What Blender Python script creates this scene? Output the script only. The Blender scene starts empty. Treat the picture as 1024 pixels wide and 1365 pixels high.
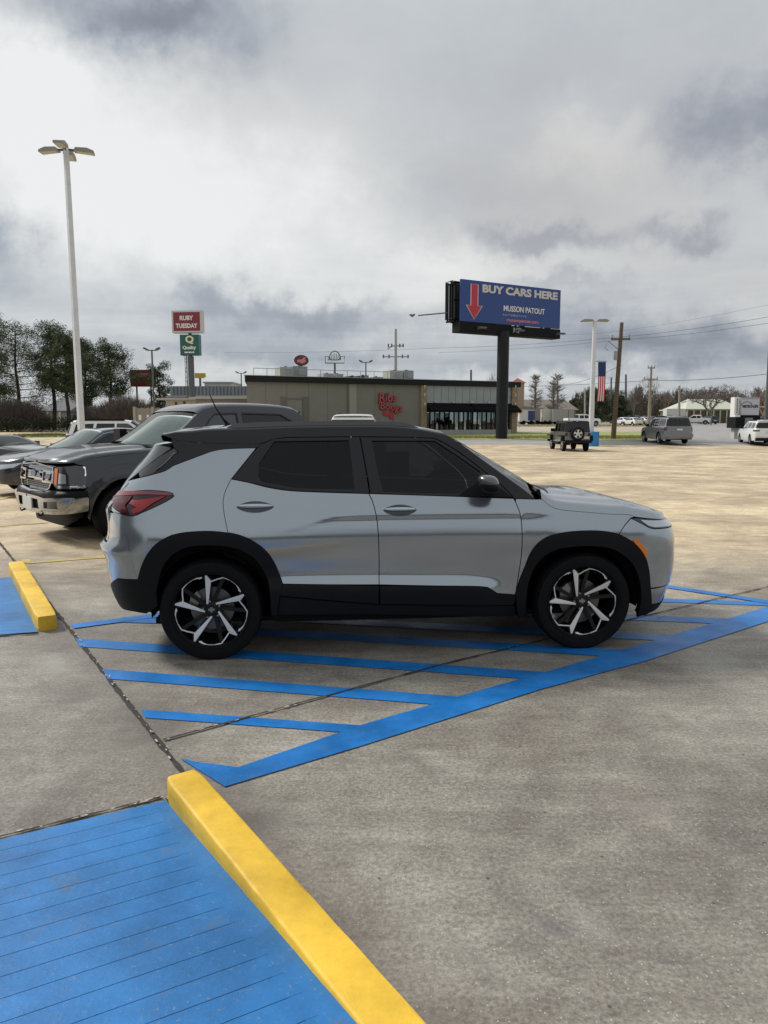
import bpy, bmesh, math, random
from mathutils import Vector, Matrix, noise
from mathutils.geometry import delaunay_2d_cdt
rnd = random.Random(7)
PI = math.pi
R = math.radians
SC = bpy.context.scene
COL = SC.collection

# ------------------------------------------------------------------ camera
CAM_H, PITCH, FPX = 1.656, 0.12473, 985.0
cd = bpy.data.cameras.new('camera'); cam = bpy.data.objects.new('camera', cd); COL.objects.link(cam)
cam.location = (0, 0, CAM_H); cam.rotation_euler = (PI/2 - PITCH, 0, 0)
cd.sensor_fit = 'VERTICAL'; cd.sensor_height = 36; cd.lens = FPX*36/1365
cd.clip_start = .05; cd.clip_end = 4000
SC.camera = cam
SC.view_settings.view_transform = 'Standard'; SC.view_settings.look = 'None'
SC.view_settings.exposure = 0.2; SC.view_settings.gamma = 1
SC.cycles.max_bounces = 8; SC.cycles.transparent_max_bounces = 12

# ------------------------------------------------------------------ sky
SUN_EL, SUN_AZ = 42, -62        # azimuth measured from +Y towards +X
w = bpy.data.worlds.new('World'); SC.world = w; w.use_nodes = True
NT = w.node_tree; NT.nodes.clear()
def nd(t, nt, **k):
    n = nt.nodes.new(t)
    for a, b in k.items(): setattr(n, a, b)
    return n
def build_sky():
    nt = NT; L = nt.links.new
    def mth(op, a, b=None, c=None):
        n = nd('ShaderNodeMath', nt, operation=op)
        for i, v in enumerate((a, b, c)):
            if v is None: continue
            if isinstance(v, (int, float)): n.inputs[i].default_value = v
            else: L(v, n.inputs[i])
        return n.outputs[0]
    out = nd('ShaderNodeOutputWorld', nt); bg = nd('ShaderNodeBackground', nt)
    bg.inputs[1].default_value = .1; L(bg.outputs[0], out.inputs[0])
    sky = nd('ShaderNodeTexSky', nt, sky_type='NISHITA', sun_disc=False)
    sky.sun_elevation = R(SUN_EL); sky.sun_rotation = R(SUN_AZ)
    tc = nd('ShaderNodeTexCoord', nt); sp = nd('ShaderNodeSeparateXYZ', nt); L(tc.outputs['Generated'], sp.inputs[0])
    X, Y, Z = sp.outputs
    az = mth('MULTIPLY', mth('ARCTAN2', X, Y), 180/PI)
    el = mth('MULTIPLY', mth('ARCSINE', Z), 180/PI)
    zz = mth('ADD', mth('MAXIMUM', Z, 0), .13)
    cm = nd('ShaderNodeCombineXYZ', nt)
    L(mth('DIVIDE', X, zz), cm.inputs[0]); L(mth('DIVIDE', Y, zz), cm.inputs[1])
    def noi(vec, scale, det, rough=.55, off=0, dist=0):
        n = nd('ShaderNodeTexNoise', nt); n.inputs['Scale'].default_value = scale; n.inputs['Detail'].default_value = det
        n.inputs['Roughness'].default_value = rough; n.inputs['Distortion'].default_value = dist
        if off:
            a = nd('ShaderNodeVectorMath', nt, operation='ADD'); L(vec, a.inputs[0]); a.inputs[1].default_value = (off, off*.7, 0); vec = a.outputs[0]
        L(vec, n.inputs['Vector']); return n
    P = cm.outputs[0]; G = tc.outputs['Generated']
    n1 = noi(P, .55, 7, .55, 3.1).outputs['Fac']
    n2 = noi(P, 1.6, 8, .6, 11.7, .3).outputs['Fac']
    wv = noi(G, 5.0, 6, .6, 2.3); w2 = noi(G, 14.0, 6, .62, 8.3)
    ws = nd('ShaderNodeSeparateColor', nt); L(wv.outputs['Color'], ws.inputs[0])
    ws2 = nd('ShaderNodeSeparateColor', nt); L(w2.outputs['Color'], ws2.inputs[0])
    def warp(v, a, b, k1, k2): return mth('ADD', mth('MULTIPLY_ADD', mth('SUBTRACT', a, .5), k1, v), mth('MULTIPLY', mth('SUBTRACT', b, .5), k2))
    wa = warp(az, ws.outputs[0], ws2.outputs[0], 16, 9); we = warp(el, ws.outputs[1], ws2.outputs[1], 9, 6)
    val = mth('MULTIPLY_ADD', mth('SUBTRACT', n1, .5), .18, .675)
    val = mth('MULTIPLY_ADD', mth('SUBTRACT', n2, .5), .18, val)
    warm = None
    def blob(a, e, sa, se, k, sharp=1, wp=1):
        A, E_ = (wa, we)
        dx = mth('DIVIDE', mth('SUBTRACT', A, a), sa); dy = mth('DIVIDE', mth('SUBTRACT', E_, e), se)
        d2 = mth('ADD', mth('MULTIPLY', dx, dx), mth('MULTIPLY', dy, dy))
        if sharp != 1: d2 = mth('POWER', d2, sharp)
        return mth('MULTIPLY', mth('POWER', 2.718, mth('MULTIPLY', d2, -1)), k)
    for b in SKYB: val = mth('ADD', val, blob(*b))
    # streaky bands close to the horizon
    cm2 = nd('ShaderNodeCombineXYZ', nt); L(mth('MULTIPLY', az, .035), cm2.inputs[0]); L(mth('MULTIPLY', el, .32), cm2.inputs[1])
    nb = noi(cm2.outputs[0], 1.0, 7, .62, 5.2, .35).outputs['Fac']
    low = mth('MULTIPLY', mth('SUBTRACT', 1, mth('MINIMUM', mth('DIVIDE', mth('MAXIMUM', el, 0), 13), 1)), 1)
    val = mth('ADD', val, mth('MULTIPLY', mth('MULTIPLY', mth('SUBTRACT', nb, .54), 1.0), low))
    cr = nd('ShaderNodeValToRGB', nt); L(val, cr.inputs[0])
    e = cr.color_ramp; e.elements[0].position = .12; e.elements[0].color = (.20, .225, .27, 1)
    e.elements[1].position = .92; e.elements[1].color = (.88, .89, .89, 1)
    for p, c in ((.3, (.315, .345, .40, 1)), (.45, (.42, .45, .50, 1)), (.62, (.57, .60, .625, 1)), (.76, (.71, .73, .735, 1))):
        k = e.elements.new(p); k.color = c
    wm = mth('ADD', blob(14, 16, 13, 6.5, .8), blob(-7, 22, 7, 3.5, .3))
    wm = mth('MINIMUM', mth('ADD', wm, blob(26, 9, 8, 4, .3)), .85)
    mx = nd('ShaderNodeMix', nt, data_type='RGBA', blend_type='MULTIPLY'); L(wm, mx.inputs[0]); L(cr.outputs[0], mx.inputs[6]); mx.inputs[7].default_value = (1.0, .935, .89, 1)
    sc = nd('ShaderNodeMix', nt, data_type='RGBA', blend_type='MULTIPLY'); sc.inputs[0].default_value = 1; L(mx.outputs[2], sc.inputs[6]); sc.inputs[7].default_value = (SKYK*10,)*3+(1,)
    m2 = nd('ShaderNodeMix', nt, data_type='RGBA'); m2.inputs[0].default_value = .96; L(sky.outputs[0], m2.inputs[6]); L(sc.outputs[2], m2.inputs[7])
    sc.clamp_result = False
    L(m2.outputs[2], bg.inputs[0])
SKYK = .85
# (azimuth, elevation, half width, half height, darker/lighter, edge sharpness)
SKYB = [(-16, 26.5, 8, 2.6, -.50, 1), (-26, 20.5, 9, 5, .36, 1), (-10, 16, 10, 5, .24, 1), (6, 19, 9, 6, -.06, 1), (18, 24, 13, 5, -.10, 1), (5, 15.5, 8, 3, -.07, 1),
        (27, 18.5, 5.5, 2.4, -.34, 1), (15, 19.5, 4, 2.5, .12, 1), (12.5, 12.3, 4.2, 1.2, -.25, 1.2), (-7, 6.3, 11, 1.7, -.14, 1), (17, 6.2, 12, 2.2, -.16, 1), (-21, 14.5, 7, 4, .14, 1), (3, 10.5, 9, 1.5, .10, 1), (21.5, 12.6, 3.4, 1.1, -.24, 1.2), (5, 8.6, 7, 2.2, .16, 1),
        (-12, 8.2, 3.8, 1.5, -.30, 1.2), (-5.8, 7.8, 3.6, 1.2, -.26, 1.2), (-8, 5.2, 9, 1.0, -.18, 1), (-27.5, 11.0, 2.0, 1.5, -.28, 1.2), (-28, 8.6, 2.5, 1.0, -.12, 1),
        (21, 4.8, 13, 1.6, -.28, 1.2), (14, 8.8, 4, .7, -.14, 1.2), (-16, 12, 10, 3, .10, 1), (4, 3.4, 11, 1.1, -.14, 1), (24, 2.0, 8, .9, -.16, 1), (12, 2.6, 8, .6, .16, 1), (-12, 2.6, 9, .8, .12, 1), (27, 7.5, 5, 1.5, .10, 1)]
build_sky()
ld = bpy.data.lights.new('sun', 'SUN'); ld.energy = 2.75; ld.angle = R(12); ld.color = (1, .965, .91)
sun = bpy.data.objects.new('sun', ld); COL.objects.link(sun)
sdir = Vector((math.sin(R(SUN_AZ))*math.cos(R(SUN_EL)), math.cos(R(SUN_AZ))*math.cos(R(SUN_EL)), math.sin(R(SUN_EL))))
sun.rotation_euler = sdir.to_track_quat('Z', 'Y').to_euler(); sun.location = (0, 0, 30)

# ------------------------------------------------------------------ helpers
GK = [(-80, 0), (12, 0), (22, -.08), (34, -.22), (46, -.27), (53, -.18), (60, .10), (80, .15), (150, .62), (400, .8), (900, .8)]
def gz(y):
    for (a, b), (c, d) in zip(GK, GK[1:]):
        if y <= c: return b + (d-b)*max(0, (y-a))/(c-a)
    return GK[-1][1]
cP, sP = math.cos(PITCH), math.sin(PITCH)
def ray(px, py):
    a, b, c = (px-512)/FPX, 1.0, -(py-682.5)/FPX
    return Vector((a, b*cP + c*sP, -b*sP + c*cP))
def G(px, py, z=0.0):              # a point seen in the photograph, on the plane at height z
    d = ray(px, py); t = (z-CAM_H)/d.z
    return Vector((d.x*t, d.y*t, z))
def at(px, py, Y):                 # ... and at distance Y
    d = ray(px, py); t = Y/d.y
    return Vector((d.x*t, Y, CAM_H + d.z*t))
def ax(px, Y, py=559): return at(px, py, Y).x

MATS = {}
def mat(name, col=(.5, .5, .5), rough=.6, metal=0, spec=.5, coat=0, emit=None, es=0, alpha=None, var=0, vs=6, bump=0, bs=40, col2=None, trans=0):
    if name in MATS: return MATS[name]
    m = bpy.data.materials.new(name); m.use_nodes = True; MATS[name] = m
    nt = m.node_tree; b = nt.nodes['Principled BSDF']; L = nt.links.new
    b.inputs['Base Color'].default_value = (*col, 1); b.inputs['Roughness'].default_value = rough
    b.inputs['Metallic'].default_value = metal; b.inputs['Specular IOR Level'].default_value = spec
    b.inputs['Coat Weight'].default_value = coat; b.inputs['Coat Roughness'].default_value = .04
    b.inputs['Transmission Weight'].default_value = trans
    if emit: b.inputs['Emission Color'].default_value = (*emit, 1); b.inputs['Emission Strength'].default_value = es
    if var or bump or col2:
        tc = nd('ShaderNodeTexCoord', nt)
        n = nd('ShaderNodeTexNoise', nt); n.inputs['Scale'].default_value = vs; n.inputs['Detail'].default_value = 6; n.inputs['Roughness'].default_value = .65
        L(tc.outputs['Object'], n.inputs['Vector'])
        mx = nd('ShaderNodeMix', nt, data_type='RGBA'); r = nd('ShaderNodeMapRange', nt)
        r.inputs[1].default_value = .3; r.inputs[2].default_value = .7; L(n.outputs['Fac'], r.inputs[0]); L(r.outputs[0], mx.inputs[0])
        mx.inputs[6].default_value = (*[c*(1-var) for c in col], 1); mx.inputs[7].default_value = (*(col2 or [min(1, c*(1+var)) for c in col]), 1)
        L(mx.outputs[2], b.inputs['Base Color'])
        if bump:
            n2 = nd('ShaderNodeTexNoise', nt); n2.inputs['Scale'].default_value = bs; n2.inputs['Detail'].default_value = 4; L(tc.outputs['Object'], n2.inputs['Vector'])
            bp = nd('ShaderNodeBump', nt); bp.inputs['Strength'].default_value = bump; bp.inputs['Distance'].default_value = .01
            L(n2.outputs['Fac'], bp.inputs['Height']); L(bp.outputs[0], b.inputs['Normal'])
    return m
def glass(name, tint, ior=1.5, rough=.02):          # see-through car and shop glass
    if name in MATS: return MATS[name]
    m = bpy.data.materials.new(name); m.use_nodes = True; MATS[name] = m; nt = m.node_tree; nt.nodes.clear()
    o = nd('ShaderNodeOutputMaterial', nt); t = nd('ShaderNodeBsdfTransparent', nt); t.inputs[0].default_value = (*tint, 1)
    g = nd('ShaderNodeBsdfGlossy', nt); g.inputs['Roughness'].default_value = rough; f = nd('ShaderNodeFresnel', nt); f.inputs[0].default_value = ior
    x = nd('ShaderNodeMixShader', nt); L = nt.links.new
    L(f.outputs[0], x.inputs[0]); L(t.outputs[0], x.inputs[1]); L(g.outputs[0], x.inputs[2]); L(x.outputs[0], o.inputs[0])
    return m

def link(name, me, m=None, parent=None, loc=None):
    o = bpy.data.objects.new(name, me); COL.objects.link(o)
    if m is not None and me is not None: me.materials.append(m)
    if parent: o.parent = parent
    if loc: o.location = loc
    return o
def obj(name, bm, m=None, parent=None, smooth=False, bev=0, seg=2, mats=None, ang=35):
    if bev:
        bmesh.ops.bevel(bm, geom=[e for e in bm.edges if len(e.link_faces) == 2 and e.calc_face_angle(0) > .5], offset=bev, segments=seg, affect='EDGES', profile=.6)
    me = bpy.data.meshes.new(name); 
    bmesh.ops.recalc_face_normals(bm, faces=bm.faces[:])
    bm.to_mesh(me); bm.free()
    if smooth or bev:
        me.polygons.foreach_set('use_smooth', [True]*len(me.polygons))
        me.set_sharp_from_angle(angle=R(ang))
    o = link(name, me, m, parent)
    for x in mats or []: me.materials.append(x)
    return o
def tag(o, label=None, cat=None, group=None, kind=None):
    if label: o['label'] = label
    if cat: o['category'] = cat
    if group: o['group'] = group
    if kind: o['kind'] = kind
    return o
def empty(name, label, cat, loc=(0, 0, 0), rz=0, group=None):
    o = bpy.data.objects.new(name, None); COL.objects.link(o); o.location = loc; o.rotation_euler = (0, 0, rz)
    o.empty_display_size = .3
    return tag(o, label, cat, group)
def copy_tree(o, parent=None):
    c = o.copy(); COL.objects.link(c); c.parent = parent
    for ch in KIDS(o): copy_tree(ch, c)
    return c
def KIDS(o): return [x for x in bpy.data.objects if x.parent == o]
def B(): return bmesh.new()
def box(bm, x0, x1, y0, y1, z0, z1, mi=0, M=None):
    v = [bm.verts.new((x, y, z)) for x in (x0, x1) for y in (y0, y1) for z in (z0, z1)]
    if M:
        for q in v: q.co = M @ q.co
    for f in ((0, 1, 3, 2), (4, 6, 7, 5), (0, 4, 5, 1), (2, 3, 7, 6), (0, 2, 6, 4), (1, 5, 7, 3)):
        bm.faces.new([v[i] for i in f]).material_index = mi
    return v
def tube(bm, pts, r, n=8, r2=None, cap=True, mi=0):
    pts = [Vector(p) for p in pts]; rings = []
    up = Vector((0, 0, 1))
    for i, p in enumerate(pts):
        t = (pts[min(i+1, len(pts)-1)] - pts[max(i-1, 0)]).normalized()
        a = t.cross(up if abs(t.z) < .95 else Vector((1, 0, 0))).normalized(); b = t.cross(a)
        rr = r[i] if isinstance(r, (list, tuple)) else (r if r2 is None else r + (r2-r)*i/(len(pts)-1))
        rings.append([bm.verts.new(p + (a*math.cos(2*PI*k/n) + b*math.sin(2*PI*k/n))*rr) for k in range(n)])
    for q, s in zip(rings, rings[1:]):
        for k in range(n): bm.faces.new((q[k], q[(k+1) % n], s[(k+1) % n], s[k])).material_index = mi
    if cap and n > 2:
        bm.faces.new(rings[0]).material_index = mi; bm.faces.new(rings[-1][::-1]).material_index = mi
def lathe(bm, prof, n=48, axis='Y', cx=0, cz=0, mi=0):      # prof: (radius, along)
    rings = []
    for r, a in prof:
        ring = []
        for k in range(n):
            t = 2*PI*k/n
            if axis == 'Y': ring.append(bm.verts.new((cx + r*math.cos(t), a, cz + r*math.sin(t))))
            else: ring.append(bm.verts.new((cx + r*math.cos(t), cz + r*math.sin(t), a)))
        rings.append(ring)
    for q, s in zip(rings, rings[1:]):
        for k in range(n):
            bm.faces.new((q[k], q[(k+1) % n], s[(k+1) % n], s[k])).material_index = mi
def prism(bm, poly, y0, y1, mi=0, M=None, axis='Y'):       # extrude a polygon given in x,z (or x,y when axis Z)
    def mk(p, a): return bm.verts.new((p[0], a, p[1]) if axis == 'Y' else ((p[0], p[1], a) if axis == 'Z' else (a, p[0], p[1])))
    A = [mk(p, y0) for p in poly]; C = [mk(p, y1) for p in poly]
    if M:
        for q in A+C: q.co = M @ q.co
    n = len(poly)
    bm.faces.new(A).material_index = mi; bm.faces.new(C[::-1]).material_index = mi
    for i in range(n): bm.faces.new((A[i], C[i], C[(i+1) % n], A[(i+1) % n])).material_index = mi
def text(name, s, size, m, parent, M, align='CENTER', extr=.01, bold=0, xs=1, fw=None, fh=None):
    cu = bpy.data.curves.new(name, 'FONT'); cu.body = s; cu.size = size; cu.align_x = align; cu.align_y = 'CENTER'; cu.extrude = extr; cu.offset = bold
    cu.resolution_u = 3
    t = bpy.data.objects.new(name, cu); COL.objects.link(t); bpy.context.view_layer.update()
    me = bpy.data.meshes.new_from_object(t.evaluated_get(bpy.context.evaluated_depsgraph_get())); bpy.data.objects.remove(t)
    if fw:                                  # fit to a width and a height, centred
        X_ = [v.co.x for v in me.vertices]; Y_ = [v.co.y for v in me.vertices]; ax_, ay_ = fw/(max(X_)-min(X_)), (fh or fw)/(max(Y_)-min(Y_))
        me.transform(Matrix.Diagonal((ax_, ay_ if fh else ax_, 1, 1)) @ Matrix.Translation((-(max(X_)+min(X_))/2, -(max(Y_)+min(Y_))/2, 0)))
    me.transform(M @ Matrix.Diagonal((xs, 1, 1, 1))); me.materials.clear()
    return link(name, me, m, parent)
def MX(loc, rz=0, rx=0, ry=0, s=1):
    return Matrix.Translation(loc) @ Matrix.Rotation(rz, 4, 'Z') @ Matrix.Rotation(ry, 4, 'Y') @ Matrix.Rotation(rx, 4, 'X') @ Matrix.Scale(s, 4)
UPR = R(90)
def lerpk(K, x):
    if x <= K[0][0]: return K[0][1]
    for (a, b), (c, d) in zip(K, K[1:]):
        if x <= c: return b + (d-b)*(x-a)/(c-a)
    return K[-1][1]
def smk(K, x):                     # smooth (monotone hermite) interpolation
    if x <= K[0][0]: return K[0][1]
    if x >= K[-1][0]: return K[-1][1]
    i = next(i for i in range(len(K)-1) if x <= K[i+1][0])
    def sl(j):
        if j <= 0 or j >= len(K)-1: return 0 if False else (K[min(j+1, len(K)-1)][1]-K[max(j-1, 0)][1])/(K[min(j+1, len(K)-1)][0]-K[max(j-1, 0)][0])
        a = (K[j][1]-K[j-1][1])/(K[j][0]-K[j-1][0]); b = (K[j+1][1]-K[j][1])/(K[j+1][0]-K[j][0])
        return 0 if a*b <= 0 else 2*a*b/(a+b)
    h = K[i+1][0]-K[i][0]; t = (x-K[i][0])/h; m0, m1 = sl(i)*h, sl(i+1)*h
    return (2*t**3-3*t*t+1)*K[i][1] + (t**3-2*t*t+t)*m0 + (3*t*t-2*t**3)*K[i+1][1] + (t**3-t*t)*m1
def sst(a, b, x):
    t = min(1, max(0, (x-a)/(b-a))); return t*t*(3-2*t)

# ------------------------------------------------------------------ ground
def concrete(name='concrete'):
    m = bpy.data.materials.new(name); m.use_nodes = True; nt = m.node_tree; b = nt.nodes['Principled BSDF']; L = nt.links.new
    tc = nd('ShaderNodeTexCoord', nt); O = tc.outputs['Object']
    def noi(sc, det, rough=.6, vec=O, dist=0, st=None):
        if st:
            mp = nd('ShaderNodeMapping', nt); mp.inputs['Scale'].default_value = st; mp.inputs['Rotation'].default_value = (0, 0, R(54)); L(vec, mp.inputs[0]); vec = mp.outputs[0]
        n = nd('ShaderNodeTexNoise', nt); n.inputs['Scale'].default_value = sc; n.inputs['Detail'].default_value = det; n.inputs['Roughness'].default_value = rough; n.inputs['Distortion'].default_value = dist
        L(vec, n.inputs['Vector']); return n.outputs['Fac']
    def rmp(f, a, b_, c=0, d=1):
        r = nd('ShaderNodeMapRange', nt); r.inputs[1].default_value = a; r.inputs[2].default_value = b_; r.inputs[3].default_value = c; r.inputs[4].default_value = d; L(f, r.inputs[0]); return r.outputs[0]
    def mix(f, a, c, bt='MIX'):
        x = nd('ShaderNodeMix', nt, data_type='RGBA', blend_type=bt)
        if isinstance(f, (int, float)): x.inputs[0].default_value = f
        else: L(f, x.inputs[0])
        for i, v in ((6, a), (7, c)):
            if isinstance(v, tuple): x.inputs[i].default_value = (*v, 1)
            else: L(v, x.inputs[i])
        return x.outputs[2]
    sp = nd('ShaderNodeSeparateXYZ', nt); L(O, sp.inputs[0])
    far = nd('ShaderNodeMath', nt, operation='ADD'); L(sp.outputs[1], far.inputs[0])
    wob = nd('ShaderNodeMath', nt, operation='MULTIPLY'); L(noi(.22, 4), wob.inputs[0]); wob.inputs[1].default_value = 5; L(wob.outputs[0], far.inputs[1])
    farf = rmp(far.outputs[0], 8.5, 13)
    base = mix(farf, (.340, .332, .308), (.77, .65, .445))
    # broad stains, brushed streaks, fine sand
    c = mix(rmp(noi(.55, 7, .66, dist=.4), .40, .66), (.62, .585, .56), (1.12, 1.10, 1.07))
    col = mix(1.0, base, c, 'MULTIPLY')
    c2 = mix(rmp(noi(3.4, 9, .78, dist=.5), .36, .66), (.68, .655, .64), (1.18, 1.18, 1.17)); col = mix(.8, col, c2, 'MULTIPLY')
    c3 = mix(rmp(noi(1.2, 6, .7, st=(1, 7, 1)), .36, .66), (.78, .76, .74), (1.13, 1.13, 1.12)); col = mix(.8, col, c3, 'MULTIPLY')
    c3b = mix(rmp(noi(.16, 5, .65, st=(.6, 5, 1)), .38, .62), (.76, .74, .74), (1.12, 1.11, 1.10)); col = mix(.5, col, c3b, 'MULTIPLY')
    c4 = mix(rmp(noi(55, 6, .8), .38, .64), (.50, .49, .48), (1.46, 1.46, 1.44)); col = mix(.8, col, c4, 'MULTIPLY')
    v = nd('ShaderNodeTexVoronoi', nt); v.inputs['Scale'].default_value = 95; L(O, v.inputs['Vector'])
    sc_ = nd('ShaderNodeSeparateColor', nt); L(v.outputs['Color'], sc_.inputs[0])
    pb = nd('ShaderNodeMath', nt, operation='MULTIPLY'); L(rmp(v.outputs['Distance'], .22, .30, 1, 0), pb.inputs[0]); L(rmp(sc_.outputs[0], .90, .93), pb.inputs[1])
    col = mix(pb.outputs[0], col, (.48, .465, .43))
    v2 = nd('ShaderNodeTexVoronoi', nt); v2.inputs['Scale'].default_value = 22; L(O, v2.inputs['Vector'])
    sc2 = nd('ShaderNodeSeparateColor', nt); L(v2.outputs['Color'], sc2.inputs[0])
    pb2 = nd('ShaderNodeMath', nt, operation='MULTIPLY'); L(rmp(v2.outputs['Distance'], .10, .2, .8, 0), pb2.inputs[0]); L(rmp(sc2.outputs[1], .965, .97), pb2.inputs[1])
    col = mix(pb2.outputs[0], col, (.05, .045, .04))
    # dark grime along the apron joint
    jx = nd('ShaderNodeVectorMath', nt, operation='DOT_PRODUCT'); L(O, jx.inputs[0]); jx.inputs[1].default_value = (JN.x, JN.y, 0)
    jd = nd('ShaderNodeMath', nt, operation='SUBTRACT'); L(jx.outputs['Value'], jd.inputs[0]); jd.inputs[1].default_value = JD
    ja = nd('ShaderNodeMath', nt, operation='ABSOLUTE'); L(jd.outputs[0], ja.inputs[0])
    nn = nd('ShaderNodeMath', nt, operation='MULTIPLY_ADD'); L(noi(1.7, 7, .7), nn.inputs[0]); nn.inputs[1].default_value = -1.5; L(ja.outputs[0], nn.inputs[2])
    gf = rmp(nn.outputs[0], -.90, -.30, .62, 0); gm = nd('ShaderNodeMath', nt, operation='MULTIPLY'); L(gf, gm.inputs[0]); L(rmp(farf, 0, 1, 1, 0), gm.inputs[1])
    col = mix(gm.outputs[0], col, (.125, .108, .092))
    stn = noi(4.5, 8, .75); stn2 = noi(1.6, 6, .7)
    for px, py, rx, ry, k_, cc in STAINS:
        g_ = G(px, py); vv = nd('ShaderNodeVectorMath', nt, operation='SUBTRACT'); L(O, vv.inputs[0]); vv.inputs[1].default_value = (g_.x, g_.y, 0)
        mp = nd('ShaderNodeMapping', nt); mp.inputs['Rotation'].default_value = (0, 0, R(54)); L(vv.outputs[0], mp.inputs[0])
        m2_ = nd('ShaderNodeVectorMath', nt, operation='MULTIPLY'); L(mp.outputs[0], m2_.inputs[0]); m2_.inputs[1].default_value = (1/rx, 1/ry, 0)
        ln = nd('ShaderNodeVectorMath', nt, operation='LENGTH'); L(m2_.outputs[0], ln.inputs[0])
        ad = nd('ShaderNodeMath', nt, operation='MULTIPLY_ADD'); L(stn, ad.inputs[0]); ad.inputs[1].default_value = 2.2; L(ln.outputs['Value'], ad.inputs[2])
        ad2 = nd('ShaderNodeMath', nt, operation='MULTIPLY_ADD'); L(stn2, ad2.inputs[0]); ad2.inputs[1].default_value = 1.8; L(ad.outputs[0], ad2.inputs[2])
        col = mix(rmp(ad2.outputs[0], 1.75, 2.75, k_, 0), col, cc)
    L(col, b.inputs['Base Color'])
    L(rmp(noi(1.5, 5), .3, .7, .50, .68), b.inputs['Roughness']); b.inputs['Specular IOR Level'].default_value = .45
    bp = nd('ShaderNodeBump', nt); bp.inputs['Strength'].default_value = .5; bp.inputs['Distance'].default_value = .004; L(noi(70, 5, .75), bp.inputs['Height']); L(bp.outputs[0], b.inputs['Normal'])
    return m
JA, JB = G(90, 835), G(240, 1025)          # joint between apron and lot
JU = (JB-JA).normalized(); JN = Vector((-JU.y, JU.x, 0)); JD = JN.dot(JA)
DK, LT = (.10, .088, .08), (.42, .42, .38)
STAINS = [(335, 1095, .55, .30, .62, DK), (420, 1210, .5, .16, .45, DK), (735, 1235, .10, .06, .7, (.10, .10, .12)), (890, 1265, .22, .12, .5, DK), (790, 1235, .14, .10, .45, LT), (640, 1290, .25, .12, .35, DK), (90, 925, .8, .22, .6, DK), (170, 960, .5, .3, .5, DK), (40, 1060, .6, .3, .4, DK), (70, 880, .7, .18, .5, LT),
          (480, 905, .5, .2, .4, DK), (330, 960, .5, .2, .4, DK), (110, 775, .8, .4, .6, DK), (960, 880, .5, .4, .4, LT), (560, 1020, .35, .1, .5, DK), (860, 1080, .3, .2, .3, (.30, .24, .22)), (60, 735, .8, .3, .55, DK), (240, 900, .4, .3, .35, DK)]
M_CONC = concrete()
YS = sorted(set([k[0] for k in GK] + [-30, -10, 0, 3, 6, 100, 200, 250, 300, 600]))
XS = [-900, -300, -100, -50, -25, -12, -6, 0, 6, 12, 25, 50, 100, 300, 900]
bm = B(); gv = [[bm.verts.new((x, y, gz(y))) for x in XS] for y in YS]
for i in range(len(YS)-1):
    for j in range(len(XS)-1): bm.faces.new((gv[i][j], gv[i][j+1], gv[i+1][j+1], gv[i+1][j]))
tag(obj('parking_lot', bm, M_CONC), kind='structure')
def sheet(name, poly, m, lift, kind='structure', **k):      # flat sheet following the ground; poly in x,y
    bm = B(); pts = [Vector((p[0], p[1])) for p in poly]
    fs = [bm.faces.new([bm.verts.new((p.x, p.y, 0)) for p in pts])]
    for ky, _ in GK:
        bmesh.ops.bisect_plane(bm, geom=bm.verts[:]+bm.edges[:]+bm.faces[:], plane_co=(0, ky, 0), plane_no=(0, 1, 0))
    for v in bm.verts: v.co.z = gz(v.co.y) + lift
    bm.normal_update()
    for f in bm.faces:
        if f.normal.z < 0: f.normal_flip()
    me = bpy.data.meshes.new(name); bm.to_mesh(me); bm.free()
    o = link(name, me, m)
    if kind: o['kind'] = kind
    return o
def strip(bm, pts, w0, z, jit=0, seed=0):                    # ragged ribbon
    r = random.Random(seed); P = []
    for a, b in zip(pts, pts[1:]):
        n = max(1, int((b-a).length/.04))
        P += [a + (b-a)*i/n for i in range(n)]
    P.append(pts[-1]); pr = None
    for i, p in enumerate(P):
        t = (P[min(i+1, len(P)-1)] - P[max(i-1, 0)]).normalized(); n = Vector((-t.y, t.x, 0))
        w = w0*(1 + jit*(noise.noise(Vector((p.x*9, p.y*9, seed)))*2 + r.uniform(-.3, .3)))*.5
        q = (bm.verts.new((*(p+n*w).xy, gz(p.y)+z)), bm.verts.new((*(p-n*w).xy, gz(p.y)+z)))
        if pr: bm.faces.new((pr[0], pr[1], q[1], q[0]))
        pr = q
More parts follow.
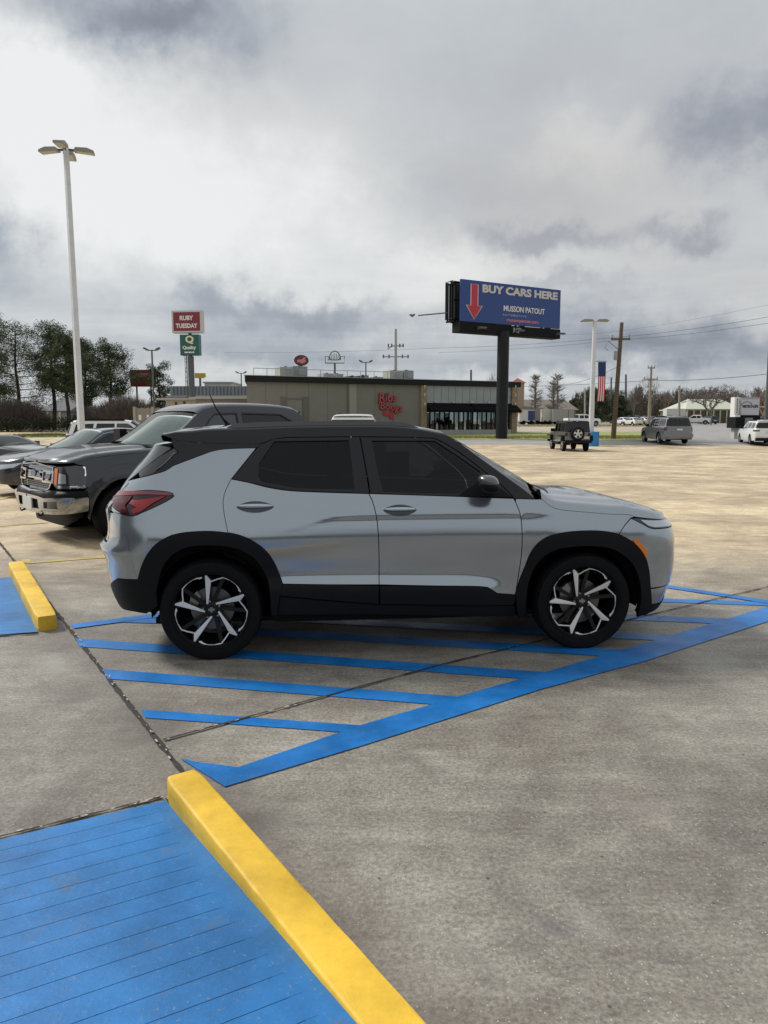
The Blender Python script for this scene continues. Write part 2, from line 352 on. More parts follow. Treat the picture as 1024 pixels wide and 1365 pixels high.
def paint(name, col, wear=.3, rough=.42, lines=False):
    m = bpy.data.materials.new(name); m.use_nodes = True; nt = m.node_tree; b = nt.nodes['Principled BSDF']; L = nt.links.new
    tc = nd('ShaderNodeTexCoord', nt); O = tc.outputs['Object']
    def noi(s, d, r=.65):
        n = nd('ShaderNodeTexNoise', nt); n.inputs['Scale'].default_value = s; n.inputs['Detail'].default_value = d; n.inputs['Roughness'].default_value = r; L(O, n.inputs['Vector']); return n.outputs['Fac']
    def rmp(f, a, b_, c=0, d=1):
        r = nd('ShaderNodeMapRange', nt); r.inputs[1].default_value = a; r.inputs[2].default_value = b_; r.inputs[3].default_value = c; r.inputs[4].default_value = d; L(f, r.inputs[0]); return r.outputs[0]
    def mix(f, a, c):
        x = nd('ShaderNodeMix', nt, data_type='RGBA'); L(f, x.inputs[0])
        for i, v in ((6, a), (7, c)):
            if isinstance(v, tuple): x.inputs[i].default_value = (*v, 1)
            else: L(v, x.inputs[i])
        return x.outputs[2]
    c = mix(rmp(noi(2.2, 6), .35, .65), tuple(k*.72 for k in col), tuple(min(1, k*1.22+.012) for k in col))
    c = mix(rmp(noi(6, 8, .75), .58, .72, 0, wear), c, (.10, .12, .15))
    c = mix(rmp(noi(60, 5, .8), .60, .66, 0, wear), c, (.23, .22, .2))
    L(c, b.inputs['Base Color']); L(rmp(noi(3, 4), .3, .7, rough-.08, rough+.12), b.inputs['Roughness'])
    bp = nd('ShaderNodeBump', nt); bp.inputs['Strength'].default_value = .4; bp.inputs['Distance'].default_value = .004; L(noi(60, 5), bp.inputs['Height']); L(bp.outputs[0], b.inputs['Normal'])
    return m
M_BLUE = paint('blue_marking_paint', (.002, .16, .50), .4, .42); M_BLUE2 = paint('blue_ramp_paint', (.006, .150, .42), .7, .46)
M_YEL = paint('yellow_paint', (.70, .435, .026), .12, .55); M_YLINE = paint('yellow_line_paint', (.55, .42, .12), .6, .5)
M_JOINT = mat('joint_filler', (.035, .032, .028), .9, var=.5, vs=30); M_CRUMB = mat('joint_sealant', (.42, .41, .37), .8, var=.3, vs=40)
def ppoly(bm, pix, z=.004):
    vs = [bm.verts.new(G(*p)[:2] + (z,)) for p in pix]; f = bm.faces.new(vs); f.normal_update()
    if f.normal.z < 0: f.normal_flip()
def fixn(bm):
    bm.normal_update()
    for f in bm.faces:
        if f.normal.z < 0: f.normal_flip()
# hatched no-parking wedge
bm = B()
A0, A1 = G(300, 1050), G(1040, 821)       # outer bold line, near edge
ppoly(bm, [(240, 1012), (262, 1017), (318, 1024), (480, 968), (640, 921), (740, 893), (860, 858), (1100, 787), (1130, 795), (1024, 829), (860, 882), (720, 920), (600, 958), (480, 996), (300, 1050)], .006)
def hatch(a, b, wa, wb=None): 
    wb = wb or wa
    ppoly(bm, [(a[0], a[1]-wa/2), (b[0], b[1]-wb/2), (b[0], b[1]+wb/2), (a[0]+wa*.5, a[1]+wa/2)], .0045)
HT = [((188, 952), (520, 976), 11), ((137, 899), (640, 938), 13), ((101, 857), (755, 904), 11), ((99, 834), (100, 834), 1), ((330, 842), (870, 874), 10), ((395, 826), (930, 853), 8), ((700, 818), (1000, 830), 7), ((800, 798), (1100, 808), 5)]
for a, b, wd in HT:
    if wd > 1: hatch(a, b, wd)
# far border lines, running out of sight behind the car
def gline(bm, a, b, w, z):
    t = (b-a).normalized(); n = Vector((-t.y, t.x, 0))*w/2
    vs = [bm.verts.new((*(p).xy, z)) for p in (a+n, a-n, b-n, b+n)]; f = bm.faces.new(vs); f.normal_update()
    if f.normal.z < 0: f.normal_flip()
q0 = G(97, 836); q1 = G(210, 821); gline(bm, q0, q0 + (q1-q0).normalized()*7.2, .13, .0075)
q2 = G(1050, 807); q3 = G(893, 783); gline(bm, q2, q2 + (q3-q2).normalized()*2.6, .13, .0075)
ppoly(bm, [(165, 823), (240, 826), (330, 835), (330, 841), (230, 832), (150, 830)], .0055)
tag(obj('blue_hatching', bm, M_BLUE), kind='structure')
# joints
bm = B()
strip(bm, [G(-10, 712), JA, G(145, 905), JB, JB + JU*4], .03, .0025, .4, 3)
strip(bm, [G(218, 988), G(600, 884), G(1040, 779), G(1600, 655)], .016, .009, .5, 5)
strip(bm, [G(-60, 1131), G(0, 1117), G(216, 1064)], .018, .0075, .6, 9)
strip(bm, [G(-60, 851), G(52, 846)], .018, .0075, .6, 11)
fixn(bm); tag(obj('concrete_joint_line', bm, M_JOINT), kind='structure')
bm = B()
def crumbs(a, b, n, w, seed):
    r = random.Random(seed)
    for i in range(n):
        p = a + (b-a)*r.random(); t = (b-a).normalized(); k = Vector((-t.y, t.x, 0))*r.uniform(-w, w); s = r.uniform(.003, .008)
        c = p + k; L_ = r.uniform(1, 3.5)
        vs = []
        for j in range(7):
            an = 2*PI*j/7; q = t*math.cos(an)*s*L_*r.uniform(.7, 1.1) + Vector((-t.y, t.x, 0))*math.sin(an)*s*r.uniform(.5, 1)
            vs.append(bm.verts.new((c.x+q.x, c.y+q.y, .013)))
        bm.faces.new(vs)
crumbs(JA, JB, 34, .014, 1); crumbs(G(220, 988), G(400, 940), 10, .01, 2); crumbs(G(850, 832), G(960, 800), 26, .012, 3); crumbs(G(0, 1117), G(216, 1065), 16, .010, 4); crumbs(G(600, 884), G(850, 826), 5, .01, 5)
fixn(bm); tag(obj('joint_sealant', bm, M_CRUMB), kind='structure')
bm = B(); strip(bm, [G(221, 1068), G(300, 1160)], .012, .0145, .5, 31); fixn(bm); tag(obj('grime_line', bm, M_JOINT), kind='structure')
# blue tactile ramps (grooved, painted)
STOPH = .118
a1 = G(219, 1036, STOPH); a1.z = 0; b1_ = G(479, 1365, STOPH); b1_.z = 0
U1 = (b1_-a1).normalized(); N1 = Vector((U1.y, -U1.x, 0))
if N1.x > 0: N1 = -N1
def ramp(a, u, n, length, width, nl, name, rise=0, border=.075):
    # grooved concrete: thin slabs with real gaps between, smooth margin beside the stop
    bm = B(); pit = length/nl
    def q4(p, l0, l1, w0, w1, dz):
        bm.faces.new([bm.verts.new((*(p + u*l + n*w_).xy, dz + rise*l)) for l, w_ in ((l0, w0), (l1, w0), (l1, w1), (l0, w1))])
    r = random.Random(4)
    for i in range(nl): q4(a, i*pit, (i+1)*pit-.0024, border + r.uniform(-.015, .02), width, .012)
    q4(a, 0, length, 0, border+.03, .0115); q4(a, 0, length, border, width, .0090)
    fixn(bm)
    return tag(obj(name, bm, M_BLUE2), kind='structure')
GR = (G(0, 1117)-G(216, 1066)).normalized()
ramp(a1 - N1*.002, U1, GR, 2.1, 2.6, 21, 'blue_ramp', .062)
fa = G(51, 844); U0 = (fa-G(14, 768)).normalized(); GR0 = (G(0, 848)-fa).normalized()
ramp(fa - U0*2.35, U0, GR0, 2.35, 2.2, 22, 'blue_ramp', 0)
# yellow concrete parking stops
def stop(a, u, n, length, wid, h, label):
    root = None; bm = B()
    sec = [(0, 0), (.0, h*.55), (.001, h*.93), (.006, h*.985), (.014, h), (wid-.014, h), (wid-.006, h*.985), (wid-.001, h*.93), (wid, h*.55), (wid+.004, 0)]
    K = 40; rings = []
    r = random.Random(5)
    for i in range(K+1):
        s = i/K*length; e = min(i, K-i); ins = (.012, .003, 0)[min(e, 2)]
        ring = []
        for (x, z) in sec:
            xx = x + (ins if x < wid/2 else -ins); zz = z*(1 - (ins*1.2 if z else 0))
            nz = noise.noise(Vector((s*7, x*20, z*20)))*.0014
            p = a + u*s + n*(-(xx+nz)); ring.append(bm.verts.new((p.x, p.y, zz + (nz*.6 if z else -.02))))
        rings.append(ring)
    for p, q in zip(rings, rings[1:]):
        for k in range(len(sec)-1): bm.faces.new((p[k], p[k+1], q[k+1], q[k]))
    bm.faces.new(rings[0]); bm.faces.new(rings[-1])
    o = obj('parking_stop', bm, M_YEL, smooth=True, ang=40)
    c = a + u*length/2; o.location = (c.x, c.y, 0)
    for v in o.data.vertices: v.co.x -= c.x; v.co.y -= c.y
    return tag(o, label, 'parking stop', 'yellow concrete parking stops')
stop(a1, U1, N1, 1.95, .150, STOPH, 'long yellow concrete parking stop in the foreground beside the big blue ramp')
a0 = G(14, 769) - U0*.25; N0 = Vector((U0.y, -U0.x, 0)); N0 = N0 if N0.x < 0 else -N0
stop(a0, U0, N0, (G(50, 842)-a0).length, .155, STOPH, 'shorter yellow concrete parking stop farther back, behind the rear of the grey crossover')
# yellow bay line near the pickup, and one by its front
bm = B(); gline(bm, G(36, 751), G(420, 722), .09, .006); gline(bm, G(-60, 706), G(64, 697), .09, .006); gline(bm, G(-30, 668), G(30, 660), .09, .006)
gline(bm, G(36, 751), G(34, 746), .09, .0065)
fixn(bm); tag(obj('yellow_bay_line', bm, M_YLINE), kind='structure')

# the far edge of the lot: street, verges, drive
M_ASPH = mat('asphalt', (.30, .295, .285), .8, var=.18, vs=.8, bump=.3, bs=60)
M_ROAD2 = mat('pale_drive', (.42, .36, .27), .85, var=.15, vs=.6)
M_GRASS = mat('grass', (.22, .27, .08), .95, var=.3, vs=1.2, col2=(.40, .39, .15), bump=.4, bs=18)
M_GRASS2 = mat('dry_grass', (.30, .26, .11), .95, var=.35, vs=1.3, bump=.8, bs=18)
def Q(px, Y): return (ax(px, Y), Y)
sheet('street', [(-12, 54.5), (60, 51.5), (75, 57.5), (-12, 58.5)], M_ASPH, .006)
sheet('verge_grass', [Q(400, 59.6), Q(858, 57.4), Q(862, 88), Q(400, 88)], M_GRASS, .02)
sheet('drive', [Q(560, 88.2), Q(866, 88.2), Q(872, 124), Q(560, 124)], M_ROAD2, .008)
sheet('verge_grass', [Q(600, 124.5), Q(874, 124.5), Q(878, 144), Q(600, 144)], M_GRASS2, .02)
sheet('frontage_road', [Q(600, 144.4), Q(1100, 144.4), Q(1150, 178), Q(600, 178)], M_ASPH, .012)
sheet('verge_grass', [Q(330, 178.5), Q(1300, 178.5), Q(1500, 300), Q(200, 300)], M_GRASS2, .02)
sheet('side_road', [Q(872, 57), Q(1060, 53), Q(1100, 144), Q(884, 144)], M_ASPH, .026)
# left: grass island and the ground below the pines
def mound(name, cx, cy, rx, ry, h, m, blades=0, kind='stuff'):
    bm = B(); n = 28; K = 5; rows = []
    for k in range(K+1):
        t = k/K; rows.append([bm.verts.new((cx + rx*(1-t**1.4)*math.cos(2*PI*i/n), cy + ry*(1-t**1.4)*math.sin(2*PI*i/n), gz(cy) + .01 + h*math.sin(t*PI/2))) for i in range(n)])
    for a, b in zip(rows, rows[1:]):
        for i in range(n):
            if (a[i].co-b[i].co).length > 1e-6: bm.faces.new((a[i], a[(i+1) % n], b[(i+1) % n], b[i]))
    r = random.Random(3)
    for _ in range(blades):
        an = r.random()*2*PI; rr = math.sqrt(r.random()); x = cx + rx*rr*math.cos(an); y = cy + ry*rr*math.sin(an); z = gz(y) + h*(1-rr**2)
        a2 = r.random()*PI; L_ = r.uniform(.08, .22)
        bm.faces.new([bm.verts.new(p) for p in ((x-.03*math.cos(a2), y-.03*math.sin(a2), z), (x+.03*math.cos(a2), y+.03*math.sin(a2), z), (x+r.uniform(-.08, .08), y, z+L_))])
    o = link(name, bpy.data.meshes.new(name), m); bm.to_mesh(o.data); bm.free(); o['kind'] = kind
    return o
M_GRASSG = mat('island_grass', (.13, .18, .04), .95, var=.3, vs=2, col2=(.22, .25, .06))
mound('grass', ax(43, 66), 68, 3.2, 4.5, .12, M_GRASSG, 3000)
sheet('verge_grass', [(-190, 96), (-34, 96), (-34, 200), (-190, 200)], mat('leaf_litter', (.10, .085, .055), .95, var=.4, vs=.8), .02)
def tufts(name, poly_y0, poly_y1, px0, px1, n, m, seed, h=(.05, .13)):
    r = random.Random(seed); bm = B()
    for _ in range(n):
        y = r.uniform(poly_y0, poly_y1); x = ax(r.uniform(px0, px1), y); z = gz(y) + .02; a2 = r.random()*PI; L_ = r.uniform(*h); q = r.uniform(.03, .08)
        bm.faces.new([bm.verts.new(p) for p in ((x-q*math.cos(a2), y-q*math.sin(a2), z), (x+q*math.cos(a2), y+q*math.sin(a2), z), (x+r.uniform(-.06, .06), y, z+L_))])
    o = link(name, bpy.data.meshes.new(name), m); bm.to_mesh(o.data); bm.free(); o['kind'] = 'stuff'
tufts('grass', 60, 68, 435, 856, 12000, M_GRASS, 3)
tufts('grass', 125, 143, 640, 870, 4000, M_GRASS2, 4)
# ------------------------------------------------------------------ vehicle bodies
class Body:
    """side skin: u runs along the side and round the corners, z is height; P gives (x, lateral, z)"""
    def __init__(s, W, xcF, xF, xcR, xR, nF=3, nR=3, Lf=1.15, Lr=1.15, sx=1, origin=None):
        s.W, s.xcF, s.xF, s.xcR, s.xR, s.nF, s.nR, s.Lf, s.Lr = W, xcF, xF, xcR, xR, nF, nR, Lf, Lr
    def P(s, u, z):
        if u > s.xcF:
            t = min(1, (u-s.xcF)/s.Lf)*PI/2; c, k = max(0, math.cos(t)), math.sin(t); r = (c**s.nF + k**s.nF)**(-1/s.nF)
            return Vector((s.xcF + (s.xF(z)-s.xcF)*r*k, s.W(s.xcF, z)*r*c, z))
        if u < s.xcR:
            t = min(1, (s.xcR-u)/s.Lr)*PI/2; c, k = max(0, math.cos(t)), math.sin(t); r = (c**s.nR + k**s.nR)**(-1/s.nR)
            return Vector((s.xcR - (s.xcR-s.xR(z))*r*k, s.W(s.xcR, z)*r*c, z))
        return Vector((u, s.W(u, z), z))
    def N(s, u, z):
        e = .004; a = s.P(u+e, z)-s.P(u-e, z); b = s.P(u, z+e)-s.P(u, z-e)
        n = b.cross(a); n.normalize()
        if n.dot(Vector((.0001, 1, 0))) < 0 and s.xcR < u < s.xcF: n = -n
        return n
def inpoly(x, y, P):
    c = False; j = len(P)-1
    for i in range(len(P)):
        a, b = P[i], P[j]
        if (a[1] > y) != (b[1] > y) and x < (b[0]-a[0])*(y-a[1])/(b[1]-a[1]) + a[0]: c = not c
        j = i
    return c
def resample(P, h, closed=True):
    o = []; n = len(P)
    for i in range(n if closed else n-1):
        a, b = P[i], P[(i+1) % n]; d = math.hypot(b[0]-a[0], b[1]-a[1]); k = max(1, math.ceil(d/h))
        o += [(a[0]+(b[0]-a[0])*j/k, a[1]+(b[1]-a[1])*j/k) for j in range(k)]
    if not closed: o.append(P[-1])
    return o
def spl(P, h=.03, closed=False):          # Catmull-Rom through the points
    o = []; n = len(P)
    rng = range(n) if closed else range(n-1)
    for i in rng:
        g = (lambda j: P[j % n]) if closed else (lambda j: P[min(max(j, 0), n-1)])
        a, b, c, d = g(i-1), g(i), g(i+1), g(i+2)
        k = max(2, int(math.hypot(c[0]-b[0], c[1]-b[1])/h))
        for j in range(k):
            t = j/k
            o.append(tuple(.5*((2*b[q]) + (-a[q]+c[q])*t + (2*a[q]-5*b[q]+4*c[q]-d[q])*t*t + (-a[q]+3*b[q]-3*c[q]+d[q])*t**3) for q in (0, 1)))
    if not closed: o.append(tuple(P[-1][:2]))
    return o
def inset_poly(P, d):
    n = len(P); A = sum(P[i][0]*P[(i+1) % n][1]-P[(i+1) % n][0]*P[i][1] for i in range(n)); s = 1 if A > 0 else -1; o = []
    for i in range(n):
        a, b, c = P[i-1], P[i], P[(i+1) % n]
        e1 = Vector((b[0]-a[0], b[1]-a[1])); e2 = Vector((c[0]-b[0], c[1]-b[1]))
        if e1.length < 1e-7 or e2.length < 1e-7: o.append(b); continue
        e1.normalize(); e2.normalize(); n1 = Vector((-e1.y, e1.x))*s; n2 = Vector((-e2.y, e2.x))*s; m = n1+n2
        if m.length < 1e-5: o.append(b); continue
        m.normalize(); k = min(2.0, 1/max(.3, m.dot(n1))); o.append((b[0]+m.x*d*k, b[1]+m.y*d*k))
    return o
def panel(body, name, poly, m, parent, off=0.0, gap=.003, skirt=.018, h=.045, holes=(), sides=(-1, 1), offf=None, labels=None):
    """thin skin panel cut to poly (u,z) and laid on the body; near side is -y"""
    P = inset_poly(poly, gap) if gap else list(poly)
    P = resample(P, h)
    HS = [resample(q, h) for q in holes]
    us = [p[0] for p in P]; zs = [p[1] for p in P]
    pts = [Vector(p) for p in P]; edges = [(i, (i+1) % len(P)) for i in range(len(P))]
    for q in HS:
        o = len(pts); pts += [Vector(p) for p in q]; edges += [(o+i, o+(i+1) % len(q)) for i in range(len(q))]
    bpts = list(pts)
    x = min(us)+h*.5
    cells = {}
    for b in bpts: cells.setdefault((int(b.x//h), int(b.y//h)), []).append(b)
    while x < max(us):
        y = min(zs)+h*.5
        while y < max(zs):
            if inpoly(x, y, P) and not any(inpoly(x, y, q) for q in HS):
                cx, cy = int(x//h), int(y//h)
                if all((b-Vector((x, y))).length > h*.45 for i in (-1, 0, 1) for j in (-1, 0, 1) for b in cells.get((cx+i, cy+j), ())): pts.append(Vector((x, y)))
            y += h
        x += h
    V, E_, F, *_ = delaunay_2d_cdt(pts, edges, [], 0, 1e-6)
    tri = []
    for f in F:
        cx = sum(V[i].x for i in f)/len(f); cy = sum(V[i].y for i in f)/len(f)
        if inpoly(cx, cy, P) and not any(inpoly(cx, cy, q) for q in HS): tri.append(list(f))
    co, nn = [], []
    for v in V:
        n = body.N(v.x, v.y); o = off + (offf(v.x, v.y) if offf else 0)
        co.append(body.P(v.x, v.y) + n*o); nn.append(n)
    if offf:                                  # normals of the offset surface
        nn2 = []
        for v in V:
            e = .006; f = lambda a, b: body.P(a, b) + body.N(a, b)*(off + offf(a, b))
            q = (f(v.x, v.y+e)-f(v.x, v.y-e)).cross(f(v.x+e, v.y)-f(v.x-e, v.y)).normalized()
            nn2.append(q)
        nn = nn2
    from collections import Counter
    cnt = Counter(); 
    for f in tri:
        for i in range(len(f)):
            cnt[(f[i], f[(i+1) % len(f)])] += 1
    bd = [e for e in cnt if (e[1], e[0]) not in cnt]
    out = []
    for k, sd in enumerate(sides):
        vv = [Vector((c.x, c.y*sd, c.z)) for c in co]; no = [Vector((n.x, n.y*sd, n.z)) for n in nn]
        fs = []
        for f in tri:
            a, b, c = vv[f[0]], vv[f[1]], vv[f[2]]
            fs.append(f if (b-a).cross(c-a).dot(no[f[0]]) > 0 else f[::-1])
        nf = len(fs)
        if skirt:
            mp = {}
            for e in bd:
                for i in e:
                    if i not in mp:
                        mp[i] = len(vv); vv.append(vv[i].copy()); no.append(no[i]); vv.append(vv[i] - no[i]*skirt); no.append(no[i])
            for a, b in bd: fs.append([mp[a], mp[b], mp[b]+1, mp[a]+1])
        me = bpy.data.meshes.new(name); me.from_pydata([tuple(v) for v in vv], [], fs)
        me.polygons.foreach_set('use_smooth', [i < nf for i in range(len(fs))])
        # skirts get plain normals: only the skin uses the analytic ones
        ln = []
        for i, p in enumerate(me.polygons):
            for vi in p.vertices: ln.append(tuple(no[vi]) if i < nf else tuple(p.normal))
        me.normals_split_custom_set(ln)
        o = link(name, me, m, parent)
        if labels: o['label'] = labels[k]
        out.append(o)
    return out
def bridge(name, C, prof, m, parent, d=(0, 0, 1), vr=None, thick=0, amp=None):
    """sheet over the car between a near-side edge curve C (x, lateral, z) and its mirror image; prof = [(v, lift)] v from 1 to 0"""
    full = [(v, l) for v, l in prof] + [(-v, l) for v, l in prof[::-1] if v > 1e-6]
    if vr: full = [(v, l) for v, l in full if vr[0]-1e-6 <= v <= vr[1]+1e-6]
    bm = B(); rows = []; d = Vector(d)
    for i, c in enumerate(C):
        k = amp(i/(len(C)-1)) if amp else 1
        rows.append([bm.verts.new(Vector((c[0], -c[1]*v, c[2])) + d*l*k) for v, l in full])
    for a, b in zip(rows, rows[1:]):
        for i in range(len(full)-1): bm.faces.new((a[i], a[i+1], b[i+1], b[i]))
    if thick:
        bmesh.ops.recalc_face_normals(bm, faces=bm.faces[:])
        r = bmesh.ops.solidify(bm, geom=bm.faces[:], thickness=thick)
    return obj(name, bm, m, parent, smooth=True, ang=50)
def prof_round(h, n=10, p=2.2): return [(1-i/n, h*(1-(1-i/n)**p)) for i in range(n+1)]

def wheel_basic(name, R_, wdt, rimr, parent, loc, m_rim, spokes=5, side=-1, sw=.16, detail=True, m_tyre=None):
    """tyre, rim with modelled spokes, hub and dark barrel behind; axis along y, outer face towards side"""
    T = tag(bpy.data.objects.new(name, None)); COL.objects.link(T); T.parent = parent; T.location = loc; T.empty_display_size = .2
    s = side; bm = B(); h = wdt/2
    pr = [(rimr, h*.80), (rimr+.006, h*.92), (rimr+(R_-rimr)*.35, h*1.0), (rimr+(R_-rimr)*.75, h*.98), (R_-.018, h*.88), (R_-.004, h*.74), (R_, h*.5), (R_, -h*.5), (R_-.004, -h*.74), (R_-.018, -h*.88), (rimr+.01, -h)]
    lathe(bm, [(r, a*s) for r, a in pr], 48 if detail else 28); obj('tyre', bm, m_tyre or M_TYRE, T, smooth=True, ang=40)
    bm = B(); lathe(bm, [(rimr+.004, h*.82*s), (rimr-.006, h*.86*s), (rimr-.02, h*.78*s), (rimr-.03, h*.4*s), (rimr-.05, -h*.6*s)], 40 if detail else 24)
    dz = .58*h*s
    for k in range(spokes):
        a = 2*PI*k/spokes + PI/2; M = Matrix.Rotation(-a, 4, 'Y')
        x0, x1 = rimr*.16, rimr-.012; w0, w1 = rimr*sw*.75, rimr*sw
        v = []
        for x, w_, yy in ((x0, w0, dz), (x1*.6, w0*.9, dz*1.12), (x1, w1, h*.74*s)):
            v.append([bm.verts.new(M @ Vector(p)) for p in ((x, yy, -w_), (x, yy + .006*s, -w_*.4), (x, yy + .006*s, w_*.4), (x, yy, w_), (x, yy-.04*s, w_*.8), (x, yy-.04*s, -w_*.8))])
        for p, q in zip(v, v[1:]):
            for i in range(6): bm.faces.new((p[i], p[(i+1) % 6], q[(i+1) % 6], q[i]))
    lathe(bm, [(.0, dz+.012*s), (rimr*.12, dz+.012*s), (rimr*.2, dz+.002*s), (rimr*.24, dz-.03*s)], 20)
    obj('rim', bm, m_rim, T, smooth=True, ang=30)
    bm = B(); lathe(bm, [(0, -.01*s), (rimr*.62, -.01*s), (rimr*.64, -.03*s), (rimr-.03, -.05*s)], 24); obj('brake_disc', bm, M_DARK, T)
    return T

M_TYRE = mat('tyre_rubber', (.007, .0074, .009), .7, spec=.14, var=.2, vs=30)
M_DARK = mat('dark_underside', (.006, .006, .0065), .8, spec=.2)
M_DISC = mat('brake_steel', (.16, .155, .15), .45, 1)
M_TRIM = mat('black_cladding', (.0045, .0052, .0072), .55, spec=.2, bump=.12, bs=700)
M_GLOSSBLK = mat('gloss_black', (.006, .0065, .008), .08, spec=.5, coat=1)
M_CHROME = mat('chrome', (.52, .53, .54), .12, 1)
M_CHROMEG = mat('grey_chrome', (.34, .35, .36), .22, 1)
M_RUBBER = mat('window_rubber', (.007, .007, .008), .5)
M_SILVER = mat('machined_alloy', (.86, .87, .88), .38, .75)
M_RED = mat('tail_lamp_red', (.075, .002, .004), .2, spec=.4, coat=.2)
M_REDB = mat('tail_lamp_bright_red', (.55, .018, .03), .18, coat=1)
M_REDD = mat('tail_lamp_dark', (.022, .002, .005), .2, coat=.2)
M_PINK = mat('tail_lamp_rim', (.24, .05, .065), .2, coat=.3)
M_AMBER = mat('amber_marker', (.80, .20, .02), .25, coat=.6)
M_CLEAR = mat('lamp_lens', (.50, .53, .56), .08, .5, coat=1)
M_LAMPD = mat('lamp_dark', (.03, .032, .036), .15, .3, coat=1)
M_PLATE = mat('number_plate', (.62, .63, .62), .5)
M_GLT = glass('tinted_glass', (.05, .058, .07), 1.4); M_GLD = mat('dark_privacy_glass', (.006, .008, .011), .04, spec=.5, coat=0)
M_GLF = glass('front_door_glass', (.10, .12, .14), 1.42)
M_GLW = glass('windscreen_glass', (.42, .50, .49))
M_SEAT = mat('seat_fabric', (.035, .036, .04), .8)
def paintm(name, col, metal=.75, rough=.34, coat=1.0):
    m = mat(name, col, rough, metal, coat=coat, spec=.5); return m

# ------------------------------------------------------------------ the grey crossover
M_PG = paintm('grey_metallic_paint', (.345, .382, .422), .80, .19, .8)
M_ROOF = mat('black_roof_paint', (.003, .004, .007), .12, spec=.1, coat=.7)
HX, HY, HYAW, HW = -1.188, 4.943, .0954, .885
hux = Vector((math.cos(HYAW), math.sin(HYAW), 0)); hn = Vector((math.sin(HYAW), -math.cos(HYAW), 0))
hero_loc = Vector((HX, HY, 0)) - hn*HW
SEC = [(.16, .80), (.22, .845), (.30, .872), (.40, .884), (.50, .888), (.60, .889), (.72, .898), (.84, .902), (.90, .896), (.97, .882), (1.06, .862), (1.12, .834), (1.25, .785), (1.40, .722), (1.52, .665), (1.57, .636), (1.63, .60)]
ZC = [(.45, .885), (.62, .925), (.85, .975), (1.1, .985), (2.0, .985), (2.5, .965)]
ZL = [(.30, .585), (.6, .60), (1.6, .585), (2.0, .555), (2.14, .50), (2.2, .44)]
def heroW(x, z):
    w_ = smk(SEC, z)
    k = sst(.40, 1.15, x)*(1-sst(2.2, 2.62, x))
    if k > 0 and z < 1.1:                                   # shoulder step: skin above it stands proud
        zc = smk(ZC, x); w_ += k*(.010*sst(-.024, .024, z-zc) - .010*sst(0, .11, z-zc))
    k = sst(.22, .36, x)*(1-sst(1.85, 2.12, x))
    if k > 0 and z < .75:                                   # rocker flare
        zl = smk(ZL, x); w_ += k*(.034*sst(0, .11, zl-z) )
    # haunches over the wheels
    w_ += .012*math.exp(-((x-.05)/.5)**2)*math.exp(-((z-.80)/.16)**2) + .012*math.exp(-((x-2.62)/.5)**2)*math.exp(-((z-.80)/.18)**2)
    w_ -= .020*sst(2.2, 3.4, x)*sst(.5, 1.0, z) + .035*sst(.1, -.9, x)*sst(.3, .9, z)
    w_ -= .050*sst(-.15, -.7, x)*sst(.80, .42, z) + .040*sst(2.9, 3.4, x)*sst(.75, .35, z)
    if z > 1.05: w_ -= .02*((x-1.1)/1.3)**2*sst(1.05, 1.5, z)
    return w_
XF = [(.16, 3.30), (.25, 3.41), (.34, 3.46), (.45, 3.50), (.60, 3.525), (.75, 3.53), (.86, 3.48), (.93, 3.41), (.99, 3.33), (1.05, 3.2), (1.6, 3.1)]
XR = [(.16, -.60), (.25, -.68), (.34, -.75), (.46, -.80), (.60, -.825), (.70, -.848), (.76, -.852), (.80, -.825), (.86, -.80), (.95, -.80), (1.03, -.79), (1.08, -.77), (1.12, -.73), (1.2, -.68), (1.3, -.60), (1.45, -.47), (1.62, -.38)]
hero = Body(heroW, 2.98, lambda z: smk(XF, z), -.25, lambda z: smk(XR, z), 2.7, 2.9, 1.15, 1.15)
def T(px, py, hint=None):                 # photo pixel -> (u, z) on the near side of the crossover
    d = ray(px, py); o = Vector((0, 0, CAM_H)) - hero_loc
    o = Vector((o.dot(hux), o.dot(hn), o.z)); D = Vector((d.dot(hux), d.dot(hn), d.z))
    t = (.88 - o.y)/D.y; p = o + D*t; u, z = p.x, p.z
    u = min(u, 3.55); u = max(u, -.9)
    best = None
    for it in range(40):
        q = hero.P(u, z); e = .002
        # residual: distance of q to the ray, expressed on two axes
        Dn = D.normalized(); r = (q-o) - Dn*((q-o).dot(Dn))
        qu = (hero.P(u+e, z)-q)/e; qz = (hero.P(u, z+e)-q)/e
        ru = qu - Dn*qu.dot(Dn); rz = qz - Dn*qz.dot(Dn)
        a, b, c = ru.dot(ru), ru.dot(rz), rz.dot(rz); f, g = -ru.dot(r), -rz.dot(r); det = a*c-b*b
        if abs(det) < 1e-9: break
        du, dz_ = (c*f-b*g)/det, (a*g-b*f)/det
        s_ = min(1, .12/max(1e-9, abs(du), abs(dz_)))
        u += du*s_; z += dz_*s_; u = min(u, 2.98+.70); u = max(u, -.25-.75)
        if abs(du)+abs(dz_) < 1e-5: break
    return (u, z)
def TT(*px): return [T(*p) for p in px]
H = empty('crossover_car', 'grey compact crossover with black roof seen side-on in the middle, parked across blue hatching', 'car', tuple(hero_loc), HYAW)
def arc(cx, cz, r, a0, a1, n=20, sx=1): return [(cx + r*sx*math.cos(R(a0+(a1-a0)*i/n)), cz + r*math.sin(R(a0+(a1-a0)*i/n))) for i in range(n+1)]
UF, UR = hero.xcF + hero.Lf, hero.xcR - hero.Lr       # u at the middle of nose and tail
belt = TT((308, 638.5), (331, 643), (358.6, 650), (386, 654), (425, 656), (491.5, 658), (558, 660), (616.7, 662), (655, 663.5), (685, 664.5), (713.5, 665.6))
dr_r = TT((308, 638.5), (301, 653), (297.4, 667), (299, 686.7), (302.9, 706), (303.5, 710))
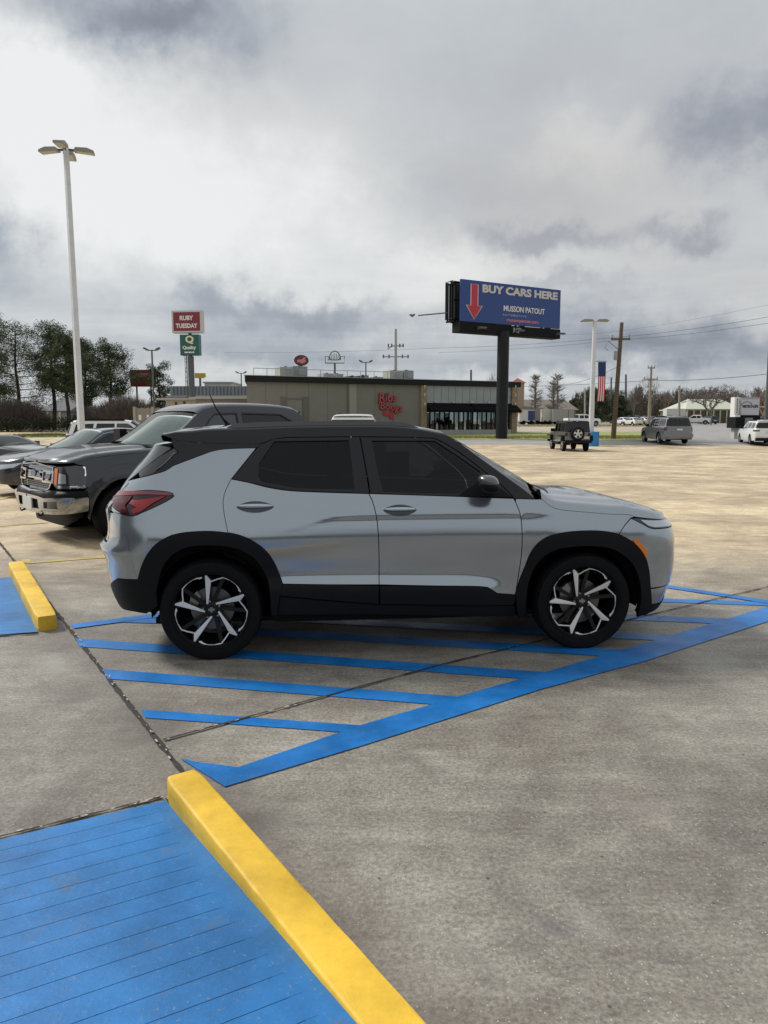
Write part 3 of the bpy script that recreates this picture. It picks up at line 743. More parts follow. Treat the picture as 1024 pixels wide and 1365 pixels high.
cut_b = TT((493, 658), (499, 676), (503, 696.5), (505, 726), (505.5, 756), (505.5, 779.5))
cut_f = TT((685, 664.5), (690.3, 676), (694.7, 691), (696, 710), (696, 729), (694, 749.5), (691, 768), (687, 793))
archR_o = TT((184.7, 772), (188.6, 756.4), (196.4, 739), (208, 725), (223.8, 715.4), (243, 710), (266.7, 708), (285, 708), (303.5, 710), (318, 713), (335, 720), (352.7, 732.6), (364.5, 748), (371, 762), (377, 778.5))
archF_o = TT((687, 793), (692.5, 774), (700, 756), (707.8, 737), (719.5, 722.5), (735, 713.7), (758.6, 709), (788, 707.4), (809.4, 708.8), (825, 712.2), (840.6, 720.5), (852.3, 731), (860.2, 744), (864, 759), (866, 784), (867, 806))
archR_i = TT((211, 806), (209, 790), (214, 765), (222, 748), (236, 735), (254, 728), (276, 726.5), (300, 727.5), (322, 733), (340, 744), (352, 760), (359, 780), (361, 800), (362, 819))
archF_i = TT((699, 822), (701, 797), (704, 776), (712, 755), (724, 741), (741, 732), (760, 728.5), (788, 727.3), (812, 730), (834, 742), (847.4, 760.5), (853.3, 784), (853, 804), (849, 817))
s_archR_o, s_archF_o, s_archR_i, s_archF_i = (spl(q, .03) for q in (archR_o, archF_o, archR_i, archF_i))
s_belt = spl(belt, .04)
def cutp(P, a, b):                        # part of a polyline between the points nearest a and b
    d = lambda q: min(range(len(P)), key=lambda i: (P[i][0]-q[0])**2 + (P[i][1]-q[1])**2)
    i, j = d(a), d(b); return P[i:j+1] if i <= j else P[j:i+1][::-1]
sb_d1 = cutp(s_belt, belt[0], cut_b[0]); sb_d2 = cutp(s_belt, cut_b[0], belt[9]); sb_f = cutp(s_belt, belt[9], belt[10])
ar_q = cutp(s_archR_o, archR_o[0], dr_r[-1]); ar_d = cutp(s_archR_o, dr_r[-1], archR_o[-1])
P = lambda nm, po, m, **k: panel(hero, nm, po, m, k.pop('parent', H), **k)
sill = TT((377, 778.5), (440, 779.5), (505.5, 780.5), (580, 781), (640, 781.8), (652, 784), (663, 791), (687, 793))
# doors
rd = spl(dr_r[::-1], .03)[:-1] + sb_d1 + spl(cut_b, .04)[1:] + [sill[1], sill[0]] + ar_d[::-1][1:-1]
fd = spl(cut_b[::-1], .04)[:-1] + sb_d2 + spl(cut_f, .04)[1:] + [sill[6]] + spl([sill[5], sill[4], sill[3]], .03)
RD = P('rear_door', rd, M_PG, h=.017); FD = P('front_door', fd, M_PG, h=.022)
# quarter panel
lampr = spl(TT((151.5, 659), (158, 654.2), (188.6, 653.6), (224, 655.5), (231.5, 659.5), (228.6, 664.5), (208, 675.5), (188.6, 684), (177, 688.3), (160, 685), (150, 681.5)), .03)
dp_b = spl(TT((171, 641), (183, 638), (203, 633), (222, 627), (247, 615), (271, 606), (286, 601), (306, 598.4), (341, 597.4)), .03)
tg_top = hero.P(-.7, 1.09)
zq = T(171, 641)[1]
quarter = ar_q + spl(dr_r[::-1], .03)[1:] + [T(341, 597.4)] + dp_b[::-1][1:] + spl([T(171, 641), T(158, 647), T(151, 652), T(150, 657)], .02)[1:]
tailu = -.86
qp = [p for p in quarter] + [(T(150, 657)[0], lampr[0][1])] + lampr[1:-1][0:0]
# cut quarter round the lamp: go over the top of the lamp, round its point, back below
quarter = ar_q + spl(dr_r[::-1], .03)[1:] + [T(341, 597.4)] + dp_b[::-1][1:] + [(-.80, zq-.015), (-.86, 1.035)] + lampr[:-1] + [T(150, 684)] + [(-.88, T(150, 684)[1]), (-.88, .80)] + TT((168, 712), (172, 735), (177, 752), (181, 766))
P('quarter_panel', quarter, M_PG, gap=.0012, h=.035)
bump_top = .805
rb = TT((184.7, 772), (181, 766), (177, 752), (172, 735), (168, 712)) + [(-.88, .80), (UR, .80), (UR, .49), (-.95, .475)] + TT((157.3, 770.5))
P('rear_bumper', rb, M_PG, gap=.0004, sides=(-1, 1), offf=lambda u, z: .014*sst(-.55, -.80, u)*math.exp(-((z-.765)/.04)**2) - .012*sst(-.55, -.8, u)*math.exp(-((z-.66)/.05)**2))
lb = TT((184.7, 772.3), (157.3, 770.5)) + [(-.95, .475), (UR, .49), (UR, .30), (-1.0, .28)] + TT((152, 806), (161.3, 812), (178, 815.5), (196, 818.4), (211, 808), (208.5, 790), (213, 766)) 
P('bumper_cladding', lb, M_TRIM)
# tailgate and its glass
P('tailgate', [(-.885, 1.035), (-.885, .81), (UR, .81), (UR, 1.10), (-.95, 1.10), (-.80, zq-.02)], M_PG, offf=lambda u, z: .02*math.exp(-((z-1.02)/.05)**2))
gl = TT((229, 597), (215, 607), (200, 618), (185, 630), (171, 640.5)) 
gl_ = spl(gl, .03) + [(-.80, zq-.012), (-.95, 1.105), (UR, 1.105), (UR, gl[0][1]+.02), (-.6, gl[0][1]+.02)]
P('rear_window', gl_, mat('rear_glass', (.03, .035, .04), .05, spec=.8, coat=1), sides=(-1, 1))
P('window_fin', TT((232, 597), (237, 602), (222, 616), (204, 632), (186, 637)) + gl[1:4][::-1], M_GLOSSBLK)
P('fin_reflection', TT((231, 606), (236.5, 603.5), (214, 623), (208, 628)), M_CHROMEG, off=.008)  # pale strip stands in for the reflection along the gloss black fin
# rear lamp with its inner blades
TL = P('tail_lamp', lampr[:-1] + [(-.86, lampr[-1][1]), (-1.12, lampr[-1][1]-.005), (-1.16, 1.0), (-.86, 1.038)], M_REDD, off=.004, skirt=.03)
for sd, L_ in zip((-1, 1), TL):
    q = dict(sides=(sd,), parent=L_, gap=0, skirt=.004)
    P('lamp_rim', spl(TT((153, 658.5), (160, 655), (190, 655), (222, 656.5), (230, 659.5), (226, 660.5), (190, 659.5), (160, 661)), .03), M_PINK, off=.009, **q)
    P('lamp_lens', TT((153, 663), (178, 661.5), (168, 674), (172, 684.5), (161, 682.5), (154.5, 674)), M_RED, off=.010, **q)
    P('lamp_blade', TT((184, 668), (200, 665), (222, 661.5), (206, 670.5), (190, 681.5), (179, 685.5), (176, 680), (184, 676.5), (173.5, 672), (177, 667.5)), mat('tail_lamp_glow', (.30, .006, .012), .3, coat=.2), off=.012, **q)
    P('lamp_corner', TT((151.5, 676), (163, 684.5), (152, 682)), M_CLEAR, off=.012, **q)
# greenhouse
frame_o = spl(TT((308, 638.5), (320, 624), (342, 597.6), (358.6, 587.5), (378, 583.6), (430, 582.5), (477, 582.2)), .03)
gR = TT((365.4, 588.3), (465, 586.8), (472.9, 652.3), (425, 651.8), (391.8, 650.2), (348.8, 642), (344.5, 636), (345.5, 618))
P('rear_window_frame', frame_o + TT((479.5, 582.2), (485.5, 614.5), (493, 658)) + sb_d1[::-1][1:-1], M_TRIM if False else mat('pillar_black', (.007, .0085, .012), .3, spec=.35, coat=.1), holes=[gR])
frame_f = spl(TT((577.7, 584), (593.3, 591), (616.7, 606), (642, 625.5), (665.5, 644), (681, 659), (685, 664.5)), .03)
gF = TT((495.6, 587.5), (579.6, 587.5), (605, 604), (630, 621), (641, 629), (636, 643), (622, 651), (614, 658.5), (560, 657.2), (511, 656), (504, 630))
P('front_window_frame', TT((493.8, 658), (486.3, 614.5), (480.3, 582.2)) + [T(530, 582.6)] + frame_f + sb_d2[::-1][1:], MATS['pillar_black'], holes=[gF])
P('rear_door_glass', gR, M_GLT, off=-.010, gap=-.004, skirt=0); P('front_door_glass', gF, M_GLF, off=-.010, gap=-.004, skirt=0)
P('window_seal', TT((333, 643.2), (349, 646.5), (392, 654), (425, 655.3), (491, 657.4), (491, 655.5), (425, 653.2), (392, 651.8), (350, 644), (333, 640.8)), M_RUBBER, off=.003, skirt=.003, gap=0)
P('window_seal', TT((495, 657.8), (616, 661.4), (640, 662.4), (640, 660.4), (616, 659.4), (495, 656)), M_RUBBER, off=.003, skirt=.003, gap=0)
P('d_pillar', TT((229, 585), (262, 590), (300, 591.6), (345, 591.6), (352, 591), (341, 597.3), (306, 598.3), (286, 600.8), (271, 605.8), (247, 614.8), (222, 626.8), (204, 632.4), (222, 616), (237, 602)), M_ROOF, gap=.001)
P('a_pillar', spl(TT((577.7, 583.5), (593.3, 590.5), (616.7, 605.3), (642, 625), (665.5, 643.5), (681, 658.5), (685.5, 664.2)), .03) + TT((713.5, 665.2)) + spl(TT((697, 651.5), (680, 639.5), (655.8, 622), (636, 607.5), (612, 590), (596, 581)), .03), M_ROOF, gap=.001)
# roof side and roof
r_low = TT((229, 584.5), (262, 589.5), (300, 591.2), (345, 591.2), (358.6, 587), (378, 583), (430, 582), (480, 581.7), (530, 582), (577.7, 583.3), (596, 580.7))
r_top = TT((217, 579.3), (245, 577), (276.5, 574.6), (330, 573), (397.7, 570.6), (500, 569.6), (535, 571), (560, 574), (592, 580.0))
s_rt = spl(r_top, .04)
P('roof_side', spl(r_low, .04) + s_rt[::-1], M_ROOF, gap=0, skirt=.004)
prof = [(1, 0), (.985, .008), (.96, .014), (.9, .019), (.8, .024), (.6, .031), (.3, .036), (0, .038)]
C = [hero.P(*q) for q in s_rt]
bridge('roof', C, prof, M_ROOF, H, amp=lambda t: .4 + .6*sst(0, .3, t))
# spoiler lip
sp = [hero.P(*q) for q in spl(TT((216, 580.5), (222, 584), (229, 586)), .02)]
c0 = hero.P(*s_rt[0]); c1 = hero.P(*T(229, 586)); c2 = hero.P(*T(217, 587))
bridge('spoiler', [c0 + Vector((0, 0, .002)), c0 + Vector((-.012, 0, -.012)), c0 + Vector((0, 0, -.045)), c1 + Vector((.0, 0, -.02)), c1 + Vector((.05, -.05, -.03))], [(1, 0), (.8, .006), (0, .012)], M_ROOF, H, amp=lambda t: .4)
# windscreen and A-pillar edge
aw = spl(TT((592, 580.0), (605, 586.6), (636, 608), (655.8, 622.4), (680, 640), (697, 652.3), (713.5, 665.4)), .04)
C = [hero.P(*q) for q in aw]
def wprof(h): return [(1-i/14, h*(1-(1-i/14)**2.4)) for i in range(15)]
bridge('windscreen', C, wprof(1), M_GLW, H, d=(.86, 0, .5), vr=(-.935, .935), amp=lambda t: .03 + .115*t)
for vr in ((.93, 1), (-1, -.93)):
    bridge('windscreen_pillar', C, [(1, 0), (.985, .07), (.96, .12), (.93, .155), (.9, .2)], M_ROOF, H, d=(.86, 0, .5), vr=vr, amp=lambda t: .03+.115*t)
# cowl
Cb = C[-1]
cw = [Vector((Cb.x + .05, Cb.y-.005, Cb.z-.005)), Vector((Cb.x-.02, Cb.y-.02, Cb.z-.03)), Vector((Cb.x-.15, Cb.y-.03, Cb.z-.02))]
bridge('cowl_panel', cw, wprof(1), M_TRIM, H, d=(.9, 0, .1), amp=lambda t: .24)
# wipers
for y0, y1 in ((-.62, -.05), (.0, .55)):
    bm = B(); zc_ = Cb.z + .03
    f = lambda y: Cb.x + .22*(1-(abs(y)/.86)**2.4)
    tube(bm, [(f(y0)-.03, y0, zc_ + .0), (f(y0)-.10, (y0*.7+y1*.3), zc_ + .055), (f(y1)-.13, y1, zc_+.065)], .009, 6)
    tube(bm, [(f(y0)-.02, y0-.02, zc_-.03), (f(y0)-.03, y0, zc_+.012)], .014, 6)
    obj('wiper', bm, M_TRIM, H, smooth=True)
# hood
shut = TT((722, 664.8), (728, 670), (737, 676), (752, 679.8), (789, 683), (812.5, 685), (836, 685.6), (846, 688.5))
hd = spl(shut, .03)[:-1] + [shut[-1], (3.42, .935), (3.52, .93), (3.64, .93), (3.80, .935), (3.95, .94), (UF-.03, .94)]
C = [hero.P(*q) for q in resample(hd, .04, False)]
hprof = [(1, 0), (.992, .014), (.975, .040), (.955, .055), (.93, .060), (.88, .058), (.82, .055), (.78, .060), (.74, .072), (.68, .080), (.5, .087), (.3, .092), (0, .096)]
n_h = len(C); xs_ = C[0].x
bridge('hood', C, hprof, M_PG, H, amp=lambda t: (1.0 if t < .45 else 1.0-.86*sst(.45, .97, t)))
# rear lip of the hood bulging to the glass
C2 = [C[0] + Vector((-.0, 0, .0)), C[0] + Vector((-.03, -.005, -.012))]
# fender
fender = TT((687.5, 664.6), (722, 665.2)) + spl(shut, .03)[1:-1] + [shut[-1]] + TT((841, 690.5), (833, 700), (825, 712.2)) + cutp(s_archF_o, T(825, 712.2), archF_o[0])[::-1][::-1][::1]
a_ = cutp(s_archF_o, T(825, 712.2), archF_o[0]); fender = TT((687.5, 664.6), (713, 665.4), (722, 665.2)) + spl(shut, .03)[1:] + TT((841, 690.5), (833, 700)) + a_ + spl(cut_f[::-1], .04)[1:-1]
P('front_fender', fender, M_PG)
# front bumper skin
zl = T(866, 784.5)[1]
a_ = cutp(s_archF_o, T(825, 712.2), T(866, 784))
hl = TT((841, 691), (850, 690.6), (873, 691)) 
hlb = TT((841, 691), (854.7, 697.5), (865.6, 703.6), (872, 705))
fb = a_[::-1] + TT((833, 700)) + hlb + [(3.62, T(872, 705)[1]-.01), (3.66, .84), (3.655, .60), (3.62, zl)]
P('front_bumper', fb, M_PG, offf=lambda u, z: -.012*sst(3.45, 3.6, u)*math.exp(-((z-.74)/.09)**2))
# lower bumper: silver skid and black splitter
P('lower_bumper', [T(866, 785.5), (3.63, zl-.002), (3.64, .40), (3.57, T(880, 805)[1]), T(867, 806)], M_PG, off=-.006)
P('splitter', TT((867, 806.3), (880, 805.3)) + [(3.60, .33), (3.8, .32), (UF, .31), (UF, .20), (3.7, .21)] + TT((881, 810), (870, 815.5), (849, 823), (849, 817), (858, 808)), M_TRIM)
P('vent_chrome', [(3.64, .60), (3.70, .62), (3.70, .36), (3.60, .33), (3.64, .42)], M_CHROMEG, off=-.004)
P('side_vent', [(3.655, .84), (3.70, .83), (3.70, .62), (3.66, .60)], M_GLOSSBLK, off=-.02)
P('grille', [(3.70, .86), (UF, .86), (UF, .33), (3.80, .33), (3.70, .36)], M_TRIM, off=-.012)
P('bumper_bar', [(3.63, .90), (UF, .92), (UF, .865), (3.66, .85)], M_PG, off=.004)
P('grille_chrome', [(3.70, .845), (UF, .845), (UF, .83), (3.70, .83)], M_CHROME, off=.006)
bm = B(); 
for x_, w_, h_ in ((0, .085, .045), (0, .03, .085)): prism(bm, [(-w_, -h_*.5), (w_, -h_*.5), (w_, h_*.5), (-w_, h_*.5)], 3.545, 3.56 + .002*(w_ < .05), axis='X', M=Matrix.Translation((0, 0, .78)))
obj('nose_badge', bm, M_GLOSSBLK, H, bev=.004)
# upper headlamp (slim) 
hlamp = TT((841, 691), (850, 690.5)) + [(3.50, .928), (3.62, .925), (3.625, T(872, 705)[1]-.008)] + hlb[::-1][:-1]
HL = P('head_lamp', hlamp, M_LAMPD, off=.002, skirt=.03)
for sd, L_ in zip((-1, 1), HL):
    P('lamp_lens', [T(853, 693), (3.50, .918), (3.60, .915), (3.61, .875)] + TT((872, 703), (864, 701)), M_CLEAR, off=.008, sides=(sd,), parent=L_, gap=0, skirt=.004)
P('side_marker', spl(TT((843.5, 720), (848.4, 719), (855, 725), (860, 732), (862.5, 739), (860.8, 743), (857, 739), (850, 730)), .015, True), M_AMBER, off=.012, skirt=.012, gap=0)
# arch and sill cladding
def clad_off(u, z): return .0
clR = ar_q + ar_d[1:] + [T(376, 792)] + TT((371, 819)) + s_archR_i[::-1] + TT((211, 808)) 
inR = spl(archR_i, .03)
clR = s_archR_o + TT((372, 800), (369, 819)) + inR[::-1] + TT((209, 790), (206, 780))
P('wheel_arch_trim', clR, M_TRIM, off=.016, skirt=.05, gap=0)
inF = spl(archF_i, .03)
clF = s_archF_o + TT((868, 812), (858, 819)) + inF[::-1] + TT((690, 822))
P('wheel_arch_trim', clF, M_TRIM, off=.016, skirt=.05, gap=0)
zr0 = T(503, 820)[1]
P('door_cladding', [q for q in sill[:3]] + TT((505, 805), (440, 800), (373, 794)), M_TRIM, off=.012, skirt=.02)
P('door_cladding', TT((506.3, 780.5)) + sill[3:] + TT((687, 800), (684, 806), (506.3, 805)), M_TRIM, off=.012, skirt=.02)
P('sill_cladding', TT((373, 795), (440, 801), (505, 806), (600, 807), (686, 807), (688, 822)) + TT((600, 821.5), (503, 819.5), (370, 820)), M_TRIM, off=-.002, skirt=.03)
# handles: body paint with shade painted into the cup, bar painted brighter
for (px, py, sx_, dn) in ((340.4, 676, 23.5, 'rear'), (533.3, 680.3, 21.8, 'front')):
    par = RD if dn == 'rear' else FD
    c = T(px, py)
    for sd, pr in zip((-1, 1), par):
        sxm, szm = sx_*.0052, 7.3*.0052
        el = [(c[0]+sxm*math.cos(a)*(1 if abs(math.cos(a)) < .98 else 1.04), c[1]+szm*math.sin(a)*(1-.25*math.cos(a)**2)) for a in [2*PI*k/28 for k in range(28)]]
        P('handle_cup', el, M_GLOSSBLK if False else mat('handle_cup_shade', (.07, .078, .09), .35, .5), sides=(sd,), parent=pr, off=.0025, skirt=.004, gap=0, h=.015, offf=lambda u, z: 0)
        bm = B(); K = 14; pr_ = []
        for i in range(K+1):
            t = -1 + 2*i/K; u = c[0] + t*sxm*.98; z = c[1] + .004; q = hero.P(u, z); wv_ = (1-t*t)**.45 if abs(t) < 1 else .02
            pr_.append([bm.verts.new((u, (q.y + .004 + .020*wv_*ca)*sd, z + 0.017*wv_*sa + .004)) for ca, sa in [(max(-.3, math.cos(b)), math.sin(b)) for b in [2*PI*k/12 for k in range(12)]]])
        for a, b in zip(pr_, pr_[1:]):
            for k in range(12): bm.faces.new((a[k], a[(k+1) % 12], b[(k+1) % 12], b[k]))
        obj('door_handle', bm, MATS.get('handle_bright_paint') or paintm('handle_bright_paint', (.48, .52, .56), .8, .22), pr, smooth=True, ang=80)
# roof rails
for sd in (-1, 1):
    bm = B(); top = [hero.P(*q) for q in TT((287, 573.5), (300, 569), (311.6, 562.5), (330, 561.4), (401.5, 559.8), (500, 559.8), (538, 561), (554, 566), (572, 574))]
    for q in top: pass
    rows = []
    pts = spl([(q.x, q.z) for q in top], .04)
    base = {}
    for x, z in pts:
        bz = lerpk([(hero.P(*q).x, hero.P(*q).z) for q in s_rt], x); by = lerpk([(hero.P(*q).x, hero.P(*q).y) for q in s_rt], x) 
        zt = max(z-.012, bz + .004); yb = by-.055; 
        rows.append([bm.verts.new((x, sd*yy, zz)) for yy, zz in ((yb+.016, bz-.004), (yb+.014, zt-.012), (yb+.008, zt), (yb-.012, zt), (yb-.018, zt-.012), (yb-.018, bz-.004))])
    for a, b in zip(rows, rows[1:]):
        for k in range(5): bm.faces.new((a[k], a[k+1], b[k+1], b[k]))
    bm.faces.new(rows[0]); bm.faces.new(rows[-1]); obj('roof_rail', bm, mat('rail_black', (.005, .006, .009), .15, spec=.7, coat=.8), H, smooth=True, ang=40)
# mirrors
for sd in (-1, 1):
    c = hero.P(*T(655, 650)); cy = c.y + .16; bm = B()
    # centre of the cap in car coordinates: where the ray of the photo reaches the cap's distance
    d = ray(651.5, 643); o = Vector((0, 0, CAM_H))-hero_loc; o = Vector((o.dot(hux), o.dot(hn), o.z)); D = Vector((d.dot(hux), d.dot(hn), d.z)); q = o + D*((cy-o.y)/D.y)
    def cap(bm, cx, cz, rx, ry, rz, z0, z1, y0):
        n, K = 20, 12; rows = []
        for k in range(K+1):
            ph = -PI/2 + PI*k/K; zz = math.sin(ph); rr = math.cos(ph)
            if zz < z0 or zz > z1: zz = min(max(zz, z0), z1)
            rows.append([bm.verts.new((cx + rx*(rr**.7)*math.cos(2*PI*i/n)*(1+.1*zz) + .02*zz*0 - .018*zz, sd*(y0 + ry*(rr**.7)*math.sin(2*PI*i/n)), cz + rz*zz)) for i in range(n)])
        for a, b in zip(rows, rows[1:]):
            for i in range(n): bm.faces.new((a[i], a[(i+1) % n], b[(i+1) % n], b[i]))
        bmesh.ops.remove_doubles(bm, verts=bm.verts, dist=.0006)
    MRR = tag(bpy.data.objects.new('side_mirror', None)); COL.objects.link(MRR); MRR.parent = H
    cap(bm, q.x, q.z, .070, .095, .052, -.35, 1, q.y); obj('mirror_cap', bm, mat('mirror_cap_grey', (.10, .104, .11), .26, .6, coat=.8), MRR, smooth=True, ang=60)
    bm = B(); cap(bm, q.x+.004, q.z-.020, .074, .10, .056, -1, .1, q.y); obj('mirror_housing', bm, M_TRIM, MRR, smooth=True, ang=60)
    bm = B(); tube(bm, [(q.x+.05, sd*(q.y-.06), q.z-.055), (q.x+.075, sd*(c.y-.03), q.z-.075)], .022, 8); obj('mirror_foot', bm, M_TRIM, MRR, smooth=True)
P('mirror_sail', TT((612, 660.5), (622, 652.5), (636, 643.5), (642, 636), (650, 640), (672, 655), (684, 663.5)), M_TRIM, off=.006, skirt=.008, gap=0)
# fuel/plate/lamp on the tail
bm = B(); box(bm, -.818, -.812, -.26, .26, .84, .96); obj('number_plate', bm, M_PLATE, H)
# inner shell, floor, wheel wells, seats
bm = B()
sh = [(-.62, .36), (-.42, .33)] + arc(0, .36, .40, 188, -8, 16)[::1] + [(.44, .24), (2.2, .24)] + arc(2.64, .36, .40, 188, -8, 16) + [(3.1, .30), (3.36, .34), (3.40, .80), (3.2, .97), (2.45, 1.02), (2.2, 1.0), (-.3, 1.0), (-.60, .98), (-.64, .80)]
for sd in (-1, 1):
    v1 = [bm.verts.new((x, sd*.80*(1-.2*sst(3.0, 3.4, x) - .15*sst(-.4, -.7, x)), z)) for x, z in sh]; v2 = [bm.verts.new((x, sd*.50, z)) for x, z in sh]
    bm.faces.new(v1)
    for i in range(len(sh)): bm.faces.new((v1[i], v1[(i+1) % len(sh)], v2[(i+1) % len(sh)], v2[i]))
box(bm, -.40, 3.0, -.74, .74, .235, .27)
box(bm, -.50, 3.2, -.49, .49, .26, .60)
box(bm, -.55, 3.2, -.70, .70, .60, .62)
box(bm, 2.05, 2.35, -.70, .70, .80, 1.02)        # dashboard
for sd in (-1, 1):
    for cx_ in (0, 2.64):
        a = arc(cx_, .36, .405, 188, -8, 18)
        w1 = [bm.verts.new((x, sd*.86, z)) for x, z in a]; w2 = [bm.verts.new((x, sd*.50, z)) for x, z in a]
        for i in range(len(a)-1): bm.faces.new((w1[i], w1[i+1], w2[i+1], w2[i]))
        bm.faces.new(w2)
obj('chassis', bm, M_DARK, H)
for x, y in ((1.05, -.38), (1.05, .38)):
    bm = B(); s_ = [(0, .62), (.5, .62), (.52, .74), (.06, .70), (-.14, 1.28), (-.24, 1.26), (-.06, .66)]
    prism(bm, [(x+a, b) for a, b in s_], y-.24, y+.24); obj('seat', bm, M_SEAT, H, bev=.02)
    bm = B(); prism(bm, [(x-.16, 1.30), (x-.24, 1.28), (x-.23, 1.47), (x-.15, 1.48)], y-.12, y+.12); obj('headrest', bm, M_SEAT, H, bev=.02)
bm = B(); prism(bm, [(.1, .62), (.6, .62), (.62, .74), (.16, .70), (-.04, 1.22), (-.14, 1.2)], -.62, .62); obj('seat', bm, M_SEAT, H, bev=.02)
# wheels
RR, RIM = .354, .252
def hero_wheel(cx, sd, rot, steer=0):
    Wl = tag(bpy.data.objects.new('wheel', None)); COL.objects.link(Wl); Wl.parent = H; Wl.location = (cx, sd*.775, RR-.004)
    Wl.rotation_euler = (0, 0, steer)
    h = .112; s = sd
    bm = B(); pr = [(RIM-.004, h*.72), (RIM, h*.86), (RIM+.008, h*.93), (RIM+.03, h*.985), (RIM+.06, h), (RIM+.085, h*.97), (RR-.014, h*.86), (RR-.004, h*.76), (RR, h*.6), (RR, -h*.6), (RR-.01, -h*.85), (RIM+.05, -h)]
    lathe(bm, [(r, a*s) for r, a in pr], 72)
    for r_ in (RIM+.012, RR-.03): lathe(bm, [(r_, (h*.975 if r_ < .3 else h*.92)*s), (r_+.002, (h*1.01 if r_ < .3 else h*.95)*s), (r_+.005, (h*.975 if r_ < .3 else h*.91)*s)], 72)
    obj('tyre', bm, M_TYRE, Wl, smooth=True, ang=50)
    bm = B(); lathe(bm, [(RIM, h*.80*s), (RIM-.002, h*.84*s), (RIM-.004, h*.80*s), (RIM-.006, h*.5*s), (RIM-.02, h*.3*s), (RIM-.045, -h*.7*s)], 72)
    def rp(p, a, y): 
        c, q = math.cos(a), math.sin(a); return Vector(((p[0]*c-p[1]*q)*(1 if s < 0 else -1), y, p[0]*q+p[1]*c))
    # black spokes: broad twin blades
    for k in range(5):
        a = rot - 2*PI*k/5
        for blade in ([(-.19, .10), (-.33, .95), (-.13, .88), (-.06, .12)], [(-.06, .12), (.10, .90), (.22, .93), (.03, .12)], [(-.36, .80), (-.36, .95), (-.28, .97), (-.24, .80)]):
            A = [bm.verts.new(rp((x*RIM, z*RIM), a, s*(h*.50 + h*.20*(math.hypot(x, z))**2 - (.012 if blade[0][0] == -.06 else 0)))) for x, z in blade]
            Bk = [bm.verts.new(v.co - Vector((0, s*.035, 0))) for v in A]
            bm.faces.new(A); bm.faces.new(Bk[::-1])
            for i in range(4): bm.faces.new((A[i], Bk[i], Bk[(i+1) % 4], A[(i+1) % 4]))
    lathe(bm, [(.0, s*h*.60), (.036, s*h*.60), (.042, s*h*.55), (.062, s*h*.53), (.066, s*h*.2)], 36)
    obj('rim', bm, M_GLOSSBLK if False else mat('rim_black', (.005, .0052, .006), .3, spec=.3, coat=.15), Wl, smooth=True, ang=30)
    # machined faces
    bm = B()
    def solid(poly, a, lift=.0):
        f = lambda x, z: s*(h*.50 + h*.22*min(1.0, math.hypot(x, z))**2 + .004 + lift)
        A = [bm.verts.new(rp((x*RIM, z*RIM), a, f(x, z))) for x, z in poly]; Bk = [bm.verts.new(v.co - Vector((0, s*.008, 0))) for v in A]
        bm.faces.new(A); bm.faces.new(Bk[::-1])
        for i in range(len(poly)): bm.faces.new((A[i], Bk[i], Bk[(i+1) % len(poly)], A[(i+1) % len(poly)]))
    for k in range(5):
        a = rot - 2*PI*k/5
        solid([(-.165, .13), (-.325, .925), (-.295, .955), (-.145, .80), (-.115, .13)], a)
        th = .030
        ring = [(-.145, .80), (.03, .905), (.178, .975), (.38, .935), (.555, .845), (.70, .655)]
        inn = [(-.140, .765), (.035, .872), (.175, .940), (.37, .898), (.53, .812), (.625, .70), (.612, .685), (.70, .60)]
        # segments as small solids
        for i in range(4):
            solid([ring[i], ring[i+1], inn[i+1], inn[i]], a)
        solid([ring[4], ring[5], (.692, .625), (.622, .665), (.618, .705), inn[4]], a)
    obj('spoke_face', bm, M_SILVER, Wl)
    for k in range(5):
        a = rot + .32 - 2*PI*k/5; p = rp((0, .232*RIM), a, 0); bm = B()
        lathe(bm, [(0, s*.016), (.006, s*.015), (.0095, s*.010), (.0105, 0)], 10, cx=p.x, cz=p.z)
        for v in bm.verts: v.co.y += s*h*.53
        obj('wheel_nut', bm, M_CHROMEG, Wl, smooth=True)
    bm = B()
    for bw, bh in ((.022, .0075), (.0085, .017)):
        box(bm, -bw, bw, min(s*h*.60, s*(h*.60+.003+.001*(bw < .01))), max(s*h*.60, s*(h*.60+.003+.001*(bw < .01))), -bh/1, bh/1)
    obj('centre_badge', bm, M_CHROMEG, Wl)
    bm = B(); lathe(bm, [(.05, s*.012), (.150, s*.012), (.152, s*.0), (.05, 0)], 48); lathe(bm, [(.0, s*.03), (.07, s*.03), (.075, s*.01)], 24)
    obj('brake_disc', bm, M_DISC, Wl, smooth=True, ang=30)
    bm = B(); prism(bm, [(-.155, .04), (-.145, .085), (-.10, .125), (-.075, .085), (-.095, .03)], min(s*.0, s*.035), max(s*0., s*.035)); obj('brake_caliper', bm, mat('caliper', (.30, .28, .25), .5, .5), Wl, bev=.006)
for cx_ in (0, 2.64):
    for sd in (-1, 1): hero_wheel(cx_, sd, R(-11) if cx_ == 0 else 0)

bm = B(); q_ = at(306, 563, 5.83) - hero_loc; ax_ = q_.dot(hux)
tube(bm, [(ax_, 0, 1.60), (ax_-.045, 0, 1.655), (ax_-.10, 0, 1.74), (ax_-.145, 0, 1.845)], [.022, .008, .005, .0035], 8); obj('antenna', bm, M_TRIM, H, smooth=True)
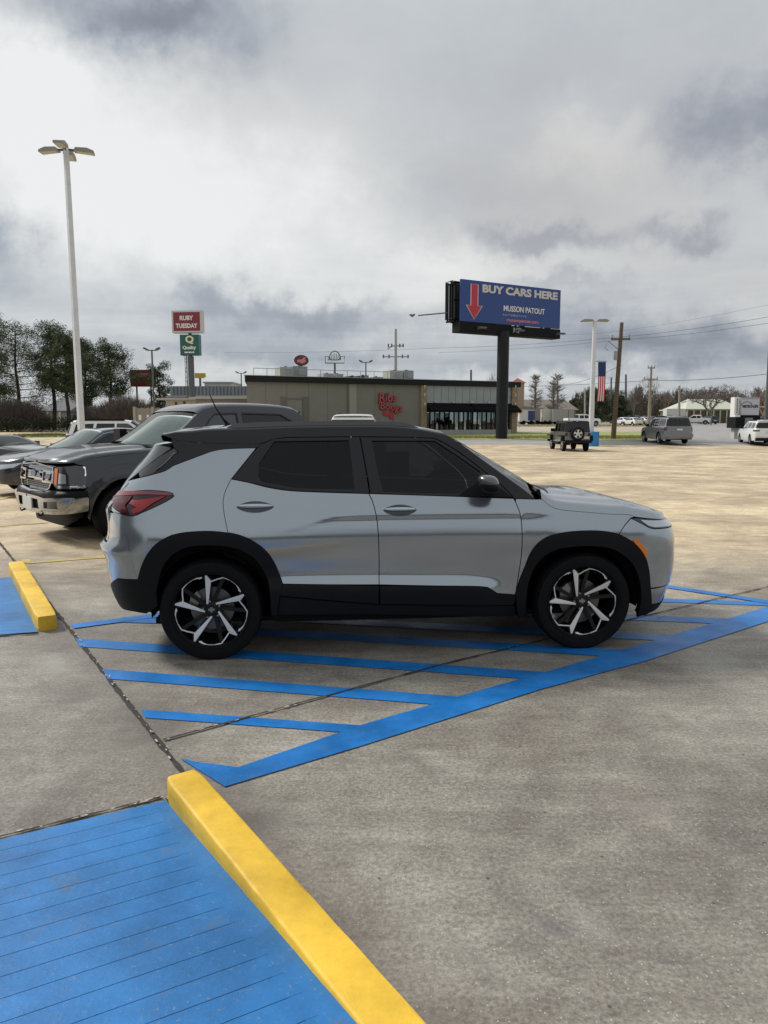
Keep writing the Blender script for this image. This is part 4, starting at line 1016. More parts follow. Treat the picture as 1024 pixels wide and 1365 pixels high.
# ------------------------------------------------------------------ dark grey pickup with chrome front
M_PU = paintm('dark_grey_paint', (.028, .032, .040), .4, .3, .7)
PSEC = [(.35, .93), (.5, .965), (.62, .985), (.80, 1.0), (.95, 1.004), (1.08, .995), (1.17, .975), (1.24, .95), (1.30, .925), (1.5, .87), (1.75, .79), (1.88, .73), (1.95, .68)]
def puW(x, z):
    w_ = smk(PSEC, z)
    r_ = math.hypot(x, z-.42)
    w_ += .022*sst(.72, .62, r_)*sst(.40, .5, z)*(1 if z < 1.2 else 0)
    if x > -.8: w_ -= .05*sst(-.2, .9, x)*sst(.9, 1.2, z)
    return w_
PXF = [(.35, .80), (.42, .90), (.50, .955), (.72, .965), (.76, .90), (.9, .885), (1.05, .865), (1.14, .84), (1.20, .78), (1.3, .7)]
pu = Body(puW, .50, lambda z: smk(PXF, z), -4.55, lambda z: -4.95, 3.6, 8, 1.25, 1.1)
PUPSI = R(42)
def vloc(F, psi, front): return (F[0] + front*math.cos(psi), F[1] + front*math.sin(psi))
pl = vloc((-4.93, 10.25), PUPSI, .96)
K = empty('pickup_truck', 'dark grey crew cab pickup with chrome bumper and grille, behind the grey crossover', 'pickup truck', (pl[0], pl[1], -.05), PI + PUPSI)
def pp(nm, po, m, **k): return panel(pu, nm, po, m, k.pop('parent', K), h=k.pop('h', .06), **k)
fu = pu.xcF + pu.Lf
aro = arc(0, .415, .515, -6, 186, 26)
hoodl = [(-.62, 1.255), (-.3, 1.245), (.1, 1.225), (.40, 1.195), (.62, 1.165), (.85, 1.14)]
pp('front_fender', [(-.72, .53), (-.72, 1.26)] + hoodl + [(.86, 1.125), (.60, 1.09), (.585, .80), (.66, .765), (.56, .74)] + [q for q in aro if q[1] > .40][:1] + [q for q in aro if q[0] > -.9][0:] , M_PU, offf=lambda u, z: .012*sst(.60, .56, math.hypot(u, z-.415)) - .0*u)
pp('front_door', [(-.735, .50), (-.735, 1.25), (-1.0, 1.235), (-1.12, 1.265), (-1.95, 1.275), (-1.95, .50)], M_PU, offf=lambda u, z: -.012*math.exp(-((z-.72)/.06)**2))
pp('rear_door', [(-1.965, .50), (-1.965, 1.275), (-2.95, 1.285), (-3.0, .95), (-2.9, .72), (-2.75, .50)], M_PU)
pp('cab_corner', [(-2.965, 1.285), (-3.17, 1.285), (-3.17, .50), (-2.765, .50), (-2.91, .72), (-3.01, .95)], M_PU)
arr = arc(-3.68, .415, .50, -6, 186, 24)
pp('cargo_bed', [(-3.2, .50), (-3.2, 1.36), (pu.xcR-pu.Lr, 1.36), (pu.xcR-pu.Lr, .55), (-4.35, .50)] + [(x, z) for x, z in arc(-3.68, .415, .50, 186, -6, 24)] + [], M_PU) if False else pp('cargo_bed', [(-3.2, .50), (-3.2, 1.36), (-5.65, 1.36), (-5.65, .55), (-4.25, .50)] + arc(-3.68, .415, .50, 172, 8, 20)[::1][::1] if False else [(-3.19, .50)] + arr[::1][0:24][::1] + [(-4.3, .50), (-5.65, .55), (-5.65, 1.36), (-3.19, 1.36)], M_PU)
gw1 = [(-1.06, 1.275), (-1.20, 1.44), (-1.42, 1.70), (-1.52, 1.775), (-1.88, 1.79), (-1.88, 1.30), (-1.14, 1.285)]
gw2 = [(-2.0, 1.30), (-2.0, 1.79), (-2.70, 1.775), (-2.90, 1.66), (-2.93, 1.31)]
roofl = [(-.55, 1.262), (-.75, 1.40), (-1.02, 1.62), (-1.22, 1.78), (-1.36, 1.855), (-1.6, 1.90), (-2.1, 1.915), (-2.7, 1.90), (-3.0, 1.86), (-3.12, 1.78)]
gh = spl(roofl, .08) + [(-3.19, 1.29), (-2.95, 1.29), (-1.95, 1.28), (-1.12, 1.27), (-1.0, 1.24), (-.73, 1.255)]
M_PUP = M_PU
pp('cab_side_frame', gh, M_PUP, holes=[gw1, gw2], gap=0)
pp('front_door_window', gw1, mat('pickup_glass', (.022, .028, .034), .05, spec=.6, coat=.6), gap=-.004, off=-.012, skirt=0)
pp('rear_door_window', gw2, M_GLD, gap=-.004, off=-.012, skirt=0)
for g in (gw1, gw2): pp('window_trim', inset_poly(g, -.022), M_RUBBER, holes=[g], gap=0, off=.004, skirt=.004)
pp('beltline_trim', [(-1.12, 1.268), (-2.95, 1.286), (-2.95, 1.27), (-1.12, 1.252)], M_CHROMEG, off=.008, skirt=.01, gap=0)
rC = [pu.P(*q) for q in spl(roofl[3:], .1)]
bridge('roof', rC, [(1, 0), (.96, .02), (.9, .035), (.7, .05), (0, .06)], M_PU, K)
wC = [pu.P(*q) for q in spl(roofl[:4], .08)][::-1]
bridge('windscreen', wC, [(v, l) for v, l in wprof(.20)], glass('pickup_windscreen', (.72, .80, .77), 1.6), K, d=(.8, 0, .6), vr=(-.95, .95), amp=lambda t: .35 + .65*t)
bridge('sun_shade', [c + Vector((-.05, -.02, -.05)) for c in wC], wprof(.20), mat('silver_shade', (.66, .72, .70), .45, .25, var=.15, vs=5), K, d=(.8, 0, .6), vr=(-.9, .9), amp=lambda t: .35 + .65*t)
for vr in ((.945, 1), (-1, -.945)): bridge('windscreen_pillar', wC, [(1, 0), (.975, .02), (.945, .03)], M_PU, K, d=(.8, 0, .6), vr=vr, amp=lambda t: .35 + .65*t)
hC = [pu.P(*q) for q in spl([(-.6, 1.255)] + hoodl[1:] + [(1.2, 1.125), (1.5, 1.12), (fu-.03, 1.12)], .08)]
bridge('hood', hC, [(1, 0), (.985, .02), (.95, .04), (.88, .046), (.74, .05), (.70, .062), (.62, .085), (.54, .092), (.3, .092), (0, .095)], M_PU, K, amp=lambda t: 1-.72*sst(.55, .98, t))
cwl = [pu.P(*hoodl[0]), pu.P(-.66, 1.25) + Vector((0, -.03, -.03)), pu.P(-.9, 1.25) + Vector((0, -.03, -.02))]
bridge('cowl_panel', cwl, wprof(.16), M_TRIM, K, d=(.9, 0, .4))
for y0, y1 in ((-.75, -.12), (-.02, .62)):
    bm = B(); tube(bm, [(-.52, y0, 1.30), (-.62, y0*.6+y1*.4, 1.36), (-.62, y1, 1.345)], .013, 6); obj('wiper', bm, M_TRIM, K, smooth=True)
# grille with chrome surround and bars
def FX(z, l): # front surface x at height z, lateral l
    for k in range(200):
        u = pu.xcF + pu.Lf*(1-k/200)
        q = pu.P(u, z)
        if q.y >= l: return q.x
    return .5
def fpan(nm, po, m, off=0, skirt=.02, **k): return pp(nm, po, m, off=off, skirt=skirt, gap=0, h=.05, **k)
def UL(l, z):   # u for lateral position l on the nose
    lo, hi = pu.xcF, fu
    for _ in range(30):
        mid = (lo+hi)/2
        if pu.P(mid, z).y > l: lo = mid
        else: hi = mid
    return (lo+hi)/2
def FP(pts): return [(UL(l, z), z) for l, z in pts]
fpan('grille_insert', FP([(.62, 1.09), (.30, 1.10), (0, 1.10), (0, .755), (.30, .755), (.50, .78), (.60, .90)]), M_GLOSSBLK, off=-.04)
for za, zb in ((.978, 1.0), (.892, .914), (.852, .86), (.828, .836), (.804, .812), (.780, .788), (1.045, 1.053), (1.068, 1.076)):
    fpan('grille_bar', FP([(.60 if za > .9 else .52, za), (0, za), (0, zb), (.62 if za > .9 else .54, zb)]), M_CHROME if za in (.978, .892) else mat('grille_grey', (.10, .105, .11), .3, .8), off=.005, skirt=.03)
fpan('grille_frame', FP([(.66, 1.072), (.0, 1.115), (0, 1.10), (.635, 1.06), (.65, .93), (.575, .80), (.48, .752), (0, .735), (0, .72), (.5, .735), (.60, .79), (.675, .93)]), M_CHROME, off=.014)
fpan('grille_bracket', FP([(.70, 1.02), (.36, 1.02), (.36, .86), (.70, .86)]), M_CHROME, off=.022, holes=[FP([(.675, 1.0), (.385, 1.0), (.385, .88), (.675, .88)])])
fpan('nose_badge', FP([(.10, .98), (.07, 1.005), (0, 1.015), (0, .915), (.07, .925), (.10, .95)]), mat('badge_blue', (.012, .02, .07), .2, coat=.5), off=.03)
# headlamps
HLp = FP([(.70, 1.075)]) + [(.66+.18, 1.10), (.60, 1.085), (.585, .96), (.60, .80)] + FP([(.78, .79), (.70, .83)])
hls = fpan('head_lamp', HLp, M_LAMPD, off=.004)
for sd, L_ in zip((-1, 1), hls):
    q = dict(sides=(sd,), parent=L_)
    fpan('amber_lens', FP([(.70, 1.055), (.765, 1.055), (.775, .84), (.71, .85)]), M_AMBER, off=.014, **q)
    fpan('light_signature', [(.645, 1.085), (.592, 1.075), (.595, .97), (.625, .955), (.635, .975), (.615, .99), (.613, 1.055), (.65, 1.065)], mat('led_bar', (.85, .88, .9), .3, emit=(1, 1, 1), es=.25), off=.014, **q)
    fpan('lamp_lens', FP([(.80, 1.0), (.90, .98), (.92, .86), (.80, .86)]), M_CLEAR, off=.012, **q)
    fpan('lower_lens', FP([(.80, .835)]) + [(.66, .835), (.63, .805)] + FP([(.80, .80)]), M_CHROME, off=.012, **q)
# bumper
bt = .735
bmp = [(.57, .675), (.60, .685)] + FP([(.88, .688), (.62, .665), (.42, .68), (.0, .685), (0, .45), (.45, .45), (.62, .465), (.88, .475)]) + [(.60, .50), (.57, .52)]
fog = FP([(.86, .635), (.60, .615), (.58, .53), (.86, .54)]); plr = FP([(.42, .64), (.22, .64), (.22, .51), (.42, .51)])
fpan('front_bumper', bmp, mat('dark_chrome', (.36, .37, .385), .09, 1), off=.03, skirt=.05, holes=[fog, plr], offf=lambda u, z: .010*math.sin((z-.45)*11))
fpan('fog_lamp_recess', fog, M_GLOSSBLK, off=.012, skirt=.0); fpan('tow_recess', plr, M_DARK, off=.01, skirt=0)
fpan('bumper_cover', [(.58, .765)] + FP([(.70, .765), (.40, .73), (0, .72), (0, .68), (.40, .68), (.7, .67)]) + [(.56, .68)], M_TRIM, off=.01)
fpan('air_dam', [(.62, .47)] + FP([(.85, .46), (0, .43), (0, .26), (.60, .26), (.80, .33)]) + [(.66, .38)], M_TRIM, off=-.07, skirt=.03)
bm = B(); box(bm, 1.0, 1.012, -.19, .19, .475, .645); obj('front_plate', bm, M_PLATE, K, bev=.004)
for sd in (-1, 1):
    bm = B(); tube(bm, [(.90, sd*.40, .43), (.98, sd*.40, .41), (.99, sd*.40, .45)], .014, 6); obj('tow_hook', bm, M_TRIM, K, smooth=True)
# arch lips, steps, handles, mirrors
for cx_ in (0, -3.68):
    bm = None
    pp('wheel_arch_lip', arc(cx_, .415, .535, -4, 184, 26) + arc(cx_, .415, .495, 184, -4, 26), mat('arch_lip', (.035, .039, .046), .32, .3, coat=.8), off=.014, skirt=.05, gap=0)
pp('fender_crease', arc(0.0, .415, .70, 48, 128, 16) + arc(0, .415, .685, 128, 48, 16), M_PU, off=.004, skirt=.003, gap=0)
for sd in (-1, 1):
    bm = B(); box(bm, -2.9, -.6, sd*.93-.08, sd*.93+.08, .40, .45); obj('side_step', bm, M_TRIM, K, bev=.015)
    for x in (-1.75, -2.78):
        bm = B(); box(bm, x-.11, x+.11, sd*1.005-.018, sd*1.005+.018, 1.09, 1.13); obj('door_handle', bm, M_CHROMEG, K, bev=.012)
    bm = B(); box(bm, -.92, -.80, sd*1.22-.13, sd*1.22+.13, 1.27, 1.55); box(bm, -.88, -.84, min(sd*.95, sd*1.12), max(sd*.95, sd*1.12), 1.33, 1.37); obj('side_mirror', bm, M_TRIM, K, bev=.03)
    t = text('fender_lettering', 'GXL', .085, M_CHROMEG, K, MX((-.40, sd*1.012, 1.10), rz=(PI if sd > 0 else 0), rx=UPR), extr=.004, bold=.003) if False else text('fender_lettering', 'F-150', .085, M_CHROMEG, K, MX((-.58, sd*(pu.P(-.58, 1.12).y+.006), 1.12), rz=(PI if sd > 0 else 0), rx=UPR), extr=.004, bold=.003)
bm = B(); sh = [(-5.5, .5), (-4.2, .5)] + arc(-3.68, .42, .47, 172, 8, 12) + [(-3.2, .42), (-.5, .42)] + arc(0, .42, .47, 172, 8, 12) + [(.55, .42), (.80, .50), (.80, 1.08), (-.5, 1.22), (-3.1, 1.25), (-3.25, 1.1), (-5.5, 1.1)]
for sd in (-1, 1):
    v1 = [bm.verts.new((x, sd*(.90 if x < .5 else .74), z)) for x, z in sh]; v2 = [bm.verts.new((x, sd*.55, z)) for x, z in sh]; bm.faces.new(v1)
    for i in range(len(sh)): bm.faces.new((v1[i], v1[(i+1) % len(sh)], v2[(i+1) % len(sh)], v2[i]))
    for cx_ in (0, -3.68):
        a = arc(cx_, .42, .475, 172, 8, 14); w1 = [bm.verts.new((x, sd*.96, z)) for x, z in a]; w2 = [bm.verts.new((x, sd*.55, z)) for x, z in a]
        for i in range(len(a)-1): bm.faces.new((w1[i], w1[i+1], w2[i+1], w2[i]))
box(bm, -5.4, .7, -.56, .56, .35, .55); box(bm, -3.1, .6, -.8, .8, .9, .95); box(bm, -.95, -.65, -.8, .8, 1.05, 1.24)
obj('chassis', bm, M_DARK, K)
for x in (-1.9, -2.8):
    for y in (-.4, .4):
        bm = B(); prism(bm, [(x, .9), (x+.5, .9), (x+.5, 1.02), (x+.08, 1.0), (x-.12, 1.62), (x-.22, 1.6)], y-.26, y+.26); obj('seat', bm, M_SEAT, K, bev=.03)
bm = B(); box(bm, -3.14, -3.12, -.72, .72, 1.28, 1.84); obj('rear_cab_window', bm, M_GLD, K)
for cx_ in (0, -3.68):
    for sd in (-1, 1): wheel_basic('wheel', .405, .27, .255, K, (cx_, sd*.84, .405), M_CHROMEG, 6, sd, .17)

# ------------------------------------------------------------------ other vehicles (one builder)
def gcar(name, label, cat, loc, head, s, group=None):
    """s: dims and materials; x forward, origin between the axles on the ground"""
    root = empty(name, label, cat, (loc[0], loc[1], s.get('gz', gz(loc[1]))), head, group)
    sc_ = s.get('scale', 1); root.scale = (sc_, sc_, sc_)
    fx, rx, hw = s['fx'], s['rx'], s['hw']; belt_, h_ = s['belt'], s['h']
    wb = s['wb']/2; wr = s['wr']; ar = wr*1.2
    sec = s.get('sec') or [(.2, hw*.93), (.35, hw*.975), (.55, hw), (.75, hw*1.0), (belt_-.1, hw*.975), (belt_, hw*.95), (belt_+.1, hw*.9), (h_-.15, hw*.76), (h_, hw*.66)]
    XFk, XRk = s['XF'], s['XR']
    bd = Body(lambda x, z: smk(sec, z) - .03*sst(fx-1.2, fx, x) - .02*sst(rx+1.0, rx, x), fx-s.get('cf', .45), lambda z: smk(XFk, z), rx+s.get('cr', .4), lambda z: smk(XRk, z), s.get('nF', 3), s.get('nR', 3.5), 1.1, 1.1)
    uf, ur = bd.xcF+bd.Lf, bd.xcR-bd.Lr; hh = s.get('grid', .12)
    p = lambda nm, po, m, **k: panel(bd, nm, po, m, k.pop('parent', root), h=k.pop('h', hh), gap=k.pop('gap', .004), **k)
    zb = s.get('z0', .26); top = s['top']; zc = s.get('clad', 0)
    # lower skin: body side with wheel arches
    a1, a2 = arc(-wb, wr, ar, 186, -6, 14), arc(wb, wr, ar, 186, -6, 14)
    def low(z_): return [q for q in a1 if q[1] > z_], [q for q in a2 if q[1] > z_]
    b1, b2 = low(zb+.001)
    tp = [(u, z) for u, z in top]
    body = [(ur, zb+.08)] + [(-wb-ar-.1, zb)] + b1 + [(0, zb)] + b2 + [(wb+ar+.08, zb)] + [(uf, zb+.06), (uf, tp[-1][1])] + tp[::-1] + [(ur, tp[0][1])]
    p('body_shell', body, s['paint'], gap=0)
    if zc:
        c1, c2 = arc(-wb, wr, ar*1.18, 186, -6, 14), arc(wb, wr, ar*1.18, 186, -6, 14)
        for a, c in ((b1, c1), (b2, c2)):
            cc = [q for q in c if q[1] > zb+.001]; p('arch_cladding', cc + a[::-1], M_TRIM, off=.012, gap=0)
        p('sill_cladding', [(-wb+ar*1.1, zb-.02), (wb-ar*1.1, zb-.02), (wb-ar*1.1, zc), (-wb+ar*1.1, zc)], M_TRIM, off=.01, gap=0)
        p('bumper_cladding', [(ur, zb), (-wb-ar*1.05, zb), (-wb-ar*1.05, zc*.98), (ur, zc*1.02)], M_TRIM, off=.014, gap=0)
        p('front_cladding', [(wb+ar*1.05, zb), (uf, zb), (uf, zc*1.02), (wb+ar*1.05, zc*.98)], M_TRIM, off=.014, gap=0)
    for nm, po, m, off in s.get('panels', []): p(nm, po, m, off=off, gap=0, skirt=.02)
    # greenhouse
    g = s['green']; p('cabin_frame', g, s.get('pillar', s['paint']), holes=s['glass'], gap=0)
    for i, q in enumerate(s['glass']): p('side_window' if i < 9 else 'x', q, s.get('gm', [M_GLD]*9)[i], off=-.012, gap=-.005, skirt=0)
    if s.get('trim'):
        q = s['trim']; A_ = [(a-.00, b-.055) for a, b in q][2:-3]; p('window_trim', [(a, b+.018) for a, b in A_] + A_[::-1], M_CHROMEG, off=.01, gap=0, skirt=.004)
    # top sheets
    for nm, cu, pr_, m, d, k in s['sheets']:
        C_ = [bd.P(*q) if len(q) == 2 else Vector(q) for q in cu]
        bridge(nm, C_, [(1, 0)] + [(v, l*k) for v, l in ((.97, .35), (.9, .6), (.7, .82), (.4, .95), (0, 1))], m, root, d=d)
    for nm, b_, m in s.get('boxes', []):
        bm = B(); box(bm, *b_); obj(nm, bm, m, root, bev=s.get('bev', .012))
    for nm, b_, m in s.get('mboxes', []):
        for sd in (-1, 1):
            bm = B(); y0, y1 = sorted((b_[2]*sd, b_[3]*sd)); box(bm, b_[0], b_[1], y0, y1, b_[4], b_[5]); obj(nm, bm, m, root, bev=s.get('bev', .012))
    bm = B(); sh = [(rx+.25, zb+.08)] + arc(-wb, wr, ar*1.02, 184, -4, 10) + arc(wb, wr, ar*1.02, 184, -4, 10) + [(fx-.25, zb+.08), (fx-.3, belt_-.28), (rx+.3, belt_-.15)]
    for sd in (-1, 1):
        v1 = [bm.verts.new((x, sd*hw*(.86 if abs(x) < wb+.3 else .62), z)) for x, z in sh]; v2 = [bm.verts.new((x, sd*hw*.5, z)) for x, z in sh]; bm.faces.new(v1)
        for i in range(len(sh)): bm.faces.new((v1[i], v1[(i+1) % len(sh)], v2[(i+1) % len(sh)], v2[i]))
    box(bm, rx+.3, fx-.3, -hw*.5, hw*.5, zb, belt_-.2); obj('chassis', bm, M_DARK, root)
    for sx in (-1, 1):
        for sd in (-1, 1): wheel_basic('wheel', wr, .22, wr*.66, root, (sx*wb, sd*(hw-.125), wr), s.get('rim', M_CHROMEG), s.get('sp', 5), sd, s.get('spw', .2), detail=False)
    return root, bd
def P2(name, col, **k): return paintm(name, col, k.get('metal', .3), k.get('rough', .28), 1)
# low sporty coupe, nose to the camera
def sedan_spec(paint, h=1.44, hw=.92, L=4.75, wb=2.8, green=M_GLD, ws=None, **k):
    fx, rx = wb/2+.90, -(L-wb/2-.90)
    top = [(rx-.25, .98), (rx+.1, 1.0), (rx+.8, 1.0), (-.9, .98), (.5, .95), (.95, .93), (fx-.6, .83), (fx-.2, .76), (fx+.35, .70)]
    gl1 = [(.62, .985), (.1, 1.22), (-.15, h-.12), (-.42, h-.1), (-.42, .99)]; gl2 = [(-.5, .99), (-.5, h-.1), (-.95, h-.13), (-1.35, 1.18), (-1.42, 1.01)]
    roof = [(.78, .945), (.3, 1.19), (-.02, h-.07), (-.4, h-.02), (-.9, h-.04), (-1.3, h-.14), (-1.75, 1.12), (-2.0, 1.005)]
    fr = spl(roof, .15) + [(-1.5, .985), (.5, .95)]
    s = dict(fx=fx, rx=rx, hw=hw, belt=.96, h=h, wb=wb, wr=.335, XF=[(.2, fx-.12), (.4, fx), (.6, fx-.01), (.75, fx-.1), (.9, fx-.3)], XR=[(.2, rx+.1), (.5, rx), (.85, rx+.02), (1.0, rx+.12)],
             top=top, green=fr, glass=[gl1, gl2], paint=paint, cf=.6, nF=2.6,
             sheets=[('hood', [(.80, .945), (.95, .93), (fx-.6, .83), (fx-.2, .76), (fx+.2, .71), (fx+.48, .70)], 0, paint, (0, 0, 1), .09),
                     ('windscreen', spl(roof[:3], .12), 0, ws or glass('sedan_windscreen', (.2, .26, .26)), (.7, 0, .7), .13),
                     ('roof', spl(roof[2:6], .15), 0, paint, (0, 0, 1), .05)] + ([('sun_shade', [(a-.05, b-.03) for a, b in spl(roof[:3], .12)], 0, mat('silver_shade2', (.66, .70, .70), .5), (.7, 0, .7), .13)] if ws else []) + [
                     ('rear_window', spl(roof[5:], .12), 0, M_GLD, (-.7, 0, .7), .10),
                     ('boot_lid', [(-2.0, 1.0), (rx+.3, .995), (rx-.3, .985), (rx-.6, .98)], 0, paint, (0, 0, 1), .05)],
             trim=fr[1:-2],
             panels=[('head_lamp', [(fx-.42, .76), (fx+.15, .70), (fx+.12, .60), (fx-.25, .66)], M_CLEAR, .006), ('grille', [(fx+.2, .66), (fx+.5, .67), (fx+.5, .36), (fx+.18, .36)], M_GLOSSBLK, .006),
                     ('tail_lamp', [(rx+.3, .92), (rx-.3, .90), (rx-.3, .76), (rx+.15, .80)], M_RED, .006),
                     ('window_trim', inset_poly(fr[:-2] + [(-1.5, 1.0), (.5, .975)], .035)[:1] and [(.66, .975), (-1.45, 1.0), (-1.45, .985), (.66, .96)], M_CHROMEG, .01)],
             mboxes=[('side_mirror', (.42, .60, hw*.97, hw*.97+.2, .96, 1.10), paint), ('door_handle', (-.35, -.15, hw*.975, hw*.975+.035, .84, .87), paint)])
    s.update(k); return s
M_BLKP = P2('black_paint', (.014, .015, .018)); M_NAVY = P2('navy_paint', (.02, .026, .04)); M_WHITEP = P2('white_paint', (.72, .73, .73), metal=0); M_SILV = P2('silver_paint', (.42, .43, .44), metal=.6); M_GREYP = P2('mid_grey_paint', (.155, .165, .175), metal=.4); M_REDP = P2('dark_red_paint', (.22, .02, .02)); M_BLUEP = P2('blue_paint', (.03, .06, .14))
gcar('parked_car', 'low black sports coupe at the left edge, behind the nose of the dark sedan', 'car', (-11.15, 21.3), R(-12), sedan_spec(M_BLKP, h=1.26, hw=.95, L=4.6, gz=-.08, grid=.09, ws=glass('coupe_windscreen', (.25, .32, .31))))
bl = vloc((-8.75, 16.3), R(42), 2.3)
gcar('parked_car', 'dark sedan with bright window trim, its nose left of the pickup', 'car', bl, PI + R(42), sedan_spec(M_NAVY, h=1.46, gz=-.03, grid=.07, ws=glass('clear_windscreen', (.75, .80, .78), 1.6)))
def suv_spec(paint, h=1.75, hw=.95, L=4.8, wb=2.8, wr=.37, belt=1.12, boxy=0, **k):
    fx, rx = wb/2+.92, -(L-wb/2-.92)
    top = [(rx-.3, belt), (rx+.5, belt), (.4, belt-.02), (wb/2-.35, belt-.06), (fx-.5, belt-.12), (fx-.2, belt-.18), (fx+.35, belt-.24)]
    wt = h-.16
    g1 = [(.62, belt+.03), (.18, wt-.05), (.05, wt), (-.38, wt), (-.38, belt+.03)]; g2 = [(-.46, belt+.03), (-.46, wt), (-1.2, wt), (-1.28, belt+.03)]; g3 = [(-1.38, belt+.03), (-1.32, wt), (rx+.52, wt-.04), (rx+.40, belt+.03)]
    roof = [(1.0, belt-.03), (.55, belt+.28), (.20, h-.12), (-.1, h-.05), (-1.0, h-.02), (rx+.5, h-.05), (rx+.30, h-.10)]
    ur = rx+.4-1.1
    rw = [(rx+.06, belt+.05), (rx+.12, h-.18), (ur, h-.18), (ur, belt+.05)]
    fr = spl(roof, .15) + [(ur, h-.10), (ur, belt), (rx+.5, belt), (.4, belt-.02)]
    s = dict(fx=fx, rx=rx, hw=hw, belt=belt, h=h, wb=wb, wr=wr, z0=.30, XF=[(.2, fx-.12), (.4, fx), (.7, fx), (.85, fx-.05), (1.0, fx-.2)], XR=[(.2, rx+.1), (.5, rx), (.9, rx+.03), (belt, rx+.06), (h, rx+.32)],
             nR=5, nF=3.5, cf=.5, top=top, green=fr, glass=[g1, g2, g3, rw], gm=[mat('suv_glass', (.03, .037, .042), .06, coat=.5), M_GLD, M_GLD, M_GLD], paint=paint,
             sheets=[('hood', [(1.0, belt-.04), (wb/2-.35, belt-.06), (fx-.5, belt-.12), (fx-.2, belt-.18), (fx+.1, belt-.22), (fx+.35, belt-.24), (fx+.57, belt-.24)], 0, paint, (0, 0, 1), .08),
                     ('windscreen', spl(roof[:3], .12), 0, M_GLD, (.7, 0, .7), .12),
                     ('roof', spl(roof[2:], .2), 0, paint, (0, 0, 1), .05)],
             panels=[('head_lamp', [(fx-.35, belt-.22), (fx+.2, belt-.28), (fx+.2, belt-.42), (fx-.2, belt-.38)], M_CLEAR, .006), ('grille', [(fx+.25, belt-.28), (fx+.6, belt-.28), (fx+.6, .5), (fx+.22, .55)], M_GLOSSBLK, .006),
                     ('tail_lamp', [(rx+.28, belt-.02), (rx-.16, belt-.02), (rx-.12, belt-.30), (rx+.16, belt-.22)], M_RED, .008)],
             mboxes=[('side_mirror', (.50, .66, hw*.95, hw*.95+.24, belt, belt+.19), M_TRIM), ('roof_rail', (rx+.7, -.05, hw*.68, hw*.68+.04, h-.04, h+.03), M_TRIM), ('door_handle', (-.3, -.1, hw*.985, hw*.985+.035, belt-.18, belt-.14), paint)],
             boxes=[('number_plate', (rx+.012, rx+.03, -.26, .26, .72, .86), M_PLATE)])
    s.update(k); return s
AWAY = PI/2
gcar('parked_suv', 'white SUV standing behind the tall light pole on the left', 'car', (ax(172, 33), 33), R(8), suv_spec(M_WHITEP, h=1.76, L=4.9, gz=-.12))
gcar('parked_suv', 'white SUV of which only the roof shows above the roof rail of the grey crossover', 'car', (ax(474, 27), 27), AWAY, suv_spec(M_WHITEP, h=1.84, gz=-.02, mboxes=[('roof_rail', (-1.5, .2, .55, .60, 1.80, 1.90), M_CHROMEG)]))
# grey full-size SUV driving away
gcar('suv', 'grey full-size SUV seen from behind on the pale lot, left of the white minivan', 'car', (ax(888, 55.0), 55.2), AWAY, suv_spec(M_GREYP, h=1.95, hw=1.02, L=5.3, wb=3.08, wr=.41, belt=1.22, rim=M_CHROME, sp=6, clad=0,
     boxes=[('number_plate', (-2.86, -2.835, -.2, .2, .98, 1.10), M_PLATE), ('rear_bumper', (-2.90, -2.70, -.95, .95, .50, .72), M_GREYP), ('spoiler', (-2.66, -2.36, -.72, .72, 1.85, 1.90), M_GREYP), ('exhaust_shade', (-2.78, -2.6, -.8, .8, .34, .48), M_TRIM)]))
# white minivan at the right edge
vs_ = suv_spec(M_WHITEP, h=1.74, hw=.99, L=5.1, wb=3.06, wr=.36, belt=1.13, rim=M_CHROMEG,
     boxes=[('number_plate', (-2.69, -2.66, -.24, .24, .86, 1.0), M_PLATE), ('bumper_lower', (-2.74, -2.5, -.86, .86, .30, .52), M_TRIM), ('spoiler', (-2.48, -2.2, -.70, .70, 1.63, 1.67), M_WHITEP)])
vs_['panels'][2] = ('tail_lamp', [(-2.1, 1.08), (-2.95, 1.05), (-2.95, .97), (-2.45, .95)], M_RED, .01)
gcar('minivan', 'white minivan seen from behind at the right edge, in front of the white electronic sign', 'car', (ax(1018, 53.5), 54.0), AWAY - R(13), vs_)
